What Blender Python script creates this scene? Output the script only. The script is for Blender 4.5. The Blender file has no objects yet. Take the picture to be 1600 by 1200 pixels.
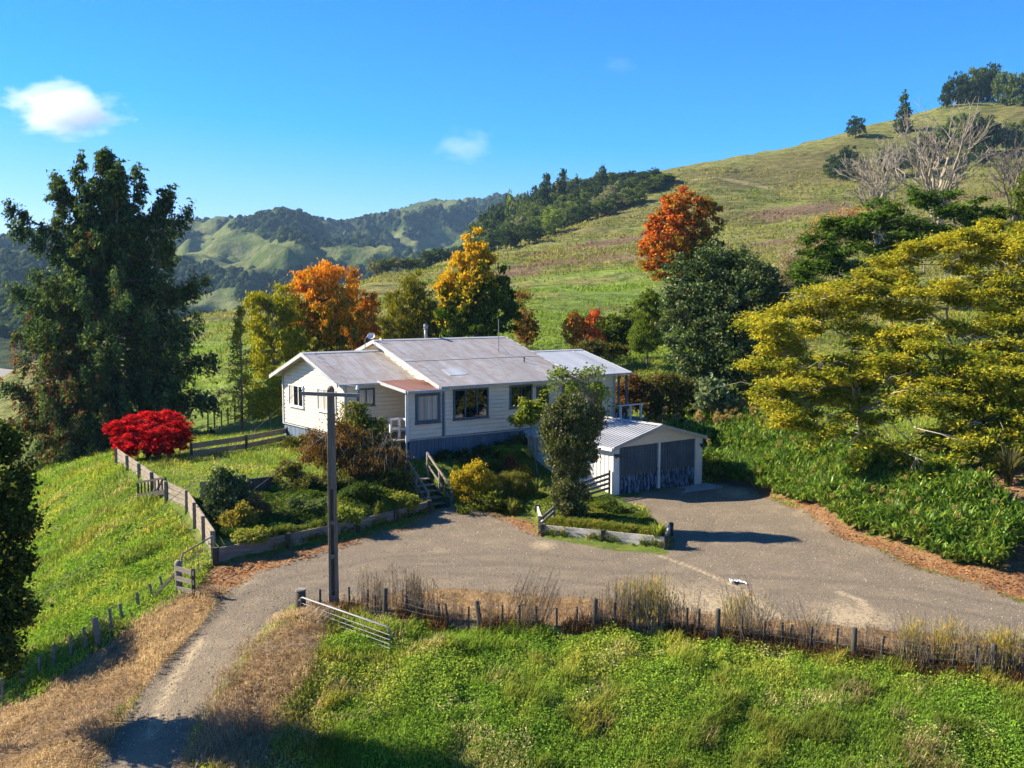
import bpy, math, random
import numpy as np
from mathutils import Vector, Matrix

R = math.radians
SC = bpy.context.scene
COL = SC.collection
PI = math.pi
# ------------------------------------------------------------------ camera
FPX, PITCH, CH = 1550.0, R(4.8), 8.6
CP, SP = math.cos(PITCH), math.sin(PITCH)
cam_d = bpy.data.cameras.new('camera'); cam = bpy.data.objects.new('camera', cam_d); COL.objects.link(cam)
cam.location = (0, 0, CH); cam.rotation_euler = (PI / 2 - PITCH, 0, 0)
cam_d.sensor_fit = 'HORIZONTAL'; cam_d.sensor_width = 36.0; cam_d.lens = 36.0 * FPX / 1600.0
cam_d.clip_start = 0.5; cam_d.clip_end = 20000
SC.camera = cam


def ray(px, py):
    x = (px - 800) / FPX; z = -(py - 600) / FPX
    return np.array([x, CP + z * SP, -SP + z * CP])


def atz(px, py, z):
    d = ray(px, py); t = (z - CH) / d[2]
    return np.array([d[0] * t, d[1] * t, z])


def aty(px, py, y):
    d = ray(px, py); t = y / d[1]
    return np.array([d[0] * t, y, CH + d[2] * t])


def pxsize(y):
    return y / FPX


# ------------------------------------------------------------------ noise
def _h(ix, iy, s):
    n = (ix.astype(np.int64) * 374761393 + iy.astype(np.int64) * 668265263 + s * 974634777) & 0xffffffff
    n = ((n ^ (n >> 13)) * 1274126177) & 0xffffffff
    n = ((n ^ (n >> 16)) * 2246822519) & 0xffffffff
    return ((n ^ (n >> 15)) & 0xffffff) / float(0xffffff)


def vn(x, y, s=0):
    x = np.asarray(x, float); y = np.asarray(y, float)
    ix = np.floor(x); iy = np.floor(y); fx = x - ix; fy = y - iy
    fx = fx * fx * fx * (fx * (fx * 6 - 15) + 10); fy = fy * fy * fy * (fy * (fy * 6 - 15) + 10)
    a = _h(ix, iy, s); b = _h(ix + 1, iy, s); c = _h(ix, iy + 1, s); d = _h(ix + 1, iy + 1, s)
    return (a * (1 - fx) + b * fx) * (1 - fy) + (c * (1 - fx) + d * fx) * fy


def fbm(x, y, s=0, o=4, g=0.5):
    t = 0; a = 1; n = 0
    for k in range(o):
        t = t + a * vn(x * 2 ** k + 17.3 * k, y * 2 ** k - 9.1 * k, s + k); n += a; a *= g
    return t / n


def sst(a, b, x):
    t = np.clip((x - a) / (b - a), 0, 1); return t * t * (3 - 2 * t)


def poly_in(P, x, y):
    x = np.asarray(x, float); y = np.asarray(y, float); r = np.zeros(x.shape, bool); n = len(P)
    for i in range(n):
        x0, y0 = P[i][:2]; x1, y1 = P[(i + 1) % n][:2]
        c = ((y0 > y) != (y1 > y)); r ^= c & (x < (x1 - x0) * (y - y0) / (y1 - y0 + 1e-12) + x0)
    return r


def line_d(P, x, y, closed=False):
    d = np.full(np.shape(x), 1e9); n = len(P)
    for i in range(n if closed else n - 1):
        a = np.array(P[i][:2]); b = np.array(P[(i + 1) % n][:2]); ab = b - a
        t = np.clip(((x - a[0]) * ab[0] + (y - a[1]) * ab[1]) / (ab @ ab + 1e-12), 0, 1)
        d = np.minimum(d, np.hypot(x - a[0] - t * ab[0], y - a[1] - t * ab[1]))
    return d


def poly_sd(P, x, y):                       # positive inside
    d = line_d(P, x, y, True); return np.where(poly_in(P, x, y), d, -d)


# ------------------------------------------------------------------ terrain
class RBF:
    def __init__(s, pts, c=1.2):
        s.p = np.array(pts, float); s.c = c; n = len(s.p)
        r = np.hypot(s.p[:, None, 0] - s.p[None, :, 0], s.p[:, None, 1] - s.p[None, :, 1])
        A = np.zeros((n + 1, n + 1)); A[:n, :n] = -np.sqrt(r * r + c * c) + np.eye(n) * 0.06; A[:n, n] = 1; A[n, :n] = 1
        s.w = np.linalg.solve(A, np.append(s.p[:, 2], 0))

    def __call__(s, x, y):
        x = np.asarray(x, float); sh = x.shape; x = x.ravel(); y = np.asarray(y, float).ravel()
        o = np.empty(len(x)); n = len(s.p)
        for i in range(0, len(x), 40000):
            r2 = (x[i:i + 40000, None] - s.p[None, :, 0]) ** 2 + (y[i:i + 40000, None] - s.p[None, :, 1]) ** 2
            o[i:i + 40000] = -np.sqrt(r2 + s.c ** 2) @ s.w[:n] + s.w[n]
        return o.reshape(sh)


def Z(l):
    return [tuple(atz(a, b, c)) for a, b, c in l]


def Y(l):
    return [tuple(aty(a, b, c)) for a, b, c in l]


HILL = Y([(900, 500, 95), (850, 478, 100), (850, 440, 140), (900, 418, 170), (1000, 400, 180), (1000, 440, 130), (1100, 385, 220),
          (1200, 345, 255), (1100, 300, 300), (1200, 293, 305), (1400, 262, 320), (1550, 235, 330), (1550, 300, 240), (1300, 375, 170),
          (1500, 400, 120), (1700, 390, 110), (1750, 250, 300), (330, 600, 85), (350, 550, 105), (350, 505, 135), (320, 482, 150), (450, 462, 170),
          (560, 434, 200), (690, 407, 240), (800, 392, 270), (560, 480, 120), (700, 450, 140), (640, 500, 95), (460, 520, 100),
          (1040, 272, 330), (1200, 243, 345), (1330, 213, 360), (1400, 203, 370), (1480, 168, 390), (1600, 157, 400), (1750, 130, 410),
          (980, 305, 330), (900, 342, 322), (800, 383, 312), (740, 396, 300), (900, 375, 260), (1000, 340, 275), (900, 326, 352), (850, 344, 345), (1000, 293, 352), (950, 308, 350), (800, 372, 338), (760, 386, 325), (900, 318, 395), (1000, 290, 400), (820, 360, 390),
          (1010, 570, 67), (1010, 549, 76), (1100, 560, 70), (1250, 520, 72), (1400, 500, 75), (1650, 480, 80), (1000, 500, 95),
          (950, 560, 75), (850, 545, 78), (700, 560, 76), (560, 600, 74), (440, 625, 72)])
FAR0 = [(-60, 130, 2), (-100, 200, -12), (-60, 220, -6), (150, 470, 75), (210, 480, 85), (300, 480, 95),
        (-30, 280, 0), (-150, 330, -25), (0, 420, -18), (60, 520, -5), (330, 300, 90), (250, 200, 52), (200, 120, 30), (120, 60, 14),
        (-60, 60, -6), (-90, 60, -14), (-60, 20, -10), (-120, 130, -24), (150, 540, 40), (260, 560, 70)]
LOW = Z([(350, 930, 0), (450, 880, 0), (560, 850, 0), (680, 822, 0), (800, 840, 0), (950, 900, 0), (1100, 950, 0), (1300, 940, 0),
         (1450, 950, 0), (1600, 985, -.05), (1150, 800, 0), (1050, 792, 0), (1250, 850, 0), (1400, 900, 0), (960, 800, 0), (1100, 768, 0),
         (880, 870, 0), (520, 950, 0), (430, 985, -.1), (330, 1010, -.35), (280, 1090, -.8), (230, 1150, -1.1), (240, 1200, -1.35),
         (90, 1200, -1.5), (0, 1200, -1.9), (120, 1130, -1.25), (220, 1000, -.6), (300, 938, -.1), (215, 960, -.5), (150, 1010, -.95),
         (60, 1065, -1.5), (-20, 1095, -2.1), (325, 872, 0), (300, 830, .2), (265, 792, .55), (215, 752, .85), (185, 738, 1.),
         (250, 880, -.25), (150, 900, -.75), (80, 960, -1.4), (200, 800, .15), (120, 800, -.5), (60, 760, -1.), (40, 850, -1.6), (-60, 820, -2.4),
         (420, 1000, -.1), (470, 970, .0), (400, 1060, -.42), (350, 1130, -.85), (440, 1100, -.68), (450, 1200, -1.5),
         (540, 975, 0), (610, 985, -.05), (800, 985, -.1), (1000, 990, -.1), (1200, 1012, -.15), (1400, 1042, -.2), (1590, 1062, -.2),
         (1700, 1080, -.25), (600, 1100, -.65), (800, 1100, -.68), (1100, 1110, -.7), (1400, 1130, -.7), (1600, 1140, -.65),
         (600, 1200, -1.35), (800, 1200, -1.35), (1100, 1200, -1.3), (1400, 1200, -1.15), (1600, 1200, -1.05),
         (1215, 775, 0), (1330, 832, 0), (1450, 872, 0), (1560, 897, 0), (1640, 940, 0), (100, 730, -.8), (20, 700, -1.6), (350, 660, 1.2)]) + [
    (0, 14, -5.2), (-14, 14, -4), (16, 14, -4.8), (0, 4, -9), (-25, 10, -8), (28, 10, -7), (40, 25, -1), (-40, 30, -8), (-40, 48, -6),
    (10.2, 48.2, 0), (13.6, 49, 1.3), (14.8, 44.5, 1.35), (15.8, 38, 1.5), (17, 34.6, 1.5), (18.6, 33, 1.2), (18.6, 30.2, .6),
    (18, 50, 2.3), (19, 45, 2.5), (20.5, 39, 2.7), (23, 35, 2.6), (28, 45, 4.2), (35, 38, 4.5), (24, 55, 3.8), (27, 30, 1.8),
    (8, 57, 1.6), (12, 56, 2.2), (6, 52, 1.3), (16, 62, 3.6), (-20, 62, -.3), (-26, 64, -1.2)]
UP = Z([(450, 692, 1.42), (400, 720, 1.35), (300, 722, 1.3), (250, 730, 1.3), (470, 722, 1.35), (185, 735, 1.3), (262, 782, 1.05), (328, 850, .6),
        (345, 868, .5), (420, 852, .5), (500, 830, .5), (580, 818, .52), (655, 797, .55), (400, 800, .75), (380, 772, 1.1), (520, 765, 1.15),
        (620, 745, 1.25), (640, 720, 1.4), (700, 718, 1.42), (730, 795, .25), (700, 800, .1), (690, 760, .9),
        (800, 800, .3), (845, 795, .5), (850, 815, .42), (940, 840, .42), (1035, 848, .38), (950, 795, .3), (890, 785, .6), 
        (560, 700, 1.4), (350, 685, 1.3), (300, 690, 1.3), (760, 750, .95)]) + [
    (0, 47, 1.4), (-1.5, 45.9, 1.42), (.6, 46.2, .7), (1.7, 44.5, .4), (2.6, 43.5, .35), (3.5, 42.3, .25), (-.1, 44.8, .75), (-1, 43.5, .75), (1, 43, .4), (2, 48.6, 1.2),
    (8, 57, 1.6), (12, 56, 2.2), (6, 52, 1.3), (16, 62, 3.6), (-20, 62, -.3), (-26, 64, -1.2), (-6, 52, 1.5), (1, 56, 1.6), (6, 50.5, 1.3), (350, 100, 60)]
_low = RBF(LOW + HILL + FAR0); _up = RBF(UP + HILL + FAR0)

WALL_L = [atz(337, 882, 0)[:2], atz(450, 861, 0)[:2], atz(560, 836, 0)[:2], atz(671, 807, 0)[:2]]
WALL_R = [atz(838, 806, 0)[:2], atz(848, 838, 0)[:2], atz(1040, 858, 0)[:2], atz(1048, 842, 0)[:2]]
PLANK = [atz(184, 735, 1.)[:2], atz(262, 789, .58)[:2], atz(292, 803, .5)[:2], atz(336, 882, 0)[:2]]
# garage frame
GA = math.atan2(.60, .80); GO = np.array([4.40, 42.84]); GU = np.array([math.cos(GA), math.sin(GA)]); GV = np.array([-GU[1], GU[0]])
GW, GD = 5.6, 6.0
gp = lambda a, b: GO + GU * a + GV * b
UPPER = [tuple(p) for p in PLANK] + [tuple(p) for p in WALL_L[1:]] + [tuple(atz(700, 803, 0)[:2]), tuple(atz(765, 800, 0)[:2])] + \
    [tuple(p) for p in WALL_R] + [tuple(atz(1000, 800, 0)[:2]), tuple(gp(-.05, -.05)), tuple(gp(.2, 1)), tuple(gp(.3, GD - .3)), tuple(gp(GW - .2, GD - .2)),
    tuple(gp(GW + .3, GD + 4)), (9, 60), (6, 66), (-12, 70), (-24, 66), (-20.5, 55)]

DRIVE = [tuple(atz(a, b, c)[:2]) for a, b, c in [(130, 1230, -1.3), (175, 1150, -1.15), (235, 1060, -.75), (310, 975, -.2), (350, 930, 0), (400, 893, 0),
    (480, 872, 0), (560, 846, 0), (640, 826, 0), (690, 800, 0), (770, 806, 0), (845, 840, 0), (940, 858, 0), (1040, 866, 0), (1056, 845, 0), (1010, 795, 0), (965, 783, 0), (1100, 752, 0),
    (1150, 750, 0), (1205, 778, 0), (1280, 818, 0), (1330, 842, 0), (1450, 890, 0), (1540, 915, 0), (1700, 985, 0), (1700, 1035, 0), (1560, 1000, 0), (1380, 985, 0), (1200, 968, 0), (1050, 950, 0),
    (900, 935, 0), (700, 925, 0), (600, 930, 0), (530, 945, 0), (470, 948, 0), (430, 975, 0), (380, 1030, -.3), (335, 1100, -.75), (300, 1160, -1.1), (280, 1230, -1.4)]]


def smax(a, b, k):
    return 0.5 * (a + b + np.sqrt((a - b) ** 2 + k * k))


# far hills: skyline knots as (azimuth in photo px at the horizon, elevation px above eye level, distance)
_fx = np.array([-900, -300, 0, 60, 150, 240, 285, 340, 385, 430, 460, 500, 560, 610, 650, 700, 745, 775, 820, 900, 1000, 1200, 1800])
_fy = np.array([60, 70, 84, 92, 112, 112, 114, 119, 119, 133, 131, 114, 121, 134, 149, 150, 153, 159, 157, 150, 140, 120, 100])
_fd = np.array([1500, 1500, 1450, 1450, 1500, 1550, 1600, 1600, 1500, 1450, 1450, 1600, 1700, 1800, 1850, 1900, 1950, 2000, 2000, 2000, 2000, 2000, 2000])


def hfar(x, y):
    x = np.asarray(x, float); y = np.asarray(y, float)
    yy = np.maximum(y, 1.0); a = 800 + FPX * x / yy * CP
    d = np.hypot(x, y)
    a = a + (fbm(x / 260, y / 260, 71, 3) - .5) * 60 * sst(.15, .6, np.abs(d / 1600 - 1))
    k = np.linspace(-1.6, 1.6, 9) * 13
    wk = np.exp(-np.linspace(-1.6, 1.6, 9) ** 2); wk /= wk.sum()
    e = sum(w_ * np.interp(a + k_, _fx, _fy) for w_, k_ in zip(wk, k)); D = sum(w_ * np.interp(a + 4 * k_, _fx, _fd) for w_, k_ in zip(wk, k))
    top = CH + e / FPX * D
    q = d / D
    w1 = fbm(x / 330 + 3, y / 330, 11, 4); w2 = fbm(x / 120, y / 120, 21, 4)
    rid = 1 - np.abs(2 * fbm(x / 210 + 1.7, y / 260 + 4, 31, 5, .55) - 1) * 2.6
    prof = np.interp(q, [0, .2, .33, .5, .7, .86, 1.0, 1.12, 1.5, 2.2], [-.16, -.16, -.12, .13, .42, .70, 1.0, .93, .7, .6])
    amp = np.interp(q, [0, .3, .5, .8, .93, 1.0, 1.3], [.0, .05, .30, .40, .22, .0, .25])
    h = top * (prof + amp * (rid - .45) + amp * .5 * (w1 - .5)) + (w2 - .5) * np.interp(q, [.3, .6, 1], [4, 30, 16])
    return h


def h(x, y, detail=True):
    x = np.asarray(x, float); y = np.asarray(y, float)
    lo = _low(x, y); near = (y < 72) & (y > 30) & (x > -26) & (x < 18)
    m = np.zeros(x.shape); 
    if near.any():
        sd = np.full(x.shape, -9.); sd[near] = poly_sd(UPPER, x[near], y[near])
        m = sst(-.02, .22, sd)
    z = lo * (1 - m) + _up(x, y) * m if np.any(m > 0) else lo
    if detail:
        dr = sst(-.3, .5, poly_sd(DRIVE, x, y)) if np.any(y < 60) else 0.0
        b = (fbm(x / 1.7, y / 1.7, 5, 3) - .5) * (.34 - .16 * (y < 27)) + (vn(x / .55, y / .55, 9) - .5) * .10
        far = sst(60, 140, y)
        near_house = sst(0, 3, np.hypot(x - .5, (y - 49)) - 9)
        if np.any(y < 60):
            a_ = (x + 2.95) * .805 + (y - 39.9) * .593; s_ = -(x + 2.95) * .593 + (y - 39.9) * .805
            stp_ = (np.abs(a_) < .62) & (s_ > -.3) & (s_ < 2.0)
            z = np.where(stp_, np.minimum(z, np.maximum(1.25 * s_ / 1.8 - .22, 0)), z)
        z = z + b * (1 - dr) * (1 - far) * (.35 + .65 * sst(-.3, 1.5, -sd_up(x, y))) + dr * (fbm(x / 2.5, y / 2.5, 6, 3) - .5) * .05
        tr = np.abs(vn(z / .9 + fbm(x / 14, y / 14, 4, 2) * 2.5, (x + y) / 26, 8) - .5) * 2
        z = z + far * ((fbm(x / 13, y / 13, 7, 4) - .5) * 2.2 + (tr - .5) * (.45 + .5 * sst(120, 220, y)) + (fbm(x / 45, y / 45, 27, 2) - .5) * 3)
    return z


def sd_up(x, y):
    o = np.full(np.shape(x), -9.); x = np.asarray(x, float); y = np.asarray(y, float)
    n = (y < 72) & (y > 28) & (x > -27) & (x < 18)
    if np.any(n): o[n] = poly_sd(UPPER, x[n], y[n])
    return o


def hz(x, y):
    return float(h(np.array([x]), np.array([y]))[0])


def at(px, py, t0=12, t1=520, off=0.0):      # first point of the terrain seen through a direction
    d = ray(px, py); d = d / d[1]
    t = np.geomspace(t0, t1, 700)
    g = h(d[0] * t, t) + off - (CH + d[2] * t)
    i = int(np.argmax(g > 0))
    if g[i] <= 0: i = len(t) - 1
    if i > 0:
        f = -g[i - 1] / (g[i] - g[i - 1] + 1e-9); tt = t[i - 1] + f * (t[i] - t[i - 1])
    else: tt = t[0]
    return np.array([d[0] * tt, tt, CH + d[2] * tt])


def gy(px, y):                               # ground point at a given distance along an image column
    x = (px - 800) / FPX * y * CP * 1.0
    for _ in range(3):
        z = hz(x, y); f = y * CP - (z - CH) * SP; x = (px - 800) / FPX * f
    return np.array([x, y, hz(x, y)])


# ------------------------------------------------------------------ materials
def mat(name, build):
    m = bpy.data.materials.new(name); m.use_nodes = True
    nt = m.node_tree; nt.nodes.clear(); out = nt.nodes.new('ShaderNodeOutputMaterial')
    build(NT(nt), out); return m


class NT:
    def __init__(s, nt): s.t = nt

    def n(s, typ, ins=None, **kw):
        nd = s.t.nodes.new('ShaderNode' + typ)
        for k, v in kw.items(): setattr(nd, k, v)
        for k, v in (ins or {}).items():
            i = nd.inputs[k]
            if isinstance(v, bpy.types.NodeSocket): s.t.links.new(v, i)
            else: i.default_value = v
        return nd

    def link(s, a, b): s.t.links.new(a, b)

    def obj(s): return s.n('TexCoord').outputs['Object']

    def noise(s, vec, scale, detail=4, rough=.55, dist=0.0):
        return s.n('TexNoise', {'Vector': vec, 'Scale': scale, 'Detail': detail, 'Roughness': rough, 'Distortion': dist}).outputs['Fac']

    def scale(s, vec, v):
        return s.n('Mapping', {'Vector': vec, 'Scale': v}).outputs[0]

    def mr(s, v, a, b, c=0.0, d=1.0):
        return s.n('MapRange', {'Value': v, 'From Min': a, 'From Max': b, 'To Min': c, 'To Max': d}).outputs[0]

    def mix(s, f, a, b, mode='MIX'):
        nd = s.n('Mix', data_type='RGBA', blend_type=mode)
        for k, v in ((0, f), (6, a), (7, b)):
            if isinstance(v, bpy.types.NodeSocket): s.t.links.new(v, nd.inputs[k])
            else: nd.inputs[k].default_value = v if k == 0 else (*v, 1)
        return nd.outputs[2]

    def math(s, op, a, b=0.0):
        nd = s.n('Math', operation=op)
        for i, v in enumerate((a, b)):
            if isinstance(v, bpy.types.NodeSocket): s.t.links.new(v, nd.inputs[i])
            else: nd.inputs[i].default_value = v
        return nd.outputs[0]

    def attr(s, name): return s.n('Attribute', attribute_name=name)

    def bump(s, hgt, st, dist=.05):
        return s.n('Bump', {'Height': hgt, 'Strength': st, 'Distance': dist}).outputs[0]

    def pbsdf(s, out, col, rough=.7, nrm=None, spec=.3, metal=0.0):
        p = s.n('BsdfPrincipled'); p.inputs['Roughness'].default_value = .5
        for k, v in (('Base Color', col), ('Roughness', rough), ('Metallic', metal), ('Specular IOR Level', spec)):
            if isinstance(v, bpy.types.NodeSocket): s.t.links.new(v, p.inputs[k])
            else: p.inputs[k].default_value = (*v, 1) if k == 'Base Color' else v
        if nrm is not None: s.t.links.new(nrm, p.inputs['Normal'])
        s.t.links.new(p.outputs[0], out.inputs[0]); return p


def paint(name, c1, c2, sc=3.0, rough=.6, bump=.15, stretch=(1, 1, 1), spec=.3, metal=0.0, lo=.35, hi=.7, fine=0.25):
    def b(t, out):
        v = t.scale(t.obj(), stretch); f = t.mr(t.noise(v, sc, 6, .62), lo, hi)
        c = t.mix(f, c1, c2)
        g = t.noise(v, sc * 9, 3, .6); c = t.mix(fine, c, t.mix(g, tuple(x * .55 for x in c1), tuple(min(1, x * 1.35) for x in c2)))
        t.pbsdf(out, c, rough, t.bump(g, bump, .02), spec, metal)
    return mat(name, b)


M = {}


def m_leaf(name, trans=.38, gloss=.0):
    def b(t, out):
        c = t.attr('col').outputs['Color']
        d = t.n('BsdfDiffuse', {'Color': c}); tr = t.n('BsdfTranslucent', {'Color': t.mix(.55, c, t.mix(1.0, c, (1.25, 1.15, .35), 'MULTIPLY'))})
        mx = t.n('MixShader', {0: trans, 1: d.outputs[0], 2: tr.outputs[0]})
        if gloss > 0:
            g = t.n('BsdfGlossy', {'Color': (1, 1, 1, 1), 'Roughness': .42})
            mx = t.n('MixShader', {0: gloss, 1: mx.outputs[0], 2: g.outputs[0]})
        t.link(mx.outputs[0], out.inputs[0])
    return mat(name, b)


M['leaf'] = m_leaf('foliage', .42, .0)
M['gleaf'] = m_leaf('glossy_foliage', .28, .012)
M['grass'] = m_leaf('grass_blades', .48, .0)
M['strap'] = m_leaf('strap_leaves', .40, .012)


def m_ground(t, out):
    o = t.obj()
    A = t.attr('zone'); sep = t.n('SeparateColor', {0: A.outputs['Color']})
    grav, straw, lit = sep.outputs[0], sep.outputs[1], sep.outputs[2]
    B = t.attr('zone2'); sb = t.n('SeparateColor', {0: B.outputs['Color']})
    farf, red, dry = sb.outputs[0], sb.outputs[1], sb.outputs[2]
    n1 = t.noise(o, .9, 5, .65); n2 = t.noise(o, 7, 5, .7); n3 = t.noise(o, 34, 3, .7); nb = t.noise(o, .18, 4, .6)

    def msk(m, k=.5):
        return t.mr(t.math('ADD', m, t.math('MULTIPLY', t.math('SUBTRACT', t.math('ADD', t.math('MULTIPLY', n1, .6), t.math('MULTIPLY', n2, .4)), .5), k * 2)), .4, .6)
    # near soil and short turf
    turf = t.mix(t.mr(n2, .35, .65), (.060, .095, .014), (.135, .185, .024))
    turf = t.mix(t.mr(n1, .52, .75), turf, (.20, .17, .06))
    # hillside pasture
    st = t.scale(o, (.35, .35, 2.6)); ns = t.noise(st, 1.1, 5, .7, .6); nt_ = t.noise(st, .32, 4, .65, .4)
    past = t.mix(t.mr(ns, .40, .60), (.055, .068, .015), (.205, .19, .054))
    t3 = t.noise(t.scale(o, (.11, .11, 1.0)), 1.0, 4, .62, .5)
    past = t.mix(t.mr(t3, .47, .62, 0, .7), past, (.25, .225, .07)); past = t.mix(t.mr(t3, .44, .34, 0, .6), past, (.055, .068, .016))
    past = t.mix(t.mr(nb, .42, .66, 0, .55), past, t.mix(t.mr(ns, .4, .6), (.085, .135, .018), (.18, .225, .036)))
    past = t.mix(t.mr(nt_, .56, .70, 0, .75), past, (.21, .165, .065))
    past = t.mix(t.math('MULTIPLY', dry, .8), past, t.mix(t.mr(ns, .4, .65), (.085, .075, .024), (.20, .165, .060)))
    past = t.mix(t.math('MULTIPLY', B.outputs['Alpha'], .85), past, t.mix(t.mr(t.math('ADD', t.math('MULTIPLY', ns, .5), t.math('MULTIPLY', t3, .5)), .40, .60), (.075, .135, .018), (.20, .265, .036)))
    past = t.mix(msk(red, .35), past, t.mix(t.mr(n2, .3, .7), (.095, .062, .035), (.22, .15, .085)))
    g = t.mix(farf, turf, past)
    g = t.mix(msk(straw, .3), g, t.mix(t.mr(n2, .3, .7), (.16, .095, .042), (.42, .28, .14)))
    g = t.mix(msk(lit, .45), g, t.mix(t.mr(n3, .38, .62), (.13, .065, .030), (.40, .235, .12)))
    gc = t.mix(t.mr(n3, .3, .72), (.135, .104, .071), (.325, .262, .182))
    gc = t.mix(t.mr(t.noise(o, 13, 4, .7), .38, .66, .65, 0), gc, (.135, .108, .078)); gc = t.mix(t.mr(n1, .46, .72, 0, .5), gc, (.32, .25, .165))
    gc = t.mix(t.mr(n2, .62, .75, 0, .5), gc, (.085, .077, .066))
    vor = t.n('TexVoronoi', {'Vector': o, 'Scale': 15.0}); gc = t.mix(t.mr(vor.outputs['Distance'], .05, .22, .25, 0), gc, t.mix(1.0, (.5, .46, .40), vor.outputs['Color'], 'MULTIPLY'))
    trk = t.attr('track').outputs['Fac']
    g = t.mix(t.mr(t.math('MULTIPLY', trk, farf), .2, .7, 0, .75), g, (.34, .28, .14))
    gc = t.mix(t.mr(t.math('MULTIPLY', trk, t.mr(n2, .3, .6)), .1, .5, 0, .8), gc, (.46, .36, .22))
    gc = t.mix(t.mr(t.math('MULTIPLY', t.math('MULTIPLY', trk, -1.0), t.mr(n1, .3, .6)), .15, .8, 0, .55), gc, (.115, .094, .070))
    c = t.mix(msk(grav, .28), g, gc)
    hb = t.math('ADD', t.math('MULTIPLY', n2, .6), t.math('MULTIPLY', n3, .5))
    b2 = t.n('Bump', {'Height': t.math('MULTIPLY', t.math('ADD', ns, t.math('MULTIPLY', t3, 2.2)), farf), 'Strength': 1.0, 'Distance': .9}).outputs[0]
    bb = t.n('Bump', {'Height': hb, 'Strength': .95, 'Distance': .09, 'Normal': b2}).outputs[0]
    t.pbsdf(out, c, .92, bb, .12)


M['ground'] = mat('ground_mix', m_ground)


def m_hills(t, out):
    o = t.obj()
    f = t.attr('wood').outputs['Fac']
    n1 = t.noise(o, .012, 6, .65); n2 = t.noise(o, .06, 5, .7)
    g = t.mix(t.mr(n1, .4, .62), (.040, .070, .016), (.095, .115, .030)); g = t.mix(t.mr(n2, .45, .7, 0, .6), g, (.22, .185, .08))
    w = t.mix(t.mr(n2, .35, .65), (.012, .022, .009), (.045, .060, .018))
    m = t.mr(t.math('ADD', f, t.math('MULTIPLY', t.math('SUBTRACT', n2, .5), .7)), .42, .56)
    t.pbsdf(out, t.mix(m, g, w), .95, t.bump(n2, .7, 6.0), .05)


M['hills'] = mat('far_hills', m_hills)

M['cream'] = paint('cream_weatherboard', (.63, .555, .43), (.76, .685, .55), 1.2, .55, .12, (1, 1, 3))
M['bluepaint'] = paint('blue_grey_timber', (.045, .075, .105), (.085, .125, .165), 4, .55, .2, (1, 1, .5))
M['base'] = paint('blue_base_boards', (.07, .10, .135), (.13, .175, .225), 2.5, .7, .3, (2, 2, .3))
M['white'] = paint('white_paint', (.62, .60, .56), (.78, .77, .73), 3, .5, .1)
M['trim'] = paint('grey_trim', (.30, .30, .295), (.45, .445, .43), 3, .55, .1)
M['steelw'] = paint('white_sheet_steel', (.58, .55, .49), (.74, .71, .65), 1.5, .45, .1, (2, 2, .4))
M['wood'] = paint('weathered_wood', (.10, .082, .062), (.27, .235, .19), 3.5, .85, .5, (.6, .6, 6))
M['palewood'] = paint('pale_weathered_wood', (.12, .095, .066), (.36, .295, .22), 3.5, .85, .5, (1.0, 1.0, 5))
M['wornwhite'] = paint('worn_white_boards', (.26, .22, .175), (.66, .61, .54), 3.0, .8, .4, (1, 1, 4))
M['darkwood'] = paint('dark_post_wood', (.030, .025, .020), (.10, .085, .066), 5, .9, .5, (3, 3, .8))
M['polewood'] = paint('pole_timber', (.10, .070, .048), (.24, .185, .135), 3, .85, .5, (5, 5, .4))
M['galv'] = paint('galvanised_steel', (.16, .163, .165), (.28, .283, .286), 6, .6, .05, metal=.3)
M['dark'] = paint('dark_metal', (.02, .02, .022), (.045, .045, .05), 5, .5, .05)
M['blackdish'] = paint('pale_plastic', (.55, .55, .53), (.7, .7, .68), 5, .45, .03)
M['concrete'] = paint('concrete', (.26, .25, .225), (.40, .385, .35), 2.2, .85, .3)
M['cloth'] = paint('white_cloth', (.72, .72, .72), (.85, .85, .85), 6, .8, .3)
M['insul'] = paint('white_porcelain', (.7, .7, .68), (.82, .82, .8), 6, .25, .02, spec=.5)
M['bark'] = paint('grey_bark', (.085, .066, .048), (.22, .185, .145), 4, .9, .6, (4, 4, .8))
M['palebark'] = paint('pale_bark', (.28, .24, .18), (.54, .47, .36), 4, .85, .5, (4, 4, .8))
M['winterbark'] = paint('winter_bark', (.19, .155, .115), (.42, .355, .265), 4, .85, .5, (4, 4, .8))
M['darkbark'] = paint('dark_bark', (.030, .023, .017), (.085, .066, .05), 4, .9, .6, (4, 4, .8))
M['redfern'] = paint('rusty_fern_trunk', (.20, .055, .025), (.38, .12, .06), 9, .95, .6, (3, 3, 1))


def m_roof(name, c1, c2, rust, rustamt, pitch=.076, gloss=.35):
    def b(t, out):
        o = t.obj()
        n = t.noise(t.scale(o, (1.4, .25, .25)), 1.0, 6, .65); n2 = t.noise(o, 2.6, 6, .7); n3 = t.noise(t.scale(o, (6, .5, .5)), 1.6, 3, .6)
        c = t.mix(t.mr(n, .35, .66), c1, c2)
        sx = t.n('SeparateXYZ', {0: o}).outputs[0]
        sheet = t.n('TexWhiteNoise', {'W': t.math('FLOOR', t.math('DIVIDE', sx, .76))}, noise_dimensions='1D').outputs[0]
        c = t.mix(t.mr(sheet, 0, 1, 0, .30), c, tuple(x * .62 for x in c1))
        c = t.mix(t.mr(t.math('ADD', t.math('MULTIPLY', n2, .6), t.math('MULTIPLY', n3, .5)), .66 - rustamt, .80 - rustamt * .8, 0, .62), c, rust)
        w = t.n('TexWave', {'Vector': o, 'Scale': 1.0 / pitch / (20 / (2 * PI)) , 'Distortion': 0.0, 'Detail': 0.0}, wave_type='BANDS', bands_direction='X')
        t.pbsdf(out, c, .5, t.bump(w.outputs['Fac'], .35, .018), gloss, .0)
    return mat(name, b)


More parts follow.
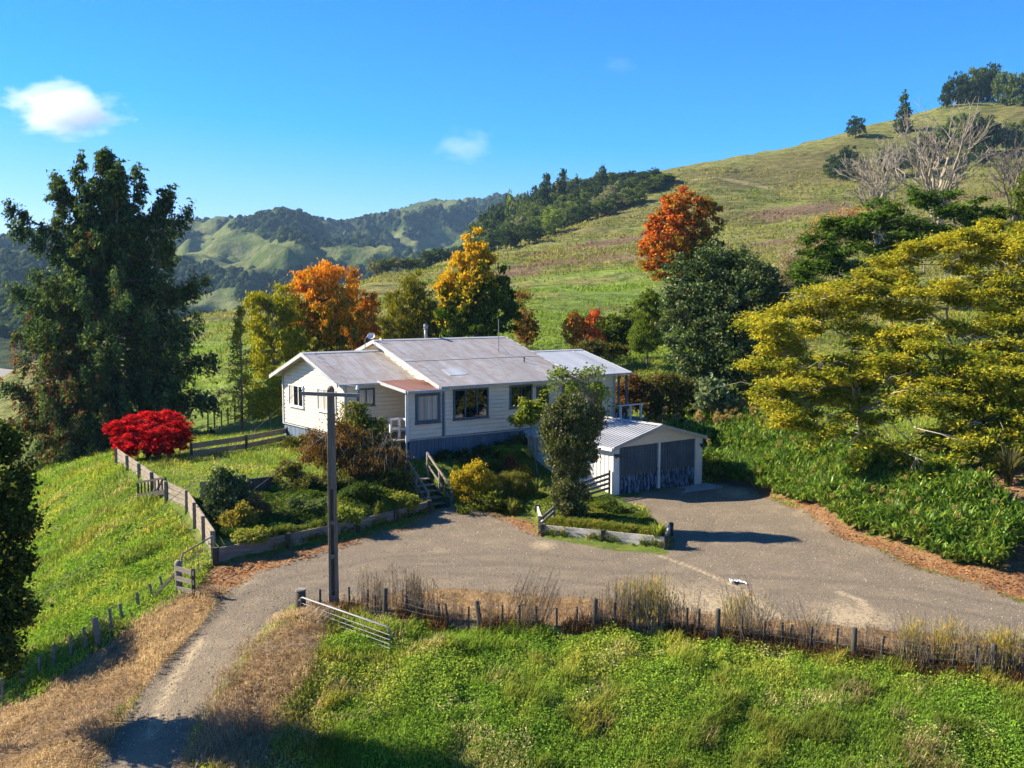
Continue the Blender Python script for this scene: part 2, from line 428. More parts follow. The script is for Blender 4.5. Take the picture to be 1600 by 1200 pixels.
M['roof'] = m_roof('corrugated_iron', (.32, .31, .295), (.46, .445, .42), (.27, .175, .115), .19)
M['roof2'] = m_roof('newer_corrugated_iron', (.37, .385, .40), (.46, .475, .49), (.30, .25, .2), -.06)
M['rustroof'] = m_roof('rusty_iron', (.13, .05, .032), (.24, .105, .07), (.33, .26, .21), .06, .18)
M['groof'] = m_roof('garage_roof_steel', (.33, .33, .33), (.47, .47, .47), (.2, .19, .17), .02, .19)


def m_glass(t, out):
    o = t.obj(); n = t.noise(o, .8, 2)
    p = t.pbsdf(out, (.006, .008, .010), .04, t.bump(n, .06, .05), .75)


M['glass'] = mat('window_glass', m_glass)


def m_curtain(t, out):
    o = t.obj(); n = t.noise(t.scale(o, (14, 14, .4)), 1.0, 3)
    t.pbsdf(out, t.mix(t.mr(n, .3, .7), (.24, .22, .18), (.52, .48, .42)), .22, None, .6)


M['curtain'] = mat('curtained_glass', m_curtain)


def m_gdoor(t, out):
    o = t.obj(); z = t.n('SeparateXYZ', {0: o}).outputs[2]
    n = t.noise(t.scale(o, (6.5, 6.5, 1.7)), 1.3, 7, .72); n2 = t.noise(t.scale(o, (1.2, 1.2, .6)), 1.6, 4, .6)
    edge = t.math('ADD', z, t.math('MULTIPLY', t.math('SUBTRACT', n2, .5), .55))
    low = t.mr(edge, .86, 1.02, 1, 0)
    top = t.mix(t.mr(n2, .3, .7), (.045, .072, .105), (.085, .122, .16))
    bot = t.mix(t.mr(n, .47, .60), (.018, .034, .058), (.20, .33, .48))
    lic = t.mr(t.math('MULTIPLY', t.mr(edge, .80, 1.0), t.mr(edge, 1.3, 1.0)), .3, 1, 0, .55)
    c = t.mix(low, top, bot); c = t.mix(lic, c, (.10, .105, .062))
    t.pbsdf(out, c, .55, t.bump(n, .3, .02), .3)


M['gdoor'] = mat('peeling_blue_door', m_gdoor)


# ------------------------------------------------------------------ mesh helpers
def link(name, me, m, parent=None):
    o = bpy.data.objects.new(name, me); COL.objects.link(o)
    for x in (m if isinstance(m, (list, tuple)) else [m]): me.materials.append(M[x] if isinstance(x, str) else x)
    if parent is not None: o.parent = parent
    return o


def fast_mesh(name, V, loops, nper, col=None, smooth=False):
    me = bpy.data.meshes.new(name); V = np.ascontiguousarray(V, np.float32); loops = np.ascontiguousarray(loops, np.int32).ravel()
    nf = len(loops) // nper
    me.vertices.add(len(V)); me.vertices.foreach_set('co', V.ravel())
    me.loops.add(len(loops)); me.loops.foreach_set('vertex_index', loops)
    me.polygons.add(nf); me.polygons.foreach_set('loop_start', np.arange(0, nf * nper, nper, dtype=np.int32))
    me.polygons.foreach_set('use_smooth', np.full(nf, smooth, bool))
    me.update(calc_edges=True)
    if col is not None:
        a = me.color_attributes.new('col', 'FLOAT_COLOR', 'POINT')
        c = np.ones((len(V), 4), np.float32); c[:, :3] = col; a.data.foreach_set('color', c.ravel())
    return me


class MB:
    def __init__(s): s.v = []; s.f = []; s.mi = []

    def quad(s, *p, mi=0):
        n = len(s.v); s.v += [tuple(map(float, q)) for q in p]; s.f.append(tuple(range(n, n + len(p)))); s.mi.append(mi)

    def box(s, x0, x1, y0, y1, z0, z1, mi=0):
        s.hexa([(x0, y0, z0), (x1, y0, z0), (x1, y1, z0), (x0, y1, z0), (x0, y0, z1), (x1, y0, z1), (x1, y1, z1), (x0, y1, z1)], mi)

    def hexa(s, p, mi=0):
        n = len(s.v); s.v += [tuple(map(float, q)) for q in p]
        for f in ((3, 2, 1, 0), (4, 5, 6, 7), (0, 1, 5, 4), (1, 2, 6, 5), (2, 3, 7, 6), (3, 0, 4, 7)):
            s.f.append(tuple(n + i for i in f)); s.mi.append(mi)

    def bar(s, a, b, w, t, up=(0, 0, 1), w2=None, t2=None, mi=0):
        a = np.array(a, float); b = np.array(b, float); d = b - a; d /= np.linalg.norm(d) + 1e-9
        u = np.array(up, float); sx = np.cross(d, u)
        if np.linalg.norm(sx) < 1e-4: sx = np.cross(d, np.array([1., 0, 0]))
        sx /= np.linalg.norm(sx); uy = np.cross(sx, d); w2 = w if w2 is None else w2; t2 = t if t2 is None else t2
        P = []
        for c, ww, tt in ((a, w, t), (b, w2, t2)):
            P += [c - sx * ww / 2 - uy * tt / 2, c + sx * ww / 2 - uy * tt / 2, c + sx * ww / 2 + uy * tt / 2, c - sx * ww / 2 + uy * tt / 2]
        s.hexa(P, mi)

    def tube(s, pts, rad, n=6, mi=0, cap=True):
        pts = [np.array(p, float) for p in pts]; rad = rad if hasattr(rad, '__len__') else [rad] * len(pts)
        base = len(s.v); ref = np.array([.31, .17, .93])
        for i, p in enumerate(pts):
            d = pts[min(i + 1, len(pts) - 1)] - pts[max(i - 1, 0)]; d = d / (np.linalg.norm(d) + 1e-9)
            a = np.cross(d, ref); 
            if np.linalg.norm(a) < .05: a = np.cross(d, (1, 0, 0))
            a /= np.linalg.norm(a); b = np.cross(d, a)
            for k in range(n):
                q = 2 * PI * k / n; s.v.append(tuple(p + (a * math.cos(q) + b * math.sin(q)) * rad[i]))
        for i in range(len(pts) - 1):
            for k in range(n):
                k2 = (k + 1) % n; s.f.append((base + i * n + k, base + i * n + k2, base + (i + 1) * n + k2, base + (i + 1) * n + k)); s.mi.append(mi)
        if cap:
            s.f.append(tuple(base + k for k in range(n))[::-1]); s.mi.append(mi)
            s.f.append(tuple(base + (len(pts) - 1) * n + k for k in range(n))); s.mi.append(mi)

    def build(s, name, m, parent=None, smooth=False, bevel=0):
        me = bpy.data.meshes.new(name); me.from_pydata(s.v, [], s.f)
        if any(s.mi): me.polygons.foreach_set('material_index', s.mi)
        if smooth: me.polygons.foreach_set('use_smooth', [True] * len(s.f))
        me.update(); o = link(name, me, m, parent)
        if bevel:
            md = o.modifiers.new('bevel', 'BEVEL'); md.width = bevel; md.segments = 1; md.limit_method = 'ANGLE'
        return o


def empty(name, loc=(0, 0, 0), rz=0.0):
    o = bpy.data.objects.new(name, None); COL.objects.link(o); o.location = tuple(map(float, loc)); o.rotation_euler = (0, 0, rz); o.empty_display_size = .2
    return o


def tag(o, label=None, cat=None, group=None, kind=None):
    if label: o['label'] = label
    if cat: o['category'] = cat
    if group: o['group'] = group
    if kind: o['kind'] = kind
    return o


def dup(root, loc=None, rz=None, scale=None, label=None, group=None):
    r = root.copy(); COL.objects.link(r)
    for ch in list(root.children):
        c = ch.copy(); COL.objects.link(c); c.parent = r
        for g in list(ch.children):
            d = g.copy(); COL.objects.link(d); d.parent = c
    if loc is not None: r.location = tuple(map(float, loc))
    if rz is not None: r.rotation_euler = (0, 0, rz)
    if scale is not None: r.scale = scale if hasattr(scale, '__len__') else (scale,) * 3
    tag(r, label, None, group); return r
# ------------------------------------------------------------------ ground sheet
NY, NX = 724, 312
_gy = np.geomspace(12.5, 490, NY); _gu = np.linspace(-.78, .78, NX)
GX = _gu[None, :] * _gy[:, None]; GYY = np.repeat(_gy[:, None], NX, 1)
GZ = h(GX, GYY)
GSD = sd_up(GX, GYY); GDR = np.where(GYY < 60, poly_sd(DRIVE, GX, GYY), -9)


def lut(G, x, y):
    fy = np.clip(np.log(np.maximum(y, 12.6) / 12.5) / math.log(490 / 12.5) * (NY - 1), 0, NY - 1.001)
    fx = np.clip((x / y + .78) / 1.56 * (NX - 1), 0, NX - 1.001)
    i = fy.astype(int); j = fx.astype(int); a = fy - i; b = fx - j
    return (G[i, j] * (1 - b) + G[i, j + 1] * b) * (1 - a) + (G[i + 1, j] * (1 - b) + G[i + 1, j + 1] * b) * a


def hg(x, y): return lut(GZ, np.asarray(x, float), np.asarray(y, float))


def PZ(l): return [tuple(at(a, b)[:2]) for a, b in l]


STRAW = [PZ([(-40, 1120), (60, 1090), (150, 1020), (255, 950), (310, 925), (350, 925), (325, 975), (240, 1060), (175, 1150), (140, 1215), (-60, 1215)]),
         PZ([(470, 955), (520, 965), (505, 1010), (480, 1060), (440, 1120), (430, 1215), (270, 1215), (325, 1110), (385, 1030), (430, 985)]),
         PZ([(530, 930), (700, 910), (900, 920), (1050, 936), (1200, 954), (1380, 972), (1560, 990), (1660, 1010), (1660, 1062), (1480, 1046), (1300, 1022), (1120, 1000), (900, 985), (700, 983), (560, 972)])]
LITTER = [PZ([(1205, 772), (1240, 770), (1330, 825), (1450, 862), (1560, 890), (1680, 890), (1680, 960), (1540, 918), (1400, 872), (1290, 830)]),
          PZ([(340, 885), (470, 858), (620, 826), (640, 832), (480, 874), (380, 905), (330, 945), (308, 930), (320, 900)]),
          PZ([(1540, 720), (1600, 700), (1600, 850), (1540, 850)]), PZ([(1560, 890), (1600, 830), (1700, 820), (1700, 940), (1600, 925)]),
          PZ([(615, 828), (690, 800), (760, 800), (830, 815), (845, 838), (760, 822), (690, 824)]), PZ([(1100, 755), (1190, 745), (1215, 775), (1150, 785)])]
_m = lambda P, w: np.where(GYY < 60, np.clip(.5 + poly_sd(P, GX, GYY) / w, 0, 1), 0)
zone = np.zeros((NY, NX, 4), np.float32); zone[..., 3] = 1
zone[..., 0] = np.clip(.5 + GDR / 1.0, 0, 1)
zone[..., 1] = np.maximum.reduce([_m(p, 1.2) for p in STRAW]); zone[..., 2] = np.maximum.reduce([_m(p, 1.8) for p in LITTER])
zone2 = np.zeros((NY, NX, 4), np.float32)
zone2[..., 0] = sst(50, 80, GYY) * np.where(GSD > -1, 0, 1)
RED = [[tuple(gy(a, b)[:2]) for a, b in l] for l in ([(790, 168), (850, 185), (940, 190), (1010, 175), (1060, 165)], [(1130, 190), (1180, 185), (1260, 190)], [(860, 215), (960, 235), (1000, 240)], [(1210, 265), (1300, 262)], [(1520, 240), (1600, 232)])]
zone2[..., 1] = np.clip(1.05 - np.minimum.reduce([line_d(l, GX, GYY) for l in RED]) / (GYY * .055), 0, 1) * .8
zone2[..., 2] = np.clip((fbm(GX / 40, GYY / 40, 40, 3) - .42) * 3 + sst(250, 330, GYY) * .15, 0, 1)
_dk = PZ([(1050, 288), (1205, 297), (1310, 283), (1330, 224), (1200, 249), (1060, 275)])
zone2[..., 2] = np.maximum(zone2[..., 2], np.clip(.6 + poly_sd(_dk, GX, GYY) / 14, 0, 1))
TRK = [PZ([(1030, 868), (1090, 890), (1150, 917), (1190, 945), (1225, 968)]), PZ([(1310, 925), (1345, 938), (1358, 955)]), PZ([(315, 1000), (290, 1035), (265, 1075), (250, 1110), (235, 1150)])]
trk = np.maximum.reduce([np.clip(1 - line_d(l, GX, GYY) / w, 0, 1) * k_ for l, w, k_ in zip(TRK, (.16, .22, .36), (1, 1, .55))]) * (GYY < 50)
TKH = [tuple(gy(a, b)[:2]) for a, b in ((1045, 322), (1080, 315), (1120, 312), (1160, 310), (1205, 306))]
trk = np.maximum(trk, np.clip(1.2 - line_d(TKH, GX, GYY) / 1.6, 0, 1) * (GYY > 200))
pt = np.maximum.reduce([np.clip(1 - np.hypot(GX - p[0], (GYY - p[1]) / 1.4) / r, 0, 1) for p, r in ((at(850, 852), .7), (at(1120, 948), 2.2), (at(1060, 935), 1.2), (at(1330, 965), 1.6), (at(1150, 770), 1.3))])
trk = np.maximum(trk, pt * .8)


_lu = [PZ([(812, 476), (900, 446), (1000, 432), (1015, 470), (960, 505), (890, 545), (825, 525)]), PZ([(325, 505), (420, 474), (470, 485), (410, 600), (335, 625)]), PZ([(820, 420), (900, 432), (1000, 415), (1010, 428), (900, 446), (815, 470)]), PZ([(960, 590), (1045, 590), (1045, 545), (975, 548)])]
zone2[..., 3] = np.maximum.reduce([np.clip(.6 + poly_sd(p, GX, GYY) / 16 + (fbm(GX / 12, GYY / 9, 88, 4) - .5) * 2.6, 0, 1) for p in _lu]) * (1 - zone2[..., 1])
_off = lambda l, d: [(p[0] - d * n_[1], p[1] + d * n_[0]) for p, n_ in zip(l, [unit2(np.array(l[min(i + 1, len(l) - 1)]) - np.array(l[max(i - 1, 0)])) for i in range(len(l))])]
unit2 = lambda v: v / (np.hypot(*v) + 1e-9)
RUT = [PZ([(225, 1190), (262, 1110), (318, 1030), (385, 955), (480, 908), (620, 878), (800, 872), (950, 885), (1060, 860), (1080, 810)]), PZ([(620, 884), (800, 890), (980, 905), (1180, 912), (1400, 925), (1590, 962)])]
rut = np.maximum.reduce([np.clip(1 - line_d(_off(l, d_), GX, GYY) / .42, 0, 1) for l in RUT for d_ in (-.78, .78)]) * (GYY < 50)
trk = np.where(trk > .05, trk, -rut)


def ground_part(name, mask, kind='structure'):
    idx = -np.ones(NY * NX, np.int64); q = np.stack(np.meshgrid(np.arange(NY - 1), np.arange(NX - 1), indexing='ij'), -1).reshape(-1, 2)
    q = q[mask.reshape(-1)]; a = q[:, 0] * NX + q[:, 1]; F = np.stack([a, a + 1, a + NX + 1, a + NX], 1)
    used = np.unique(F); idx[used] = np.arange(len(used))
    V = np.stack([GX.ravel()[used], GYY.ravel()[used], GZ.ravel()[used]], 1)
    me = fast_mesh(name, V, idx[F], 4, None, True)
    for nm, arr in (('zone', zone), ('zone2', zone2)):
        at_ = me.color_attributes.new(nm, 'FLOAT_COLOR', 'POINT'); at_.data.foreach_set('color', np.ascontiguousarray(arr.reshape(-1, 4)[used], np.float32).ravel())
    at_ = me.attributes.new('track', 'FLOAT', 'POINT'); at_.data.foreach_set('value', np.ascontiguousarray(trk.ravel()[used], np.float32))
    return tag(link(name, me, 'ground'), kind=kind)


_cd = GDR[:-1, :-1] > 0
ground_part('ground', ~_cd); ground_part('driveway', _cd)

# far hills
ny, nx = 330, 460
fy = np.geomspace(330, 4200, ny); fu = np.linspace(-.85, .75, nx)
FX = fu[None, :] * fy[:, None]; FY = np.repeat(fy[:, None], nx, 1); FZ = hfar(FX, FY)
FZ = FZ - 60 * sst(0, .12, FX / FY - .10) * sst(900, 400, FY)
aa = 800 + FPX * FX / FY; ee = (FZ - CH) / FY * FPX
wood = fbm(FX / 150, FY / 150, 61, 5)
gx_ = np.gradient(FZ, axis=1) / (np.gradient(FX, axis=1) + 1e-6)
low = sst(62, 18, ee - 8 * np.sin(aa / 40.))
wood = np.clip((wood - .47) * 9.0 + .74 + (fbm(FX / 45, FY / 45, 66, 3) - .5) * 1.2 + .9 * low + np.clip(gx_, -.6, .6) * -.9, 0, 1)
for (cx, cy, rx, ry, s) in ((445, 112, 70, 26, .9), (600, 118, 60, 30, .8), (700, 135, 40, 14, .4), (655, 85, 60, 16, -.7), (380, 75, 70, 14, -.75), (310, 95, 45, 22, -.6), (700, 95, 50, 25, -.45), (790, 135, 40, 18, -.4), (30, 50, 120, 60, .6), (500, 30, 200, 24, .8)):
    wood = np.clip(wood + s * np.exp(-((aa - cx) / rx) ** 2 - ((ee - cy) / ry) ** 2), 0, 1)
q = np.stack(np.meshgrid(np.arange(ny - 1), np.arange(nx - 1), indexing='ij'), -1).reshape(-1, 2); a = q[:, 0] * nx + q[:, 1]
me = fast_mesh('hills', np.stack([FX.ravel(), FY.ravel(), FZ.ravel()], 1), np.stack([a, a + 1, a + nx + 1, a + nx], 1), 4, None, True)
at_ = me.attributes.new('wood', 'FLOAT', 'POINT'); at_.data.foreach_set('value', np.ascontiguousarray(wood.ravel(), np.float32))
tag(link('hills', me, 'hills'), kind='structure')

# ------------------------------------------------------------------ the house
HA = math.atan2(.593, .805); HO = np.array([-3.064, 45.311, 2.4])
hu = np.array([math.cos(HA), math.sin(HA), 0]); hv = np.array([-hu[1], hu[0], 0])
house = tag(empty('weatherboard_house', HO, HA), 'cream weatherboard house with grey corrugated iron roofs and blue base boards', 'house')


def clap(mb, a, b, z0, z1, out, top=None, pitch=.188):
    """lapped boards on the wall from a to b (u,v) between z0 and z1; out = outward normal; top(s) = roof height at s along the wall."""
    a = np.array(a, float); b = np.array(b, float); out = np.array(out, float); Lw = np.linalg.norm(b - a); d = (b - a) / Lw
    S = np.linspace(0, Lw, 61)

    def span(z):
        if top is None: return (0, Lw) if z <= z1 else None
        ok = S[[top(s) >= z for s in S]]
        return (ok[0], ok[-1]) if len(ok) > 1 else None
    z = z0
    while z < z1 - .01:
        zt = min(z + pitch, z1); lo = span(z); hi = span(zt) or lo
        if lo is None: break
        P = lambda s, zz, o: (*(a + d * s + out * o), zz)
        g = min(z + .042, zt)
        mb.quad(P(lo[0], z, .002), P(lo[1], z, .002), P(lo[1], g, .002), P(lo[0], g, .002))
        mb.quad(P(lo[0], g, .002), P(lo[1], g, .002), P(lo[1], g, .050), P(lo[0], g, .050))
        mb.quad(P(lo[0], g, .050), P(lo[1], g, .050), P(hi[1], zt, .046), P(hi[0], zt, .046))
        mb.quad(P(lo[0], zt, .046), P(lo[1], zt, .046), P(lo[1], zt, .0), P(lo[0], zt, .0))
        z = zt


# walls
MAINR, WINGR, RIGHTR = (5.8, 4.24, .305), (5.85, 3.72, .335), (3.65, 3.52, .255)      # ridge v, ridge z, slope
mb = MB()
clap(mb, (-.1, 0), (10.35, 0), 0, 2.42, (0, -1))
clap(mb, (-.1, 11.4), (-.1, 0), 0, 4.3, (-1, 0), lambda s: 4.2 - abs((11.4 - s) - 5.8) * .305)
clap(mb, (7.5, 0), (7.5, 11.4), 2.0, 4.3, (1, 0), lambda s: 4.2 - abs(s - 5.8) * .305)
clap(mb, (10.35, 0), (10.35, 7.3), 0, 3.5, (1, 0), lambda s: 3.48 - abs(s - 3.65) * .255)
mb.quad((-.09, 11.4, 0), (7.5, 11.4, 0), (7.5, 11.4, 2.4), (-.09, 11.4, 2.4)); mb.quad((7.5, 7.3, 0), (10.35, 7.3, 0), (10.35, 7.3, 2.5), (7.5, 7.3, 2.5)); mb.quad((7.49, 7.3, 0), (7.49, 11.4, 0), (7.49, 11.4, 2.4), (7.49, 7.3, 2.4))
mb.build('wall', 'cream', house)
mb = MB()
clap(mb, (-3.83, 9.25), (-3.83, 2.45), 0, 3.7, (-1, 0), lambda s: 3.66 - abs((9.25 - s) - 5.85) * .335)
clap(mb, (-3.83, 2.45), (-.1, 2.45), 0, 2.46, (0, -1)); mb.quad((-3.82, 9.25, 0), (-.1, 9.25, 0), (-.1, 9.25, 2.5), (-3.82, 9.25, 2.5))
mb.build('wall', 'cream', house)
mb = MB()
clap(mb, (-1.97, -.06), (-.1, -.06), .0, 2.2, (0, -1)); mb.quad((-1.97, -.06, 0), (-1.97, .05, 0), (-1.97, .05, 2.2), (-1.97, -.06, 2.2)); mb.quad((-1.97, .05, 0), (-.1, .05, 0), (-.1, .05, 2.2), (-1.97, .05, 2.2))
pw = mb.build('porch_wall', 'cream', house)
# corner boards and sills
mb = MB()
for (x, y, z1) in ((-.13, -.06, 2.42), (10.37, -.02, 2.35), (-3.86, 2.42, 2.44), (-3.86, 9.25, 2.5)): mb.box(x - .065, x + .065, y - .065, y + .065, -.02, z1)
mb.box(-.26, -.19, -.13, -.04, .0, 2.2)
mb.box(-2.0, 10.4, -.15, -.115, -.06, -.005); mb.box(-3.93, -3.87, 2.4, 9.3, -.05, -.005)
mb.build('corner_board', 'trim', house)
mb = MB(); mb.box(-.25, -.14, -.138, -.06, .02, 2.2); mb.build('blue_corner_board', 'bluepaint', house)
# base boards
mb = MB()


def battens(a, b, z0, z1, out, w=.19):
    a = np.array(a, float); b = np.array(b, float); n = int(np.linalg.norm(b - a) / w); out = np.array(out, float)
    for i in range(n):
        p = a + (b - a) * (i + .04) / n; q_ = a + (b - a) * (i + .96) / n; zz = random.Random(i).uniform(0, .03)
        o = out * (.02 + random.Random(i * 7).uniform(0, .008))
        mb.quad((*(p + o), z0), (*(q_ + o), z0), (*(q_ + o), z1), (*(p + o), z1)); mb.quad((*p, z0), (*(p + o), z0), (*(p + o), z1), (*p, z1))
    mb.quad((*a, z0), (*b, z0), (*b, z1), (*a, z1))


battens((-1.97, -.05), (10.35, -.05), -1.5, -.06, (0, -1)); battens((-3.83, 9.25), (-3.83, 2.45), -1.7, -.05, (-1, 0)); battens((-3.83, 2.46), (-1.97, 2.46), -1.5, -.05, (0, -1))
battens((10.35, 0), (10.35, 7.3), -1.4, -.05, (1, 0)); battens((-1.96, 2.4), (-1.96, -.05), -1.5, -.08, (-1, 0))
mb.build('base_board', 'base', house)


# roofs: a sheet with thickness, ridge along u
def roof(name, m, u0, u1, rv, rz, sl, v0, v1, cap=True, left_barge=True, right_barge=True):
    e = MB(); t = .045
    for va, vb in ((v0, rv), (rv, v1)):
        za, zb = rz - abs(va - rv) * sl, rz - abs(vb - rv) * sl
        e.hexa([(u0, va, za - t), (u1, va, za - t), (u1, vb, zb - t), (u0, vb, zb - t), (u0, va, za), (u1, va, za), (u1, vb, zb), (u0, vb, zb)])
    r = e.build(name, m, house)
    c = MB(); zc = rz + .012
    c.hexa([(u0 - .01, rv - .2, zc - .2 * sl - .01), (u1 + .01, rv - .2, zc - .2 * sl - .01), (u1 + .01, rv, zc - .01), (u0 - .01, rv, zc - .01), (u0 - .01, rv - .2, zc - .2 * sl + .012), (u1 + .01, rv - .2, zc - .2 * sl + .012), (u1 + .01, rv, zc + .012), (u0 - .01, rv, zc + .012)])
    c.hexa([(u0 - .01, rv, zc - .01), (u1 + .01, rv, zc - .01), (u1 + .01, rv + .2, zc - .2 * sl - .01), (u0 - .01, rv + .2, zc - .2 * sl - .01), (u0 - .01, rv, zc + .012), (u1 + .01, rv, zc + .012), (u1 + .01, rv + .2, zc - .2 * sl + .012), (u0 - .01, rv + .2, zc - .2 * sl + .012)])
    c.build('ridge_capping', 'trim', r)
    for flag, uu in ((left_barge, u0 - .012), (right_barge, u1 + .012)):
        if flag:
            b = MB()
            for va, vb in ((v0, rv), (rv, v1)):
                za, zb = rz - abs(va - rv) * sl, rz - abs(vb - rv) * sl
                b.hexa([(uu - .02, va, za - .17), (uu + .02, va, za - .17), (uu + .02, vb, zb - .17), (uu - .02, vb, zb - .17), (uu - .02, va, za + .014), (uu + .02, va, za + .014), (uu + .02, vb, zb + .014), (uu - .02, vb, zb + .014)])
            b.build('barge_board', 'trim', r)
    ze = rz - abs(v0 - rv) * sl
    g = MB(); g.box(u0 + .01, u1 - .01, v0 - .10, v0 - .005, ze - .10, ze - .005); g.build('gutter', 'trim', r)
    s = MB()                                                     # soffit
    s.quad((u0 + .03, v0 + .02, ze - .11), (u1 - .03, v0 + .02, ze - .11), (u1 - .03, v0 + .55, ze - .06), (u0 + .03, v0 + .55, ze - .06)); s.build('soffit', 'cream', r)
    return r


r1 = roof('roof', 'roof', -.55, 7.62, *MAINR, -.42, 11.9)
r2 = roof('roof', 'roof', -4.4, -.12, *WINGR, 2.05, 9.75, right_barge=False)
r3 = roof('roof', 'roof2', 7.66, 11.25, *RIGHTR, -.42, 7.75, left_barge=False)
for o, l in ((r1, 'main roof of rust streaked grey corrugated iron'), (r2, 'lower roof of the left wing'), (r3, 'newer paler roof of the right end')): o['label'] = l
mb = MB()
for (u0, u1, v0, v1) in ((.75, 1.75, .75, 1.55),):
    zf_ = lambda v: 4.24 - (5.8 - v) * .305 + .010
    mb.hexa([(u0, v0, zf_(v0) - .01), (u1, v0, zf_(v0) - .01), (u1, v1, zf_(v1) - .01), (u0, v1, zf_(v1) - .01), (u0, v0, zf_(v0) + .006), (u1, v0, zf_(v0) + .006), (u1, v1, zf_(v1) + .006), (u0, v1, zf_(v1) + .006)])
mb.build('roof_patch', 'roof2', r1)
mb = MB()
for v in (2.75,):
    z = 4.24 - (5.8 - v) * .305; mb.hexa([(-.53, v - .02, z), (7.6, v - .02, z), (7.6, v + .02, z), (-.53, v + .02, z), (-.53, v - .02, z + .012), (7.6, v - .02, z + .012), (7.6, v + .02, z + .02), (-.53, v + .02, z + .02)])
mb.build('lap_joint', 'trim', r1)
# porch roof (rusty lean-to)
e = MB(); e.hexa([(-2.25, -.42, 2.20), (-.12, -.42, 2.20), (-.12, 2.2, 2.47), (-2.25, 2.2, 2.47), (-2.25, -.42, 2.235), (-.12, -.42, 2.235), (-.12, 2.2, 2.505), (-2.25, 2.2, 2.505)])
pr = e.build('porch_roof', 'rustroof', house); pr['label'] = 'small rusty red porch roof'
for i in range(9):
    pass
g = MB(); g.box(-2.28, -.12, -.53, -.43, 2.12, 2.225)
g.hexa([(-2.34, -.43, 2.12), (-2.265, -.43, 2.12), (-2.265, 2.2, 2.38), (-2.34, 2.2, 2.38), (-2.34, -.43, 2.24), (-2.265, -.43, 2.24), (-2.265, 2.2, 2.515), (-2.34, 2.2, 2.515)]); g.build('gutter', 'trim', pr)
c = MB(); c.quad((-2.2, -.38, 2.185), (-.14, -.38, 2.185), (-.14, 2.2, 2.4), (-2.2, 2.2, 2.4)); c.build('soffit', 'cream', pr)
# porch floor, post, rail, downpipes
p = MB(); p.box(-3.0, -.12, .0, 2.42, -.10, -.02); p.box(-3.0, -2.0, .9, 2.3, -.2, -.1); p.build('porch_floor', 'wood', house)
p = MB(); p.box(-2.1, -1.99, -.1, .02, -.1, 2.2); p.build('porch_post', 'white', house)
p = MB(); p.tube([(-2.16, -.2, 2.15), (-2.16, -.15, 2.0), (-2.16, -.14, -1.2)], .04, 8); p.tube([(-.42, -.2, 2.3), (-.3, -.17, 2.1), (-.3, -.16, 1.95)], .03, 6); p.build('downpipe', 'white', house)
pr_ = MB()
for x, y in ((-2.12, .55), (-2.62, .45), (-2.62, 1.3)): pr_.box(x - .045, x + .045, y - .045, y + .045, -.9, .95)
for z in (.45, .9): pr_.bar((-2.12, .55, z), (-2.62, .45, z), .035, .09); pr_.bar((-2.12, .55, z), (-2.05, .0, z), .035, .09)
pr_.build('porch_railing', 'white', house)
p = MB()
for i in range(4): p.box(-3.4 - .28 * i, -3.0 - .28 * i, 1.0, 2.2, -.32 - .2 * i, -.26 - .2 * i)
p.build('porch_step', 'wood', house)


def window(axis, a, b, z0, z1, off, panes=1, fm='bluepaint', pm='glass', fw=.075, sash=None, label=None):
    """axis 'v': on a wall facing -v at v=off, a..b along u; axis 'u': on a wall facing -u at u=off, a..b along v."""
    P = (lambda s, o, z: (s, off - o, z)) if axis == 'v' else (lambda s, o, z: (off - o, s, z))

    def bx(mb, s0, s1, o0, o1, za, zb):
        p0, p1 = P(s0, o0, za), P(s1, o1, zb)
        mb.box(min(p0[0], p1[0]), max(p0[0], p1[0]), min(p0[1], p1[1]), max(p0[1], p1[1]), za, zb)
    f = MB()
    bx(f, a, b, .03, .115, z1 - fw, z1); bx(f, a, b, .03, .115, z0, z0 + fw); bx(f, a, a + fw, .03, .115, z0 + fw, z1 - fw); bx(f, b - fw, b, .03, .115, z0 + fw, z1 - fw)
    bx(f, a - .04, b + .04, .03, .155, z0 - .05, z0 - .002)
    for i in range(1, panes): s = a + (b - a) * i / panes; bx(f, s - .026, s + .026, .04, .10, z0 + fw, z1 - fw)
    fo = f.build('window', fm, house)
    if label: fo['label'] = label
    for i in range(panes):
        g_ = MB(); s0 = a + (b - a) * i / panes + .03; s1 = a + (b - a) * (i + 1) / panes - .03
        g_.quad(P(s0, .068, z0 + fw * .6), P(s1, .068, z0 + fw * .6), P(s1, .068, z1 - fw * .6), P(s0, .068, z1 - fw * .6))
        g_.build('pane', pm[i] if isinstance(pm, (list, tuple)) else pm, fo)
    return fo


window('v', .40, 2.36, .72, 2.12, 0, 3, label='wide three pane window in the main front wall')
window('v', 3.62, 4.97, 1.05, 2.14, 0, 2); window('v', 5.25, 6.0, 1.1, 2.04, 0, 1)
window('v', -1.66, -.36, .70, 2.04, -.06, 1, pm='curtain', fw=.13, label='porch room window with pale blind behind the glass')
window('v', -3.25, -2.36, 1.38, 2.18, 2.45, 2, pm='curtain')
window('u', 6.78, 8.5, .96, 2.02, -3.83, 3, 'white', ['glass', 'glass', 'curtain'], .05); window('u', 3.25, 5.2, 1.0, 2.06, -3.83, 3, 'white', ['glass', 'curtain', 'curtain'], .05)
window('v', 6.9, 7.9, .95, 2.1, 0, 2); window('v', 8.7, 9.5, .05, 2.05, 0, 1)
# tilted open sash
s = MB(); s.bar((4.95, -.10, 2.05), (5.05, -.55, 1.98), .03, .03); s.build('window_stay', 'bluepaint', house)
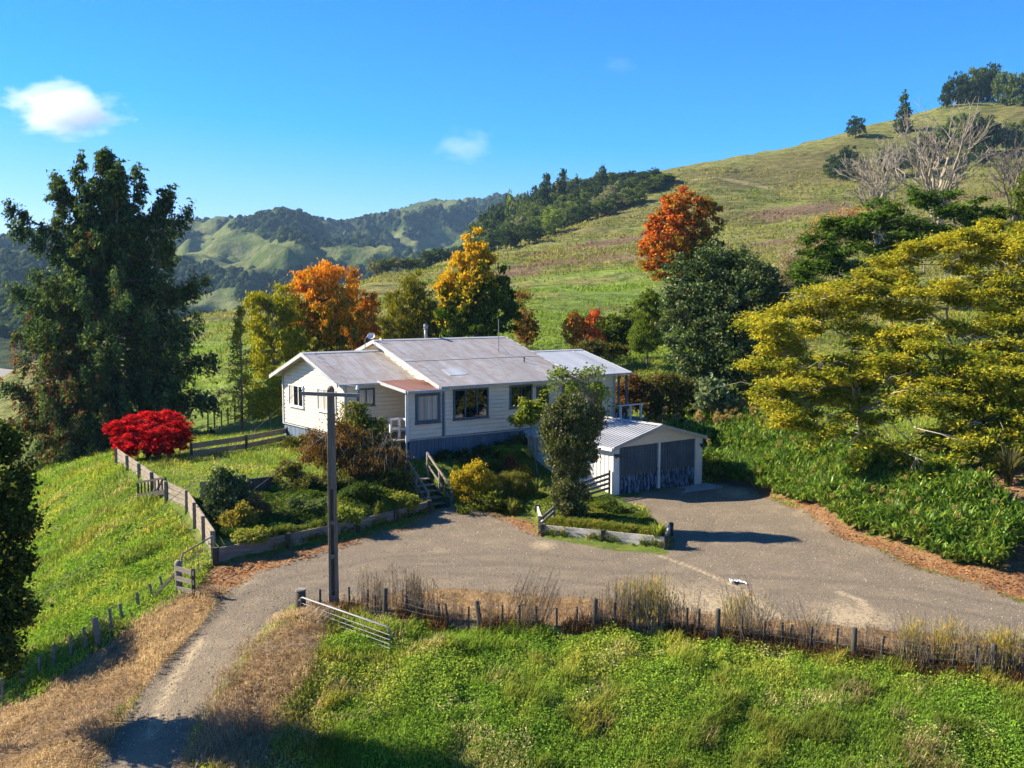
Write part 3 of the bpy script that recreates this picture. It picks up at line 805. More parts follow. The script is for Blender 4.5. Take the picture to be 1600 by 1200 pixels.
# flue, antenna, dish, vents
p = MB(); p.tube([(2.86, 6.35, 4.0), (2.86, 6.35, 4.72)], .085, 12); p.tube([(2.86, 6.35, 4.72), (2.86, 6.35, 4.76)], .125, 12); p.build('flue', 'galv', house, True)
fl = [o for o in house.children if o.name.startswith('flue')][0]
p = MB(); p.tube([(2.86, 6.35, 4.78), (2.86, 6.35, 4.95)], .115, 12); p.tube([(2.86, 6.35, 4.955), (2.86, 6.35, 4.985)], [.14, .06], 12); p.build('flue_cap', 'galv', fl, True)
p = MB(); p.tube([(5.52, 3.5, 3.5), (5.52, 3.5, 5.25)], .022, 6); p.bar((5.52, 3.5, 4.0), (5.9, 3.1, 3.45), .012, .012); p.build('antenna_mast', 'galv', house)
p = MB(); p.tube([(-.95, 5.9, 3.65), (-.95, 5.9, 4.3), (-.85, 5.85, 4.42)], .022, 6); p.build('dish_mast', 'galv', house)
p = MB(); n0 = np.array([-.55, -.7, .45]); n0 /= np.linalg.norm(n0); cc = np.array([-.66, 5.8, 4.42]); a1 = np.cross(n0, (0, 0, 1)); a1 /= np.linalg.norm(a1); a2 = np.cross(n0, a1)
rings = []
for k, (r_, dd) in enumerate(((.04, .0), (.12, .02), (.19, .06), (.20, .05), (.12, .01), (.03, -.02))):
    rings.append([cc + n0 * dd + (a1 * math.cos(t) + a2 * math.sin(t) * .85) * r_ for t in np.linspace(0, 2 * PI, 17)[:-1]])
for k in range(5):
    for i in range(16): p.quad(rings[k][i], rings[k][(i + 1) % 16], rings[k + 1][(i + 1) % 16], rings[k + 1][i])
p.bar(cc, cc + n0 * .28 - a2 * .02, .015, .015); p.build('satellite_dish', 'blackdish', house)
p = MB(); p.tube([(6.05, 2.0, 3.05), (6.05, 2.0, 3.3)], .035, 8); p.tube([(6.05, 2.0, 3.3), (6.05, 2.0, 3.33)], .055, 8); p.build('roof_vent', 'dark', house)
p = MB(); p.tube([(-.16, 3.3, 3.12), (-.16, 3.3, 3.28)], .04, 8); p.build('wall_lamp', 'dark', house)
# deck at the right end with white railing
p = MB(); p.box(10.38, 12.4, -.5, 4.5, -.1, 0); p.box(10.5, 10.6, -.4, -.3, -1.5, -.1); p.box(12.2, 12.3, -.4, -.3, -1.5, -.1); p.build('deck', 'wood', house)
p = MB()
for x in (10.5, 11.2, 11.95): p.box(x - .05, x + .05, -.46, -.36, 0, .75)
p.box(10.3, 12.1, -.5, -.33, .75, .80); p.build('deck_railing', 'white', house)
p = MB()
for x in (10.55, 11.1): p.box(x - .05, x + .05, -.25, -.15, 0, 2.32)
p.build('verandah_post', 'bluepaint', house)

# ------------------------------------------------------------------ the garage
gar = tag(empty('garage', (GO[0], GO[1], 0), GA), 'low white steel double garage with two peeling blue doors', 'garage')
WH, AP = 2.26, 2.98
gs = (AP - WH) / (GW / 2)


def ribs(mb, a, b, z0, z1, out, w=.25, top=None):
    a = np.array(a, float); b = np.array(b, float); out = np.array(out, float); n = max(1, int(np.linalg.norm(b - a) / w))
    for i in range(n):
        f0, f1, f2, f3 = [a + (b - a) * (i + f) / n for f in (0, .08, .16, 1)]
        for p, q_, o0, o1 in ((f0, f1, 0, .03), (f1, f2, .03, 0), (f2, f3, 0, 0)):
            mb.quad((*(p + out * o0), z0), (*(q_ + out * o1), z0), (*(q_ + out * o1), z1), (*(p + out * o0), z1))


p = MB(); ribs(p, (0, GD), (0, .02), -.4, WH, (-1, 0)); ribs(p, (GW, 0.02), (GW, GD), -.3, WH, (1, 0)); ribs(p, (GW, GD), (0, GD), -.3, WH, (0, 1))
p.quad((0, GD, WH), (GW, GD, WH), (GW / 2, GD, AP)); p.build('wall', 'steelw', gar)
for q in ((-.03, .33, -.06, .02, -.2, WH - .02), (GW - .42, GW + .03, -.06, .02, -.2, WH - .02), (2.74, 2.84, -.08, .0, -.05, 2.22)): p = MB(); p.box(*q); p.build('front_post', 'white', gar)
p = MB()
n = 22
for i in range(n):
    x0, x1 = GW * i / n, GW * (i + .93) / n; zt = lambda x: AP - abs(x - GW / 2) * gs - .02
    if x0 < GW / 2 < x1: p.quad((x0, -.05, 2.2), (x1, -.05, 2.2), (x1, -.05, zt(x1)), (GW / 2, -.05, AP - .02), (x0, -.05, zt(x0)))
    else: p.quad((x0, -.05, 2.2), (x1, -.05, 2.2), (x1, -.05, zt(x1)), (x0, -.05, zt(x0)))
p.quad((0, -.035, 2.2), (GW, -.035, 2.2), (GW, -.035, WH - .02), (GW / 2, -.035, AP - .03), (0, -.035, WH - .02)); p.build('gable_panel', 'cream', gar)
for (x0, x1) in ((.34, 2.735), (2.845, GW - .43)):
    p = MB(); ribs(p, (x0, .0), (x1, .0), .0, 2.2, (0, -1), .16); d = p.build('garage_door', 'gdoor', gar)
    q_ = MB(); xm = x1 - .08 if x0 < 1 else x0 + .08; q_.box(xm - .02, xm + .02, -.07, -.035, .95, 1.1); q_.build('handle', 'dark', d)
p = MB(); ov = .18
for sx in (0, 1):
    xs = np.linspace(-ov, GW / 2, 2) if sx == 0 else np.linspace(GW / 2, GW + ov, 2); zr = [AP - abs(x - GW / 2) * gs + .03 for x in xs]
    nrib = 30
    for k in range(nrib):
        y0 = -.22 + (GD + .4) * k / nrib; y1 = -.22 + (GD + .4) * (k + .8) / nrib; y2 = -.22 + (GD + .4) * (k + 1) / nrib; ym = (y1 + y2) / 2
        p.quad((xs[0], y0, zr[0]), (xs[1], y0, zr[1]), (xs[1], y1, zr[1]), (xs[0], y1, zr[0]))
        p.quad((xs[0], y1, zr[0]), (xs[1], y1, zr[1]), (xs[1], ym, zr[1] + .035), (xs[0], ym, zr[0] + .035)); p.quad((xs[0], ym, zr[0] + .035), (xs[1], ym, zr[1] + .035), (xs[1], y2, zr[1]), (xs[0], y2, zr[0]))
    p.quad((xs[0], -.22, zr[0] - .03), (xs[1], -.22, zr[1] - .03), (xs[1], GD + .18, zr[1] - .03), (xs[0], GD + .18, zr[0] - .03))
gr = p.build('roof', 'groof', gar)
for y in (-.24, GD + .2):
    p = MB()
    for xa, xb in ((-ov, GW / 2), (GW / 2, GW + ov)):
        za, zb = [AP - abs(x - GW / 2) * gs for x in (xa, xb)]
        p.hexa([(xa, y - .015, za - .10), (xb, y - .015, zb - .10), (xb, y + .015, zb - .10), (xa, y + .015, za - .10), (xa, y - .015, za + .075), (xb, y - .015, zb + .075), (xb, y + .015, zb + .075), (xa, y + .015, za + .075)])
    p.build('barge_flashing', 'trim', gr)
p = MB(); p.hexa([(GW / 2 - .18, -.23, AP - .18 * gs + .07), (GW / 2, -.23, AP + .075), (GW / 2, GD + .19, AP + .075), (GW / 2 - .18, GD + .19, AP - .18 * gs + .07), (GW / 2 - .18, -.23, AP - .18 * gs + .085), (GW / 2, -.23, AP + .092), (GW / 2, GD + .19, AP + .092), (GW / 2 - .18, GD + .19, AP - .18 * gs + .085)])
p.hexa([(GW / 2, -.23, AP + .075), (GW / 2 + .18, -.23, AP - .18 * gs + .07), (GW / 2 + .18, GD + .19, AP - .18 * gs + .07), (GW / 2, GD + .19, AP + .075), (GW / 2, -.23, AP + .092), (GW / 2 + .18, -.23, AP - .18 * gs + .085), (GW / 2 + .18, GD + .19, AP - .18 * gs + .085), (GW / 2, GD + .19, AP + .092)])
p.build('ridge_capping', 'trim', gr)
p = MB(); zg = WH - ov * gs; p.box(-ov - .11, -ov - .005, -.22, GD + .2, zg - .11, zg + .02); p.tube([(-.2, GD - .1, zg - .1), (-.07, GD - .1, zg - .3), (-.07, GD - .1, -.3)], .035, 8); p.build('gutter', 'white', gr)
for x in (.06, GW - .12):
    p = MB(); p.box(x - .05, x + .05, -.20, -.061, 1.86, 1.93); p.hexa([(x - .09, -.36, 1.82), (x + .09, -.36, 1.82), (x + .09, -.2, 1.84), (x - .09, -.2, 1.84), (x - .09, -.33, 1.98), (x + .09, -.33, 1.98), (x + .09, -.19, 1.95), (x - .09, -.19, 1.95)])
    p.tube([(x, -.10, 1.84), (x + .03, -.15, 1.76)], .035, 8); p.build('flood_light', 'dark', gar)
p = MB(); p.box(-.1, GW + .25, -1.15, -.1, -.12, .035); s = tag(p.build('concrete_apron', 'concrete', None, bevel=.01), kind='structure'); s.location = (GO[0], GO[1], 0); s.rotation_euler = (0, 0, GA)
# ------------------------------------------------------------------ foliage tools
def RNG(s): return np.random.default_rng(s)


def unit(v): return v / (np.linalg.norm(v, axis=-1, keepdims=True) + 1e-9)


def leaf_geo(P, A, N, L, W, fold=.18):
    """rhombic leaves: centre P, long axis A, normal N, length L, width W -> verts (4n,3), loops."""
    n = len(P); A = unit(A); B = unit(np.cross(N, A)); N2 = np.cross(A, B)
    L = np.broadcast_to(np.asarray(L, float).reshape(-1, 1), (n, 1)); W = np.broadcast_to(np.asarray(W, float).reshape(-1, 1), (n, 1))
    V = np.empty((n, 4, 3)); V[:, 0] = P - A * L * .5; V[:, 1] = P + B * W * .5 + N2 * W * fold - A * L * .08; V[:, 2] = P + A * L * .5; V[:, 3] = P - B * W * .5 + N2 * W * fold - A * L * .08
    return V.reshape(-1, 3), np.arange(4 * n)


def leaf_obj(name, P, A, N, L, W, col, parent=None, m='leaf', origin=None, fold=.18):
    V, lo = leaf_geo(P, A, N, L, W, fold)
    if origin is not None: V = V - np.asarray(origin)
    return link(name, fast_mesh(name, V, lo, 4, np.repeat(np.clip(col, .002, .95), 4, 0)), m, parent)


def pal(r, n, cols, wts=None, jit=.22):
    cols = np.array(cols, float); i = r.choice(len(cols), n, p=None if wts is None else np.array(wts) / sum(wts))
    return cols[i] * (1 + (r.random((n, 1)) - .5) * 2 * jit)


def blades_geo(P, D, L, W, bend, r):
    """arched strap leaves / grass blades: root P, horizontal direction D (n,2), two quads each."""
    n = len(P); L = np.broadcast_to(np.asarray(L, float), n); W = np.broadcast_to(np.asarray(W, float), n); bend = np.broadcast_to(np.asarray(bend, float), n)
    d = np.concatenate([D, np.zeros((n, 1))], 1); sd = np.stack([-D[:, 1], D[:, 0], np.zeros(n)], 1)
    up = np.array([0, 0, 1.])
    th0 = bend * .25; th1 = bend * 1.0; th2 = bend * 1.75
    def dirv(th): return d * np.sin(th)[:, None] + up * np.cos(th)[:, None]
    p1 = P + dirv(th0) * (L * .4)[:, None]; p2 = p1 + dirv(th1) * (L * .35)[:, None]; p3 = p2 + dirv(th2) * (L * .25)[:, None]
    V = np.empty((n, 7, 3)); w = (W * .5)[:, None]
    V[:, 0] = P - sd * w * .7; V[:, 1] = P + sd * w * .7; V[:, 2] = p1 + sd * w; V[:, 3] = p1 - sd * w; V[:, 4] = p2 + sd * w * .8; V[:, 5] = p2 - sd * w * .8; V[:, 6] = p3
    b = (np.arange(n) * 7)[:, None]
    Q = np.concatenate([b + np.array([0, 1, 2, 3]), b + np.array([3, 2, 4, 5]), b + np.array([5, 4, 6, 6])], 1).reshape(-1, 4)
    return V.reshape(-1, 3), Q


def blade_mesh(name, V, Q, col):
    tri = Q[:, 2] == Q[:, 3]
    me = bpy.data.meshes.new(name); lt = np.where(tri, 3, 4); keep = np.ones(Q.shape, bool); keep[tri, 3] = False
    lo = Q[keep].astype(np.int32); ls = np.concatenate([[0], np.cumsum(lt)[:-1]]).astype(np.int32)
    me.vertices.add(len(V)); me.vertices.foreach_set('co', np.ascontiguousarray(V, np.float32).ravel())
    me.loops.add(len(lo)); me.loops.foreach_set('vertex_index', lo); me.polygons.add(len(Q)); me.polygons.foreach_set('loop_start', ls)
    me.update(calc_edges=True)
    a = me.color_attributes.new('col', 'FLOAT_COLOR', 'POINT'); c = np.ones((len(V), 4), np.float32); c[:, :3] = np.clip(col, .002, .95); a.data.foreach_set('color', c.ravel())
    return me


def branch_pts(a, b, r, sag=0.0, wig=.06, n=5):
    a = np.array(a, float); b = np.array(b, float); L = np.linalg.norm(b - a); t = np.linspace(0, 1, n)[:, None]
    p = a + (b - a) * t; p[:, 2] += (4 * t * (1 - t))[:, 0] * sag * L; p[1:-1] += r.normal(0, wig * L / 2, (n - 2, 3)); return p


def lobes_px(l, Yd, squash=1.0, origin=None):
    out = []
    for q in l:
        px, py, rx, ry = q[:4]; dy = q[4] if len(q) > 4 else 0; dd = q[5] if len(q) > 5 else 1.0
        c = aty(px, py, Yd + dy); k = (Yd + dy) / FPX; out.append((c, np.array([rx * k, rx * k * squash * dd, ry * k])))
    return out


def sample_lobes(lobes, n, r, shell=.55):
    v = np.array([np.prod(s) ** (2 / 3.) for c, s in lobes]); i = r.choice(len(lobes), n, p=v / v.sum())
    d = unit(r.normal(size=(n, 3))); rad = (shell + (1 - shell) * r.random(n) ** .6)[:, None]
    C_ = np.array([c for c, s in lobes])[i]; S_ = np.array([s for c, s in lobes])[i]
    return C_ + d * S_ * rad, d, i


def make_tree(name, label, cat, base, lobes, nclump, nleaf, rc, L, W, colf, seed, bark='bark', trunk_r=.14, limbs=14, m='leaf', orient='rand', group=None, shell=.6, flat=.7, trunk_top=.72, fork=.35, crown_name='crown', twig=0, interior=.15, multi=1, stem_name='trunk'):
    r = RNG(seed); base = np.array(base, float)
    root = tag(empty(name, base), label, cat, group)
    P, d, li = sample_lobes(lobes, nclump, r, shell)
    k = int(nclump * interior)
    if k: P[:k] = P[:k] * .4 + np.array([lobes[j][0] for j in li[:k]]) * .6
    zmin, zmax = P[:, 2].min(), P[:, 2].max(); xmin, xmax = P[:, 0].min(), P[:, 0].max()
    cr = r.random(nclump)
    n = nclump * nleaf; ci = np.repeat(np.arange(nclump), nleaf)
    sc = (rc * (.7 + .6 * r.random(nclump)))[ci]
    off = r.normal(size=(n, 3)) * np.array([1, 1, flat]) * sc[:, None] * .6
    X = P[ci] + off; dd = d[ci]
    if orient == 'rand': A = r.normal(size=(n, 3)); N = unit(r.normal(size=(n, 3)) * .9 + dd * .5 + np.array([0, 0, .6]))
    elif orient == 'flat': A = r.normal(size=(n, 3)) * np.array([1, 1, .35]) + dd * .5 - np.array([0, 0, .25]); N = unit(r.normal(size=(n, 3)) * .45 + np.array([0, 0, 1.]))
    elif orient == 'hang': A = r.normal(size=(n, 3)) * .35 + np.array([0, 0, -1.]); N = r.normal(size=(n, 3))
    elif orient == 'upright': A = r.normal(size=(n, 3)) * .6 + np.array([0, 0, 1.]) + dd * .4; N = r.normal(size=(n, 3)) + dd
    t = (X[:, 2] - zmin) / (zmax - zmin + 1e-6); s = (X[:, 0] - xmin) / (xmax - xmin + 1e-6)
    col = colf(r, n, t, s, cr[ci], li[ci])
    LL = L * (.7 + .6 * r.random(n)); o = leaf_obj(crown_name, X, A, N, LL, LL * (W / L), col, root, m, base)
    if trunk_r > 0:
        mb = MB(); top = np.array([np.mean(P[:, 0]), np.mean(P[:, 1]), zmin + (zmax - zmin) * trunk_top]); cz = base[2] + (zmin - base[2]) * .9 + (zmax - zmin) * .12
        trunks = []
        for q in range(multi):
            b0 = base + (np.array([0, 0, -.15]) if multi > 1 else np.array([0, 0, -.25])); t1 = top + (np.append(r.normal(0, .35, 2) * (P[:, :2].std(0)), 0) if multi > 1 else 0)
            tp = branch_pts(b0, t1, r, 0, .035, 8); trunks.append(tp)
            mb.tube(tp - base, np.linspace(trunk_r, trunk_r * .3, 8), 8)
        for j in r.choice(nclump, min(limbs, nclump), replace=False):
            tp = trunks[r.integers(multi)]; zz = np.clip(P[j, 2] - np.hypot(*(P[j, :2] - top[:2])) * fork, cz, top[2]); f = np.interp(zz, tp[:, 2], np.arange(8)); a = tp[int(f)] + (tp[min(7, int(f) + 1)] - tp[int(f)]) * (f - int(f))
            bp = branch_pts(a, P[j], r, .06, .08, 6); r0 = trunk_r * (.42 - .02 * f)
            mb.tube(bp - base, np.linspace(max(.015, r0), .008 + trunk_r * .05, 6), 5)
            for q in range(twig):
                e = bp[r.integers(2, 6)]; g = P[r.integers(nclump)]; g = e + unit(g - e) * min(np.linalg.norm(g - e), rc * 2.5); mb.tube(branch_pts(e, g, r, .05, .12, 4) - base, np.linspace(.02, .006, 4), 4, cap=False)
        mb.build(stem_name, bark, root, True)
    return root


def mixc(a, b, t): return np.asarray(a) * (1 - t[:, None]) + np.asarray(b) * t[:, None]


def cf(cols, wts=None, jit=.25, clump=.35):
    return lambda r, n, t, s, c, i: pal(r, n, cols, wts, jit) * (1 - clump / 2 + clump * c[:, None])


# ------------------------------------------------------------------ big conifer
def conifer():
    r = RNG(11); Yd = 63.0; k = Yd / FPX; b = gy(178, Yd); root = tag(empty('conifer_tree', b), 'towering dark conifer with drooping sprays and dead brown lower branches', 'tree')
    tops = [(166, 243, 0), (127, 250, -1.0), (210, 268, .8), (262, 300, 1.0), (88, 285, -.6), (182, 262, -.8)]
    tr = MB(); P, A, C_ = [], [], []
    leaders = []
    mid = aty(172, 520, Yd)
    for q, (px, py, dy) in enumerate(tops):
        t = aty(px, py, Yd + dy)
        if q == 0: p = np.array([b - (0, 0, .4), (b + mid) / 2, mid, (mid + t) / 2, t])
        else:
            s0 = aty(172, 560 - 20 * q, Yd); e = (t - s0); p = np.array([s0, s0 + e * np.array([.45, .45, .15]), s0 + e * np.array([.8, .8, .45]), s0 + e * np.array([.93, .93, .75]), t])
        leaders.append(p); tr.tube(p - b, np.linspace(.42 if q == 0 else .16, .03, 5), 8)
    prof = lambda y: np.interp(y, [240, 262, 300, 350, 420, 520, 620, 700, 760], [.25, .9, 2.2, 3.7, 5.0, 5.8, 6.3, 6.4, 6.0])

    def spray(bp, out, w, brown):
        m = len(bp); nst = int(14 * w)
        for _ in range(nst):
            f = r.uniform(.22, 1.0) * (m - 1.001); i = int(f); c = bp[i] + (bp[i + 1] - bp[i]) * (f - i) + r.normal(0, .13, 3)
            ln = r.uniform(.25, .8) * w * (.6 if w < 1.2 else 1); nk = int(9 + 10 * ln)
            tt = r.random(nk); dead = r.random() < brown
            q = c + np.stack([r.normal(0, .11, nk), r.normal(0, .11, nk), -tt * ln + .20], 1) + np.outer(tt, out) * .22
            P.append(q); A.append(np.array([0, 0, -.75]) + out * .6 + r.normal(0, .6, (nk, 3)))
            g = pal(r, nk, [(.061, .112, .046), (.099, .155, .051), (.182, .225, .061), (.039, .074, .034)], [4, 3, 1.4, 3], .3)
            if dead: g = pal(r, nk, [(.17, .075, .035), (.11, .05, .025), (.20, .11, .05)], None, .3)
            C_.append(g)
    for li, p in enumerate(leaders):
        nb = 300 if li == 0 else 40
        for q in range(nb):
            f = (q + r.random()) / nb
            if li == 0: f = f ** 1.18
            if li == 0:
                z = b[2] + .8 + (p[-1][2] - b[2] - .8) * f ** .95
            else: z = p[1][2] + (p[-1][2] - p[1][2]) * f
            i = int(np.clip(np.searchsorted(p[:, 2], z) - 1, 0, 3)); u_ = (z - p[i][2]) / (p[i + 1][2] - p[i][2] + 1e-6); a = p[i] + (p[i + 1] - p[i]) * u_
            py = 600 - FPX * math.tan(math.atan2(z - CH, Yd) + PITCH)
            R_ = prof(py) if li == 0 else np.interp(f, [0, 1], [1.7, .25])
            if li == 0 and f > .55: R_ *= .5
            R_ *= r.uniform(.62, 1.08); th = r.uniform(0, 2 * PI); out = np.array([math.cos(th), math.sin(th), 0])
            up = np.interp(f, [0, .3, .7, 1], [-.22, .0, .35, .9]); e = a + out * R_ + np.array([0, 0, up * R_]); m_ = a + out * R_ * .55 + np.array([0, 0, (up - .18) * R_ * .55])
            bp = np.array([a, (a + m_) / 2 + r.normal(0, .04, 3), m_, (m_ + e) / 2 - (0, 0, .05 * R_), e])
            tr.tube(bp - b, np.linspace(.075 if li == 0 else .04, .012, 5), 5, cap=False)
            brown = .62 * sst(.60, .05, f) * sst(.5, -.8, out[0] + .2) + .04 if li == 0 else .03
            spray(bp, out, np.interp(R_, [.3, 2, 6], [.7, 1.3, 2.3]), brown)
    # side limbs that break the outline
    for (x0, y0, x1, y1, dy) in ((150, 400, 12, 318, 0), (160, 430, 20, 350, -1), (165, 470, 18, 448, -2), (190, 420, 298, 320, 0), (200, 470, 322, 435, 1), (190, 380, 262, 300, 1), (150, 360, 84, 272, 0), (200, 560, 336, 560, 0), (200, 600, 338, 625, -1), (150, 620, 5, 600, -3), (150, 660, -5, 660, -4), (130, 690, 60, 735, -6), (160, 690, 130, 742, -7), (150, 560, 70, 560, -4), (150, 590, 60, 610, -5), (172, 585, 140, 610, -5), (172, 600, 165, 640, -5.5), (175, 560, 155, 590, -5), (172, 620, 120, 655, -6), (172, 610, 200, 640, -5),  (160, 570, 100, 600, -6), (150, 620, 80, 650, -6), (200, 620, 270, 650, -3), (200, 580, 280, 600, -2), (170, 640, 60, 690, -6.5), (190, 640, 250, 690, -4), (190, 660, 325, 690, -1), (150, 540, 25, 520, -2)):
        a = aty(x0, y0, Yd); e = aty(x1, y1, Yd + dy); bp = branch_pts(a, e, r, -.06, .03, 5); tr.tube(bp - b, np.linspace(.09, .015, 5), 5)
        o = unit(e - a); o[2] = 0
        for _ in range(4): spray(bp, o, 1.6, .35 if y0 > 520 and x1 < 170 else .05)
    for (x0, y0, x1, y1) in ((60, 690, 130, 672), (65, 712, 115, 700), (12, 660, 60, 640), (60, 600, 100, 590)):
        bp = branch_pts(aty(x0, y0, Yd - 5.5), aty(x1, y1, Yd - 4.0), r, .05, .03, 5); tr.tube(bp - b, np.linspace(.03, .05, 5), 5)
    P_ = np.concatenate(P); A_ = np.concatenate(A); c_ = np.concatenate(C_); n = len(P_)
    L = .25 * (.6 + .8 * r.random(n)); leaf_obj('crown', P_, A_, r.normal(size=(n, 3)), L, L * .40, c_, root, 'leaf', b)
    tr.build('trunk', 'bark', root, True)


conifer()

# ------------------------------------------------------------------ trees behind the house and on the right
OR, YE, RD, YG, GR, DG, OL, BR = (.68, .26, .02), (.60, .36, .025), (.42, .05, .015), (.30, .30, .024), (.10, .155, .02), (.042, .07, .018), (.16, .155, .020), (.19, .09, .035)


def c_orange(r, n, t, s, c, i):
    k = np.clip(t * 1.7 - .45 + (c - .5) * .9 + (s - .5) * .5, 0, 1); a = pal(r, n, [OL, YG, (.12, .14, .02), (.22, .14, .03)], [3, 3, 2, 2]); b = pal(r, n, [OR, (.74, .38, .03), (.72, .30, .025), (.58, .19, .02)], [3, 3, 3, 1.5]); return mixc2(a, b, k, r)


def mixc2(a, b, k, r): return np.where((r.random(len(k)) < k)[:, None], b, a)


make_tree('autumn_tree', 'yellow green autumn tree at the left of the orange tree behind the house', 'tree', gy(432, 70), lobes_px([(412, 500, 26, 42), (440, 478, 20, 34), (398, 480, 14, 22), (430, 540, 40, 36), (418, 605, 34, 38, -3), (400, 560, 22, 30), (455, 520, 22, 40)], 70),
          220, 75, .36, .22, .10, cf([YG, (.33, .33, .03), (.18, .21, .02), (.42, .30, .03)], [4, 3, 3, 1]), 21, trunk_r=.16, limbs=26, orient='hang')
make_tree('autumn_tree', 'large bright orange topped autumn tree behind the left wing roof', 'tree', gy(497, 73), lobes_px([(495, 440, 32, 22), (515, 424, 24, 14), (472, 455, 22, 24), (540, 462, 26, 26), (500, 482, 52, 34), (470, 510, 32, 34), (535, 505, 36, 34), (500, 545, 55, 32), (455, 480, 16, 18)], 73),
          300, 85, .34, .22, .11, c_orange, 22, trunk_r=.2, limbs=36, orient='hang', bark='darkbark')
make_tree('autumn_tree', 'orange brown autumn tree with bare top twigs left of the olive tree', 'tree', gy(568, 77), lobes_px([(565, 470, 16, 22), (578, 485, 17, 28), (548, 500, 22, 30), (570, 520, 26, 32), (552, 440, 10, 22), (535, 535, 30, 20)], 77),
          150, 64, .32, .21, .10, cf([OR, (.45, .13, .025), (.32, .15, .03), OL, (.5, .25, .03)], [4, 3, 3, 2, 2]), 23, trunk_r=.14, limbs=30, twig=1, orient='hang')
make_tree('olive_tree', 'soft olive green tree behind the chimney flue of the house', 'tree', gy(645, 79), lobes_px([(648, 448, 20, 24), (632, 474, 30, 30), (660, 485, 30, 32), (618, 508, 34, 28), (676, 506, 22, 30), (640, 525, 45, 22)], 79),
          250, 82, .36, .21, .085, cf([OL, (.23, .21, .02), (.11, .125, .018), YG], [4, 3, 3, 2]), 24, trunk_r=.15, limbs=22, orient='hang')


def c_gink(r, n, t, s, c, i):
    k = np.clip((t - .40) * 3.0 + (c - .5) * 1.0 + (.50 - s) * 1.3, 0, 1); a = pal(r, n, [(.045, .085, .014), (.075, .13, .016), (.12, .16, .02)], [4, 4, 1.6]); b = pal(r, n, [YE, (.68, .42, .02), (.56, .42, .03)], [4, 3, 3]); return mixc2(a, b, k, r)


make_tree('autumn_tree', 'upright tree with golden tips and green lower leaves behind the main ridge', 'tree', gy(748, 72), lobes_px([(748, 382, 6, 24), (729, 390, 7, 26), (765, 392, 7, 24), (708, 418, 9, 28), (786, 425, 8, 30), (745, 418, 28, 24), (756, 400, 8, 24), (720, 405, 10, 20), (738, 455, 46, 34), (770, 470, 34, 42), (700, 455, 20, 34), (745, 505, 52, 32), (800, 485, 12, 34), (690, 450, 10, 12), (715, 500, 34, 30)], 72),
          330, 80, .30, .22, .15, c_gink, 25, trunk_r=.2, limbs=24, orient='upright')
make_tree('autumn_shrub', 'thin russet leaved shrub beside the golden tipped tree', 'shrub', gy(822, 76), lobes_px([(818, 500, 16, 24), (825, 520, 18, 18), (815, 470, 8, 18)], 76), 40, 50, .4, .22, .14, cf([BR, (.34, .16, .04), OL], [3, 2, 2]), 26, trunk_r=.06, limbs=24, twig=1)


def c_liq(r, n, t, s, c, i):
    k = np.clip(.86 - s * 1.05 + (t - .4) * .55 + (c - .5) * .9, 0, 1); a = pal(r, n, [(.16, .16, .022), (.27, .20, .025), (.11, .12, .018), (.46, .24, .025)], [3, 2, 3, 2]); b = pal(r, n, [(.52, .10, .025), (.60, .19, .025), (.38, .035, .02), (.64, .28, .03)], [4, 3, 2, 2]); return mixc2(a, b, k, r)


make_tree('autumn_tree', 'crimson and orange autumn tree standing alone below the hillside pasture', 'tree', gy(1068, 84), lobes_px([(1070, 322, 36, 26), (1045, 338, 26, 22), (1095, 345, 34, 34), (1060, 365, 46, 34), (1028, 385, 30, 24), (1090, 390, 40, 36), (1045, 410, 44, 26), (1018, 360, 10, 14)], 84),
          320, 72, .34, .23, .17, c_liq, 27, trunk_r=.2, limbs=18)
make_tree('autumn_shrub', 'small flame orange upright shrub beyond the right roof end', 'shrub', gy(915, 70), lobes_px([(893, 518, 12, 26), (905, 505, 7, 20), (916, 508, 10, 26), (930, 512, 11, 26), (918, 530, 24, 14)], 70), 90, 70, .26, .18, .12, lambda r, n, t, s, c, i: mixc2(pal(r, n, [(.55, .24, .04), (.42, .26, .04)]), pal(r, n, [(.70, .13, .04), (.74, .20, .05)]), np.clip(s * 1.6 - .25, 0, 1), r), 28, trunk_r=.05, limbs=20, orient='upright')
make_tree('shrub', 'dark green shrub right of the flame orange shrub', 'shrub', gy(958, 72), lobes_px([(952, 512, 22, 24), (972, 520, 18, 24), (940, 530, 20, 16), (985, 498, 12, 18)], 72), 60, 110, .4, .2, .13, cf([GR, DG, (.11, .14, .02), OL], [3, 3, 2, 1]), 29, trunk_r=.06, limbs=8)
make_tree('shrub', 'low brown green thicket along the foot of the orange shrub', 'shrub', gy(955, 67), lobes_px([(920, 545, 26, 12), (955, 548, 26, 12)], 67), 70, 80, .32, .17, .1, cf([(.10, .09, .03), DG, (.17, .12, .04), OL], [3, 3, 2, 1]), 30, trunk_r=.05, limbs=8)
make_tree('column_hedge', 'rounded upright clipped conifer left of the large dark shrub tree', 'shrub', gy(1012, 66), lobes_px([(1012, 505, 23, 46), (1014, 475, 15, 24), (1010, 530, 24, 22)], 66), 120, 140, .24, .15, .08, lambda r, n, t, s, c, i: pal(r, n, [(.12, .18, .028), (.19, .25, .035), (.075, .115, .022)], [4, 3, 2]), 31, trunk_r=.08, limbs=4, orient='upright', shell=.85)
c_dark = cf([(.055, .095, .026), (.085, .13, .034), (.12, .145, .042), (.034, .06, .018), (.22, .18, .09)], [4, 4, 2.2, 3, .5], .3)
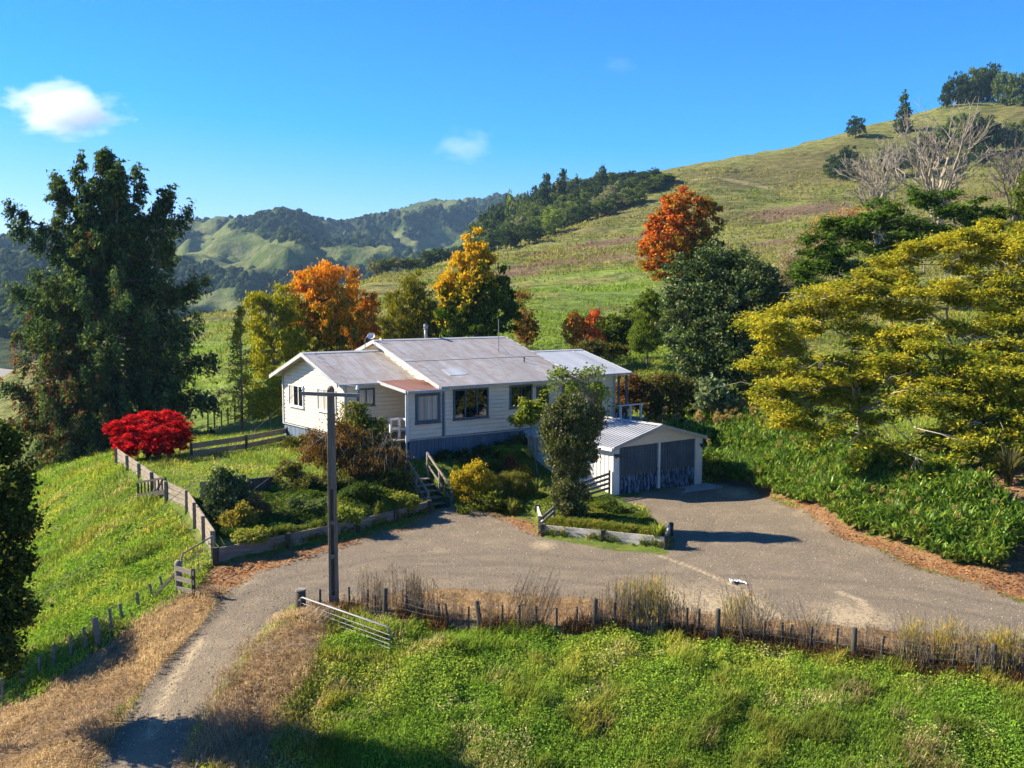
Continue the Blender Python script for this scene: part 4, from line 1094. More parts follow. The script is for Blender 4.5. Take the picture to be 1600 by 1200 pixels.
make_tree('shrub_tree', 'massive dark olive evergreen tree between the lawn patch and the golden tree', 'tree', gy(1115, 60), lobes_px([(1085, 420, 46, 32, 2), (1130, 402, 38, 24, 3), (1160, 440, 54, 44, 1), (1080, 475, 46, 44), (1140, 500, 60, 54, -1), (1195, 470, 40, 50, 1), (1085, 545, 44, 48, -1), (1150, 570, 52, 46, -2), (1205, 540, 34, 50), (1050, 490, 18, 40, 1), (1110, 600, 40, 26, -2)], 60),
          560, 90, .36, .20, .12, c_dark, 32, trunk_r=.24, limbs=16, m='gleaf', trunk_top=.45, fork=.7, bark='darkbark')
make_tree('shrub', 'pale lichen covered twiggy shrub behind the dark evergreen', 'shrub', gy(1235, 70), lobes_px([(1232, 410, 24, 28), (1250, 385, 18, 22), (1222, 440, 16, 26)], 70), 60, 55, .45, .18, .07, cf([(.32, .29, .17), (.24, .22, .12), (.40, .30, .16)], None), 33, trunk_r=.06, limbs=40, twig=2, bark='palebark')
make_tree('autumn_shrub', 'faded orange sparse shrub below the bare hillside trees', 'shrub', gy(1300, 84), lobes_px([(1290, 350, 22, 16), (1330, 338, 26, 12), (1270, 372, 20, 18), (1310, 365, 22, 14), (1385, 328, 18, 10)], 84), 80, 40, .45, .2, .11, cf([(.50, .26, .09), (.42, .20, .07), (.36, .26, .10)], None), 34, trunk_r=.05, limbs=40, twig=2, bark='palebark')


def pads(poly, n, seed, depth, rx=(26, 44), ry=(8, 13), holes=()):
    r = RNG(seed); P = []; xs = [p[0] for p in poly]; ys = [p[1] for p in poly]
    while len(P) < n:
        x, y = r.uniform(min(xs), max(xs)), r.uniform(min(ys), max(ys))
        if poly_in(poly, np.array([x]), np.array([y]))[0] and not any(((x - a) / c) ** 2 + ((y - b) / d) ** 2 < 1 for a, b, c, d in holes):
            P.append((x, y, r.uniform(*rx), r.uniform(*ry), depth(x, y) + r.normal(0, .9)))
    return P


def lob(P, squash=.9):
    o = []
    for (px, py, rx, ry, d) in P:
        c = aty(px, py, d); k = d / FPX; o.append((c, np.array([rx * k, rx * k * squash, ry * k])))
    return o


dg = pads([(1235, 450), (1245, 390), (1300, 350), (1360, 335), (1400, 300), (1480, 298), (1540, 320), (1560, 350), (1500, 365), (1400, 420), (1320, 470), (1250, 470)], 75, 40, lambda x, y: 62 + (400 - y) / 30., (20, 34), (9, 14))
spread = make_tree('spreading_tree', 'flat topped dark green spreading tree behind the golden tree', 'tree', gy(1390, 66), lob(dg), 330, 120, .42, .24, .12, lambda r, n, t, s, c, i: pal(r, n, [(.053, .112, .018), (.098, .173, .021), (.150, .232, .027), (.036, .075, .018)], [4, 4, 2, 2]) * (.75 + .5 * c[:, None]), 41, trunk_r=0, orient='flat', flat=.5, shell=.4)
make_tree('shrub', 'grey green shrub tucked under the dark green spreading tree', 'shrub', gy(1370, 58), lobes_px([(1370, 430, 28, 22), (1350, 450, 24, 20), (1395, 425, 20, 18)], 58), 60, 90, .35, .18, .09, cf([(.09, .11, .035), (.13, .14, .05), (.06, .08, .025)]), 42, trunk_r=.06, limbs=10)
gd = lambda x, y: 47.5 - (y - 350) / 300. * 9.0
gpad = pads([(1178, 500), (1215, 478), (1300, 440), (1380, 405), (1440, 372), (1510, 350), (1600, 352), (1690, 360), (1700, 640), (1600, 690), (1520, 700), (1440, 690), (1390, 620), (1330, 610), (1260, 640), (1195, 625), (1180, 560)], 360, 43, gd, (16, 38), (5, 9), [(1300, 545, 46, 13), (1415, 662, 72, 20), (1450, 585, 22, 10), (1345, 500, 16, 8)]) + \
    [(1475, 745, 26, 9, 36.5), (1460, 775, 14, 10, 36), (1240, 650, 34, 8, 39), (1285, 670, 30, 8, 38.5), (1330, 690, 26, 7, 38), (1210, 600, 34, 9, 41), (1195, 510, 26, 8, 44), (1560, 720, 36, 10, 37), (1500, 720, 30, 8, 37), (1430, 610, 30, 8, 39.5), (1480, 600, 34, 9, 39), (1540, 600, 34, 9, 38.5), (1590, 580, 34, 9, 38.5), (1560, 640, 34, 9, 38), (1600, 660, 34, 9, 37.5), (1530, 680, 26, 8, 37.5), (1590, 700, 30, 8, 37), (1410, 720, 22, 7, 38), (1440, 740, 22, 7, 37), (1270, 690, 20, 6, 38.5), (1220, 660, 20, 6, 40), (1340, 720, 16, 5, 38), (1600, 760, 30, 10, 36.5)]


rg_ = RNG(4343)
for q in range(34):
    x_ = rg_.uniform(1185, 1430); y_ = rg_.uniform(595, 700 if x_ > 1240 else 655)
    if not ((x_ - 1420) / 50) ** 2 + ((y_ - 668) / 16) ** 2 < 1: gpad.append((x_, y_, rg_.uniform(18, 32), rg_.uniform(5, 9), 40.8 - (y_ - 595) / 105 * 2.2))


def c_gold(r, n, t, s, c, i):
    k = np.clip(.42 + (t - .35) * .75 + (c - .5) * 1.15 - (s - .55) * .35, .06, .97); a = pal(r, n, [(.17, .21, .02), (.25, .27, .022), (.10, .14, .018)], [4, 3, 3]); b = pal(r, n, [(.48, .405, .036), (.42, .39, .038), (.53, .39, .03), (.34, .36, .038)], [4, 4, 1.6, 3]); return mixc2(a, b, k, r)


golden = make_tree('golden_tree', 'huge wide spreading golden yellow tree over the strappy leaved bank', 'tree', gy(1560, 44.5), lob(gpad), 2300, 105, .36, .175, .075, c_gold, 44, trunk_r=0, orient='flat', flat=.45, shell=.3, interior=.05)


def hub_limbs(root, hubs, P, seed, bark, r0, n, name='trunk', tw=.012):
    r = RNG(seed); o = np.array(root.location); H = [aty(*q) for q in hubs]; m = MB(); fork = o + (np.mean(H, 0) - o) * np.array([.12, .12, .30])
    m.tube([o - o - (0, 0, .4), (fork - o) * .5 + (.1, 0, 0), fork - o], [r0, r0 * .85, r0 * .7], 9)
    for hb in H: m.tube(branch_pts(fork, hb, r, .05, .10, 8) - o, np.linspace(r0 * .42, r0 * .16, 8), 7)
    m.build(name, bark, root, True); m = MB()
    for j in r.choice(len(P), min(n, len(P)), replace=False):
        c, s = P[j]; hb = H[int(np.argmin([np.linalg.norm(c - q) for q in H]))]; e = c - (0, 0, s[2] * .4); bp = branch_pts(hb, e, r, .04, .12, 6); m.tube(bp - o, np.linspace(.032, tw, 6), 5, cap=False)
        for q in range(4): g = e + r.normal(0, .8, 3) * s; m.tube(branch_pts(bp[4], g, r, .05, .15, 4) - o, np.linspace(tw * 1.2, .005, 4), 4, cap=False)
    m.build('branch', bark, root, True)


hub_limbs(spread, [(1290, 410, 65), (1350, 370, 66), (1420, 345, 67), (1480, 340, 67), (1390, 400, 65)], lob(dg), 47, 'bark', .22, 50)
hub_limbs(golden, [(1255, 590, 41.5), (1330, 545, 43), (1420, 560, 42), (1500, 520, 43), (1580, 500, 43.5), (1450, 470, 45), (1345, 640, 40), (1285, 500, 44), (1520, 640, 40.5), (1590, 620, 40.5), (1400, 430, 46)], lob(gpad), 46, 'palebark', .22, 200)
make_tree('shrub', 'leafy pale green shrub at the right edge of the hillside', 'shrub', gy(1592, 62), lobes_px([(1592, 335, 18, 26), (1605, 300, 16, 28), (1600, 365, 22, 22)], 62), 50, 110, .4, .2, .1, cf([(.13, .17, .03), (.17, .20, .04), (.08, .11, .02)]), 45, trunk_r=.08, limbs=8)

# young conical tree, maple, left edge tree
r_ = RNG(50); b_ = gy(378, 60)
yt = tag(empty('young_tree', b_), 'thin young tree with sparse yellow tiers left of the house', 'tree')
P, A, mb = [], [], MB(); top = aty(374, 478, 60)
mb.tube([b_ - b_ - (0, 0, .2), (top - b_) * .5 + (.05, 0, 0), top - b_], [.10, .06, .015], 7)
for q in range(64):
    f = (q + r_.random()) / 64; z = .9 + (top[2] - b_[2] - 1.0) * f; L = np.interp(f, [0, .3, 1], [1.5, 1.25, .15]) * r_.uniform(.6, 1.1); th = r_.uniform(0, 2 * PI); a = np.array([0, 0, z]) + (top - b_) * np.array([1, 1, 0]) * f; e = a + np.array([math.cos(th) * L, math.sin(th) * L, .12 * L])
    bp = branch_pts(a, e, r_, .05, .05, 4); mb.tube(bp, np.linspace(.02, .005, 4), 4, cap=False)
    m_ = 46; t = r_.uniform(.2, 1.05, m_)[:, None]; P.append(a + (e - a) * t + r_.normal(0, .11, (m_, 3))); A.append(r_.normal(size=(m_, 3)) - (0, 0, .6))
P = np.concatenate(P); A = np.concatenate(A); tt = P[:, 2] / (top[2] - b_[2])
leaf_obj('crown', P, A, r_.normal(size=P.shape) + (0, 0, .7), .17, .08, mixc2(pal(r_, len(P), [YG, (.22, .24, .025), OL]), pal(r_, len(P), [(.45, .22, .04), YE]), np.clip(.75 - tt * 1.6, 0, 1), r_), yt, 'leaf'); mb.build('trunk', 'bark', yt, True)
make_tree('yellow_shrub', 'bright yellow green shrub against the left corner of the house', 'shrub', gy(425, 60), lobes_px([(425, 618, 22, 24), (412, 640, 20, 18), (438, 600, 14, 18)], 60), 50, 100, .36, .17, .09, cf([YG, (.33, .34, .03), (.17, .21, .02)]), 51, trunk_r=.05, limbs=12)
bm = at(232, 716)
make_tree('maple', 'low rounded scarlet maple in the fenced lawn corner', 'tree', bm, lobes_px([(200, 700, 26, 12, -.6), (250, 702, 30, 11, -.4), (284, 690, 14, 12), (196, 668, 30, 18), (222, 659, 26, 16, .6), (252, 657, 28, 16, .5), (278, 668, 22, 18), (228, 682, 48, 20, -.8), (265, 688, 30, 16, -.5), (176, 670, 14, 9), (205, 695, 26, 10, -1)], bm[1] + .5), 330, 66, .17, .15, .085,
          lambda r, n, t, s, c, i: pal(r, n, [(.58, .012, .022), (.46, .008, .016), (.70, .03, .03), (.30, .006, .012), (.62, .09, .03), (.20, .02, .015)], [4, 4, 2, 2, .8, .8], .25) * (.75 + .5 * c[:, None]), 52, trunk_r=.09, limbs=26, orient='flat', flat=.5, bark='darkbark', multi=3, shell=.45)
make_tree('broadleaf_tree', 'dark leafy tree cut off by the left edge of the view', 'tree', gy(-75, 22.5), lobes_px([(0, 694, 26, 30), (30, 742, 16, 20), (8, 770, 30, 34), (36, 808, 20, 26), (10, 850, 34, 40), (30, 880, 12, 22), (4, 925, 32, 34), (28, 952, 18, 22), (2, 990, 34, 26), (18, 1030, 18, 20), (-45, 800, 50, 70), (-40, 930, 50, 70)], 22.2), 250, 95, .23, .11, .08,
          cf([(.05, .078, .02), (.085, .115, .026), (.15, .17, .03), (.03, .048, .015), (.45, .33, .04)], [4, 4, 2.4, 3, .6]), 53, trunk_r=.12, limbs=40, bark='darkbark', twig=1)
# another tree of the same belt, outside the frame on the left
make_tree('broadleaf_tree', 'bushy tree beyond the left edge beside the paddock', 'tree', (-16.9, 27.0, -3.0), [(np.array([-16.8, 27.2, 2.4]), np.array([1.2, 1.2, 1.1])), (np.array([-17.4, 26.9, 1.2]), np.array([1.2, 1.1, 1.0]))], 90, 80, .36, .2, .13, c_dark, 54, trunk_r=.13, limbs=14)
# ------------------------------------------------------------------ fences, gates, walls, pole, steps
def V3(p, dz=0.0): return np.array([p[0], p[1], hz(p[0], p[1]) + dz])


def chain(l):
    """points along a base line given as image columns / rows of its foot on the terrain"""
    return [at(a, b) for a, b in l]


rr = random.Random(5)
fb = [(474, 964), (545, 960), (602, 968), (686, 983), (752, 989), (838, 990), (930, 986), (1027, 990), (1121, 1002), (1230, 1016), (1333, 1034), (1447, 1050), (1551, 1062), (1610, 1067)]
fence = tag(empty('wire_fence', at(474, 964)), 'long post and wire fence with dark leaning posts along the drive edge', 'fence'); fo_ = np.array(fence.location)
posts = []
for x, thick, lean in ((500, 0, .02), (546, 0, 0), (574, 0, .03), (588, 0, -.03), (602, 1, 0), (636, 0, 0), (659, 0, .03), (686, 0, 0), (706, 0, -.22), (732, 0, .02), (752, 1, -.14), (784, 0, .03), (812, 0, 0), (838, 0, 0), (870, 0, 0), (901, 0, .02), (930, 1, 0), (960, 0, .02), (992, 0, -.02), (1027, 0, .1), (1073, 0, .02), (1091, 0, .03), (1121, 1, 0), (1158, 0, .03), (1194, 0, .0), (1222, 0, 0), (1230, 0, .17), (1264, 0, .1), (1305, 0, .06), (1333, 1, .02), (1372, 0, .18), (1408, 0, .14), (1447, 0, .08), (1485, 0, .12), (1521, 0, .08), (1551, 1, 0), (1596, 0, .03)):
    p = at(x, np.interp(x, [a for a, b in fb], [b for a, b in fb])); hgt = rr.uniform(.66, .80) if not thick else .84; w = .055 if not thick else .13
    top = p + np.array([lean * hgt, rr.uniform(-.03, .03), hgt]); m = MB()
    if thick: m.tube([p - fo_ - (0, 0, .3), (p + top) / 2 - fo_, top - fo_, top - fo_ + (0, 0, .02)], [w * .55, w * .53, w * .5, w * .38], 9)
    else: m.bar(p - fo_ - (0, 0, .3), top - fo_, w, .045, (0, 1, 0), w * .9, .04)
    m.build('post', 'darkwood', fence, bool(thick)); posts.append((p, top))
m = MB()
for f in (.28, .5, .72, .93):
    m.tube([a + (b - a) * f - fo_ - (0, .035, 0) for a, b in posts], .0035, 4, cap=False)
m.build('wire', 'galv', fence)

lf = tag(empty('wire_fence', at(156, 1011)), 'post and wire fence running down the left side of the lower drive', 'fence'); lo_ = np.array(lf.location); posts = []
for bx, by, tx, ty, thick in ((4, 1104, 3, 1060, 0), (36, 1081, 35, 1045, 0), (62, 1065, 61, 1024, 0), (85, 1051, 84, 1008, 0), (112, 1033, 110, 995, 0), (134, 1020, 131, 980, 0), (157, 1010, 148, 966, 1), (177, 991, 171, 950, 0), (196, 973, 187, 943, 0), (220, 955, 214, 925, 0), (242, 939, 234, 912, 0), (259, 925, 250, 900, 0)):
    p = at(bx, by); t = aty(tx, ty, p[1]); m = MB()
    if thick: m.tube([p - lo_ - (0, 0, .3), t - lo_, t - lo_ + (0, 0, .02)], [.085, .08, .06], 9)
    else: m.bar(p - lo_ - (0, 0, .3), t - lo_, .06, .05, (0, 1, 0))
    m.build('post', 'wood', lf, bool(thick)); posts.append((p, t))
m = MB()
for f in (.3, .55, .8, .97): m.tube([a + (b - a) * f - lo_ - (-.035, 0, 0) for a, b in posts], .004, 4, cap=False)
m.build('wire', 'galv', lf)

# strainer panel of three boards, and the pipe gate behind it
a, b = at(281, 934), at(303, 934); bp = tag(empty('board_fence', a), 'short dark fence panel of three boards at the end of the pipe gate', 'fence'); o_ = a.copy(); b = b - o_; a = a - o_
m = MB(); m.tube([a - (0, 0, .3), a + (-.03, 0, 1.05), a + (-.03, 0, 1.12)], [.11, .10, .07], 10); m.build('post', 'wood', bp, True)
m = MB(); m.bar(b - (0, 0, .3), b + (0, 0, .86), .09, .09, (0, 1, 0)); m.build('post', 'darkwood', bp)
for z0, z1 in ((.92, .74), (.62, .47), (.30, .20)):
    m = MB(); m.bar(a + (-.05, -.08, z0), b + (.03, -.06, z1), .03, .14, (0, 0, 1)); m.build('board', 'wood', bp)
m = MB(); m.bar(a + (-.9, .3, -.1), a + (-.02, 0, .85), .07, .07); m.build('stay', 'wood', bp)


def pipe_gate(name, label, A, B, hgt, nb, stays):
    g = tag(empty(name, A), label, 'gate'); A = np.array(A); B = np.array(B) - A; A0 = np.zeros(3); up = np.array([0, 0, 1.])
    m = MB(); m.tube([A0 + up * .06, A0 + up * hgt, A0 + up * hgt + B * .02 + up * .03, B * .96 + up * (hgt + .03), B + up * (hgt - .06), B + up * .06, A0 + up * .06], .024, 8); m.build('frame', 'galv', g, True)
    m = MB()
    for k in range(1, nb): m.tube([A0 + up * (.06 + (hgt - .06) * (k / nb) ** 1.15), B + up * (.06 + (hgt - .1) * (k / nb) ** 1.15)], .009, 6)
    m.build('bar', 'galv', g)
    m = MB()
    for f in stays: m.tube([B * f + up * .06, B * f + up * hgt], .011, 6)
    m.build('stay', 'galv', g); return g


pipe_gate('pipe_gate', 'galvanised pipe gate standing open below the plank fence', at(335, 881), at(284, 914), .92, 6, (.5,))
gA = at(472, 966); gB = at(610, 1019); pipe_gate('pipe_gate', 'galvanised pipe gate swung open over the grass beside the pole', gA + (.0, -.12, -.06), gB + (0, 0, -.06), .66, 5, (.33, .52, .72))
gp_ = tag(empty('gate_post', gA + (-.05, .1, 0)), 'thick dark timber gate post with a flat top near the pole', 'post'); m = MB(); m.tube([(0, 0, -.3), (0, 0, .70), (.0, 0, .74)], [.15, .14, .12], 12); m.build('shaft', 'darkwood', gp_, True); m = MB(); m.tube([(0, 0, .74), (0, 0, .785)], [.155, .15], 12); m.build('cap', 'wood', gp_)
m = MB(); m.bar((-.0, -.14, .52), (.0, -.24, .52), .03, .03); m.bar((-.0, -.14, .1), (.0, -.24, .1), .03, .03); m.build('hinge', 'galv', gp_)


def board_run(name, label, cat, pts, hgt, nb, mt, pmt, post_w=.11, gap=.03, over=.0, thick=.04, side=-1, every=None, dz=0.0):
    """boards between posts along a polyline of ground points"""
    pts = [np.array(p, float) for p in pts]; o = pts[0].copy(); root = tag(empty(name, o), label, cat)
    P = [pts[0]]
    for a, b in zip(pts[:-1], pts[1:]):
        n = max(1, int(round(np.linalg.norm(b - a) / (every or 1.6))))
        for k in range(1, n + 1): P.append(a + (b - a) * k / n)
    bh = (hgt - gap * (nb - 1)) / nb
    for a, b in zip(P[:-1], P[1:]):
        d = unit((b - a) * np.array([1, 1, 0])); nrm = np.array([d[1], -d[0], 0]) * -side
        for k in range(nb):
            z = dz + bh * (k + .5) + gap * k; e = rr.uniform(-.012, .012); m = MB()
            m.bar(a - o + nrm * .05 + (0, 0, z + e), b - o + nrm * .05 + (0, 0, z - e), thick, bh, (0, 0, 1)); m.build('board', mt, root)
    for p in P:
        m = MB(); m.bar(p - o - (0, 0, .35), p - o + (rr.uniform(-.03, .03), 0, hgt + over + dz), post_w, post_w, (0, 1, 0)); m.build('post', pmt, root)
    return root


pf = [at(182, 734), at(260, 787), at(292, 801), at(334, 872)]
pf = [np.array([p[0], p[1], z]) for p, z in zip(pf, (1.0, .6, .52, .12))]
board_run('plank_fence', 'pale weathered plank fence stepping down between lawn and paddock', 'fence', pf, .86, 4, 'palewood', 'wood', .11, .035, .03, .035, 1, 2.1)
s0 = at(216, 781); s1 = at(259, 776); pl = tag(empty('slatted_panel', s0), 'small dark slatted timber panel leaning by the plank fence', 'panel'); s1 = s1 - s0; s0 = s0 * 0
m = MB(); m.bar((0, 0, .72), s1 + (0, 0, .76), .05, .08); m.build('top_rail', 'darkwood', pl); m = MB(); m.bar((0, 0, .16), s1 + (0, 0, .2), .05, .2); m.build('bottom_rail', 'darkwood', pl)
for k in range(9): m = MB(); q = s1 * (k / 8.); m.bar(q + (0, .03, .05), q + (0, .03, .75), .05 if 0 < k < 8 else .08, .03, (0, 1, 0)); m.build('slat', 'darkwood', pl)
bk = [np.array([*at(a, b)[:2], 0]) for a, b in ((300, 716), (385, 703), (449, 690))]
for p in bk: p[2] = hz(p[0], p[1]) - .05
board_run('rail_fence', 'low dark board fence between the house corner and the maple', 'fence', bk, .62, 2, 'wood', 'darkwood', .1, .12, .05, .035, 1, 2.2, .12)
bf = tag(empty('wire_fence', gy(325, 66)), 'line of small pale fence posts beyond the young tree', 'fence'); o_ = np.array(bf.location); tops = []
for k in range(15):
    p = gy(325 + k * 10.5, 66 + .25 * k) - o_; m = MB(); hh = 1.15 + rr.uniform(-.1, .15); m.bar(p - (0, 0, .3), p + (rr.uniform(-.04, .04), 0, hh), .08, .08, (0, 1, 0)); m.build('post', 'wood', bf); tops.append(p + (0, 0, hh - .15))
m = MB(); m.tube([t for t in tops], .006, 4, cap=False); m.tube([t - (0, 0, .4) for t in tops], .006, 4, cap=False); m.build('wire', 'galv', bf)
# retaining walls
wl = [np.array([*p, 0.0]) for p in WALL_L]
for p in wl: p[2] = hz(p[0], p[1] - .5) * .5
board_run('retaining_wall', 'long low timber retaining wall below the garden bank', 'wall', wl, .54, 2, 'wood', 'darkwood', .15, .01, .05, .06, 1, 2.3)
wr = [np.array([*p, 0.0]) for p in WALL_R[:3]] + [np.array([*WALL_R[3], 0.0]) + (.1, .6, 0)]
board_run('retaining_wall', 'short pale timber retaining wall of the planting bed before the garage', 'wall', wr, .42, 2, 'wornwhite', 'darkwood', .14, .01, .04, .06, 1, 2.4)


def paling(name, label, A, B, hA, hB, n):
    root = tag(empty(name, A), label, 'fence'); B = B - A
    for k in range(n):
        f = (k + .5) / n; m = MB(); m.bar((0, 0, .05 + hA * f), B + (0, 0, .05 + hB * f), .03, .11); m.build('board', 'wood', root)
    for q, hh in ((B * 0, hA), (B, hB)): m = MB(); m.bar(q + (0, .05, -.3), q + (0, .05, hh + .08), .09, .09, (0, 1, 0)); m.build('post', 'wood', root)


g0 = gp(-.12, -.0); paling('slat_fence', 'sloping four board fence against the left corner of the garage', V3((2.95, 41.6)) - (0, 0, .1), np.array([g0[0] - .05, g0[1], hz(g0[0] - .3, g0[1] - .1) + .05]), .75, .85, 4)
paling('slat_fence', 'tiny three board fence end at the left of the planting bed', at(843, 836), at(866, 812), .62, .5, 3)
bx = at(300, 795); cb = tag(empty('timber_bin', (-12.0, 37.7, hz(-12, 37.7) - .1)), 'old plywood and board garden bin behind the plank fence', 'bin'); m = MB(); m.bar((0, 0, .35), (1.0, .15, .35), .03, .62); m.build('front_panel', 'palewood', cb); m = MB(); m.bar((1.0, .15, .35), (2.6, 1.4, .35), .04, .6); m.build('side_panel', 'darkwood', cb); m = MB(); m.bar((0, 0, .35), (1.3, 1.7, .35), .04, .6); m.build('side_panel', 'darkwood', cb)
# steps
stp = tag(empty('garden_steps', (-2.95, 39.9, 0), HA), 'weathered timber steps with handrails up to the lawn', 'steps')
NS, RUN, TOP = 6, .30, 1.25
for k in range(NS):
    m = MB(); z = TOP * (k + 1) / NS - .12; m.box(-.48, .48, RUN * k, RUN * (k + 1) + .03, z - .045, z); m.build('tread', 'wood', stp)
for x in (-.52, .52):
    m = MB(); m.bar((x, -.05, .0), (x, RUN * NS, TOP - .15), .04, .24); m.build('stringer', 'darkwood', stp)
    ps = [(-.05, 0), (RUN * NS * .5, TOP * .5), (RUN * NS + .05, TOP)]
    for y, z in ps: m = MB(); m.box(x * 1.1 - .045, x * 1.1 + .045, y - .045, y + .045, z - .35, z + .88); m.build('post', 'wood', stp)
    m = MB(); m.bar((x * 1.1, -.1, .86), (x * 1.1, RUN * NS + .1, TOP + .92), .05, .10); m.build('handrail', 'palewood', stp)
    m = MB(); m.bar((x * 1.1, -.05, .40), (x * 1.1, RUN * NS + .05, TOP + .42), .03, .09); m.build('mid_rail', 'wood', stp)
# utility pole
pb = atz(522, 952, 0); pole = tag(empty('utility_pole', (pb[0], pb[1], hz(pb[0], pb[1]))), 'tall slotted brown utility pole with a pale crossarm before the house', 'utility pole')
HP = 6.22
wd = lambda z: .265 - .085 * z / HP
m = MB(); zs = [(-.5, 0)]; sl = [(.45, 1.5), (1.62, 2.45), (2.57, 3.45)]
cur = -.5
for z0, z1 in sl + [(HP, HP)]:
    w0, w1 = wd(max(cur, 0)), wd(z0)
    m.hexa([(-w0 / 2, -.1, cur), (w0 / 2, -.1, cur), (w0 / 2, .1, cur), (-w0 / 2, .1, cur), (-w1 / 2, -.085, z0), (w1 / 2, -.085, z0), (w1 / 2, .085, z0), (-w1 / 2, .085, z0)])
    if z1 > z0:
        w2, w3 = wd(z0), wd(z1)
        for s in (-1, 1): m.hexa([(s * w2 / 2, -.095, z0), (s * w2 * .19, -.095, z0), (s * w2 * .19, .095, z0), (s * w2 / 2, .095, z0), (s * w3 / 2, -.09, z1), (s * w3 * .19, -.09, z1), (s * w3 * .19, .09, z1), (s * w3 / 2, .09, z1)])
        m.box(-w3 * .2, w3 * .2, .02, .06, z0, z1)
    cur = z1
m.tube([(0, 0, HP), (0, 0, HP + .05), (0, 0, HP + .09)], [.10, .085, .04], 10); m.build('shaft', 'polewood', pole, bevel=.008)
ca = math.atan2(.10, 1.0); c_, s_ = math.cos(.12), math.sin(.12); ZA = HP - .13
m = MB(); m.bar((-.80 * c_, -.17 - .80 * s_ * .2, ZA + .03), (.80 * c_, -.17 + .80 * s_ * .2, ZA - .03), .09, .10); m.build('crossarm', 'palewood', pole)
m = MB(); m.tube([(0, -.24, ZA), (0, .12, ZA)], .02, 6); m.build('bolt', 'galv', pole)
for x in (-.72, .76):
    m = MB(); m.tube([(x, -.17, ZA + .05), (x, -.17, ZA + .12), (x, -.17, ZA + .13), (x, -.17, ZA + .17), (x, -.17, ZA + .18), (x, -.17, ZA + .22), (x, -.17, ZA + .24)], [.015, .015, .05, .045, .03, .04, .02], 9); m.build('insulator', 'insul', pole, True)


def wire(name, label, a, b, sag, r=.006):
    a, b = np.array(a), np.array(b); t = np.linspace(0, 1, 22)[:, None]; p = a + (b - a) * t; p[:, 2] -= (4 * t * (1 - t))[:, 0] * sag; m = MB(); m.tube(p - a, r, 5, cap=False); o = m.build(name, 'dark' if r > .005 else 'galv'); o.location = tuple(a); return tag(o, label, 'wire')


pt_ = np.array(pole.location)
wire('overhead_wire', 'thin overhead wire from the crossarm down past the left edge', pt_ + (-.72, -.17, ZA + .22), aty(-140, 1068, 21.0), .35)
wire('overhead_wire', 'thin service wire from the crossarm to the house gable', pt_ + (.76, -.17, ZA + .22), HO + hu * -4.3 + hv * 5.8 + (0, 0, 3.4), .25, .005)
ga = at(392, 768); wire('guy_wire', 'guy wire from the pole down to the lawn bank', pt_ + (0, 0, 5.1), ga, .02, .003)
# crumpled white cloth on the drive
r = RNG(3); n = 26; gx, gy_ = np.meshgrid(np.linspace(0, 1, n), np.linspace(0, 1, 9)); c0 = at(1143, 912)
cxp = c0[0] + gx * .46 - .04; cyp = c0[1] + .16 * np.sin(gx * 2.6) - .2 * gx ** 2 + (gy_ - .5) * (.27 - .16 * gx); czp = hg(cxp, cyp) + .02 + .12 * vn(gx * 9, gy_ * 4, 3) * (1 - .6 * gx)
m = MB(); m.v = [tuple(q) for q in np.stack([cxp - c0[0], cyp - c0[1], czp - c0[2]], -1).reshape(-1, 3)]
m.f = [(i * n + j, i * n + j + 1, (i + 1) * n + j + 1, (i + 1) * n + j) for i in range(8) for j in range(n - 1)]; m.mi = [0] * len(m.f)
cl = m.build('cloth', 'cloth'); cl.location = tuple(c0); md = cl.modifiers.new('thick', 'SOLIDIFY'); md.thickness = .012; tag(cl, 'crumpled white cloth lying on the gravel drive', 'cloth')

# ------------------------------------------------------------------ garden shrubs
def c_bronze(r, n, t, s, c, i): return pal(r, n, [(.080, .105, .028), (.12, .14, .036), (.17, .13, .042), (.045, .065, .018), (.32, .30, .16)], [4, 4, 1.4, 3, 1.0], .3)


cb_ = at(890, 806)
make_tree('column_tree', 'dense upright bronze green tree in front of the garage wall', 'tree', cb_, lobes_px([(890, 645, 30, 28), (872, 660, 22, 30), (912, 662, 26, 32), (888, 695, 37, 38), (903, 702, 30, 44), (892, 742, 30, 44), (894, 780, 23, 28), (886, 774, 18, 24), (856, 645, 11, 18), (932, 650, 13, 16), (866, 680, 16, 26)], cb_[1]), 300, 190, .19, .10, .062, c_bronze, 60, trunk_r=.10, limbs=30, m='gleaf', orient='upright', shell=.62, multi=2)
make_tree('climbing_shrub', 'bright green loose climber in front of the verandah', 'shrub', V3((5.2, 46.6)), lobes_px([(880, 600, 26, 16), (915, 605, 30, 22), (895, 625, 24, 16), (945, 615, 16, 22), (862, 610, 12, 12), (905, 582, 34, 7), (935, 580, 14, 9), (870, 585, 10, 8)], 46.6), 80, 20, .26, .16, .08, cf([(.15, .22, .025), (.21, .27, .04), (.09, .15, .02)], [3, 2, 2]), 61, trunk_r=.04, limbs=60, multi=3, twig=1)
make_tree('climbing_shrub', 'yellow green leafy shrub between the house front and garage', 'shrub', V3((1.2, 45.2)), lobes_px([(826, 648, 16, 12), (840, 640, 12, 11), (812, 656, 12, 9), (822, 632, 6, 10)], 45.2), 46, 70, .22, .17, .09, cf([(.20, .25, .03), (.13, .19, .025), (.28, .29, .04)]), 62, trunk_r=.045, limbs=26)
b_ = V3(gy(797, 44.2)); f = tag(empty('tree_fern', b_), 'tree fern with rusty red trunk and drooping dead fronds', 'tree fern')
m = MB(); m.tube([(0, 0, -.2), (.02, 0, .5), (.0, 0, 1.05)], [.13, .11, .12], 10); m.build('trunk', 'redfern', f, True)
r = RNG(63); P, A, N, K = [], [], [], []
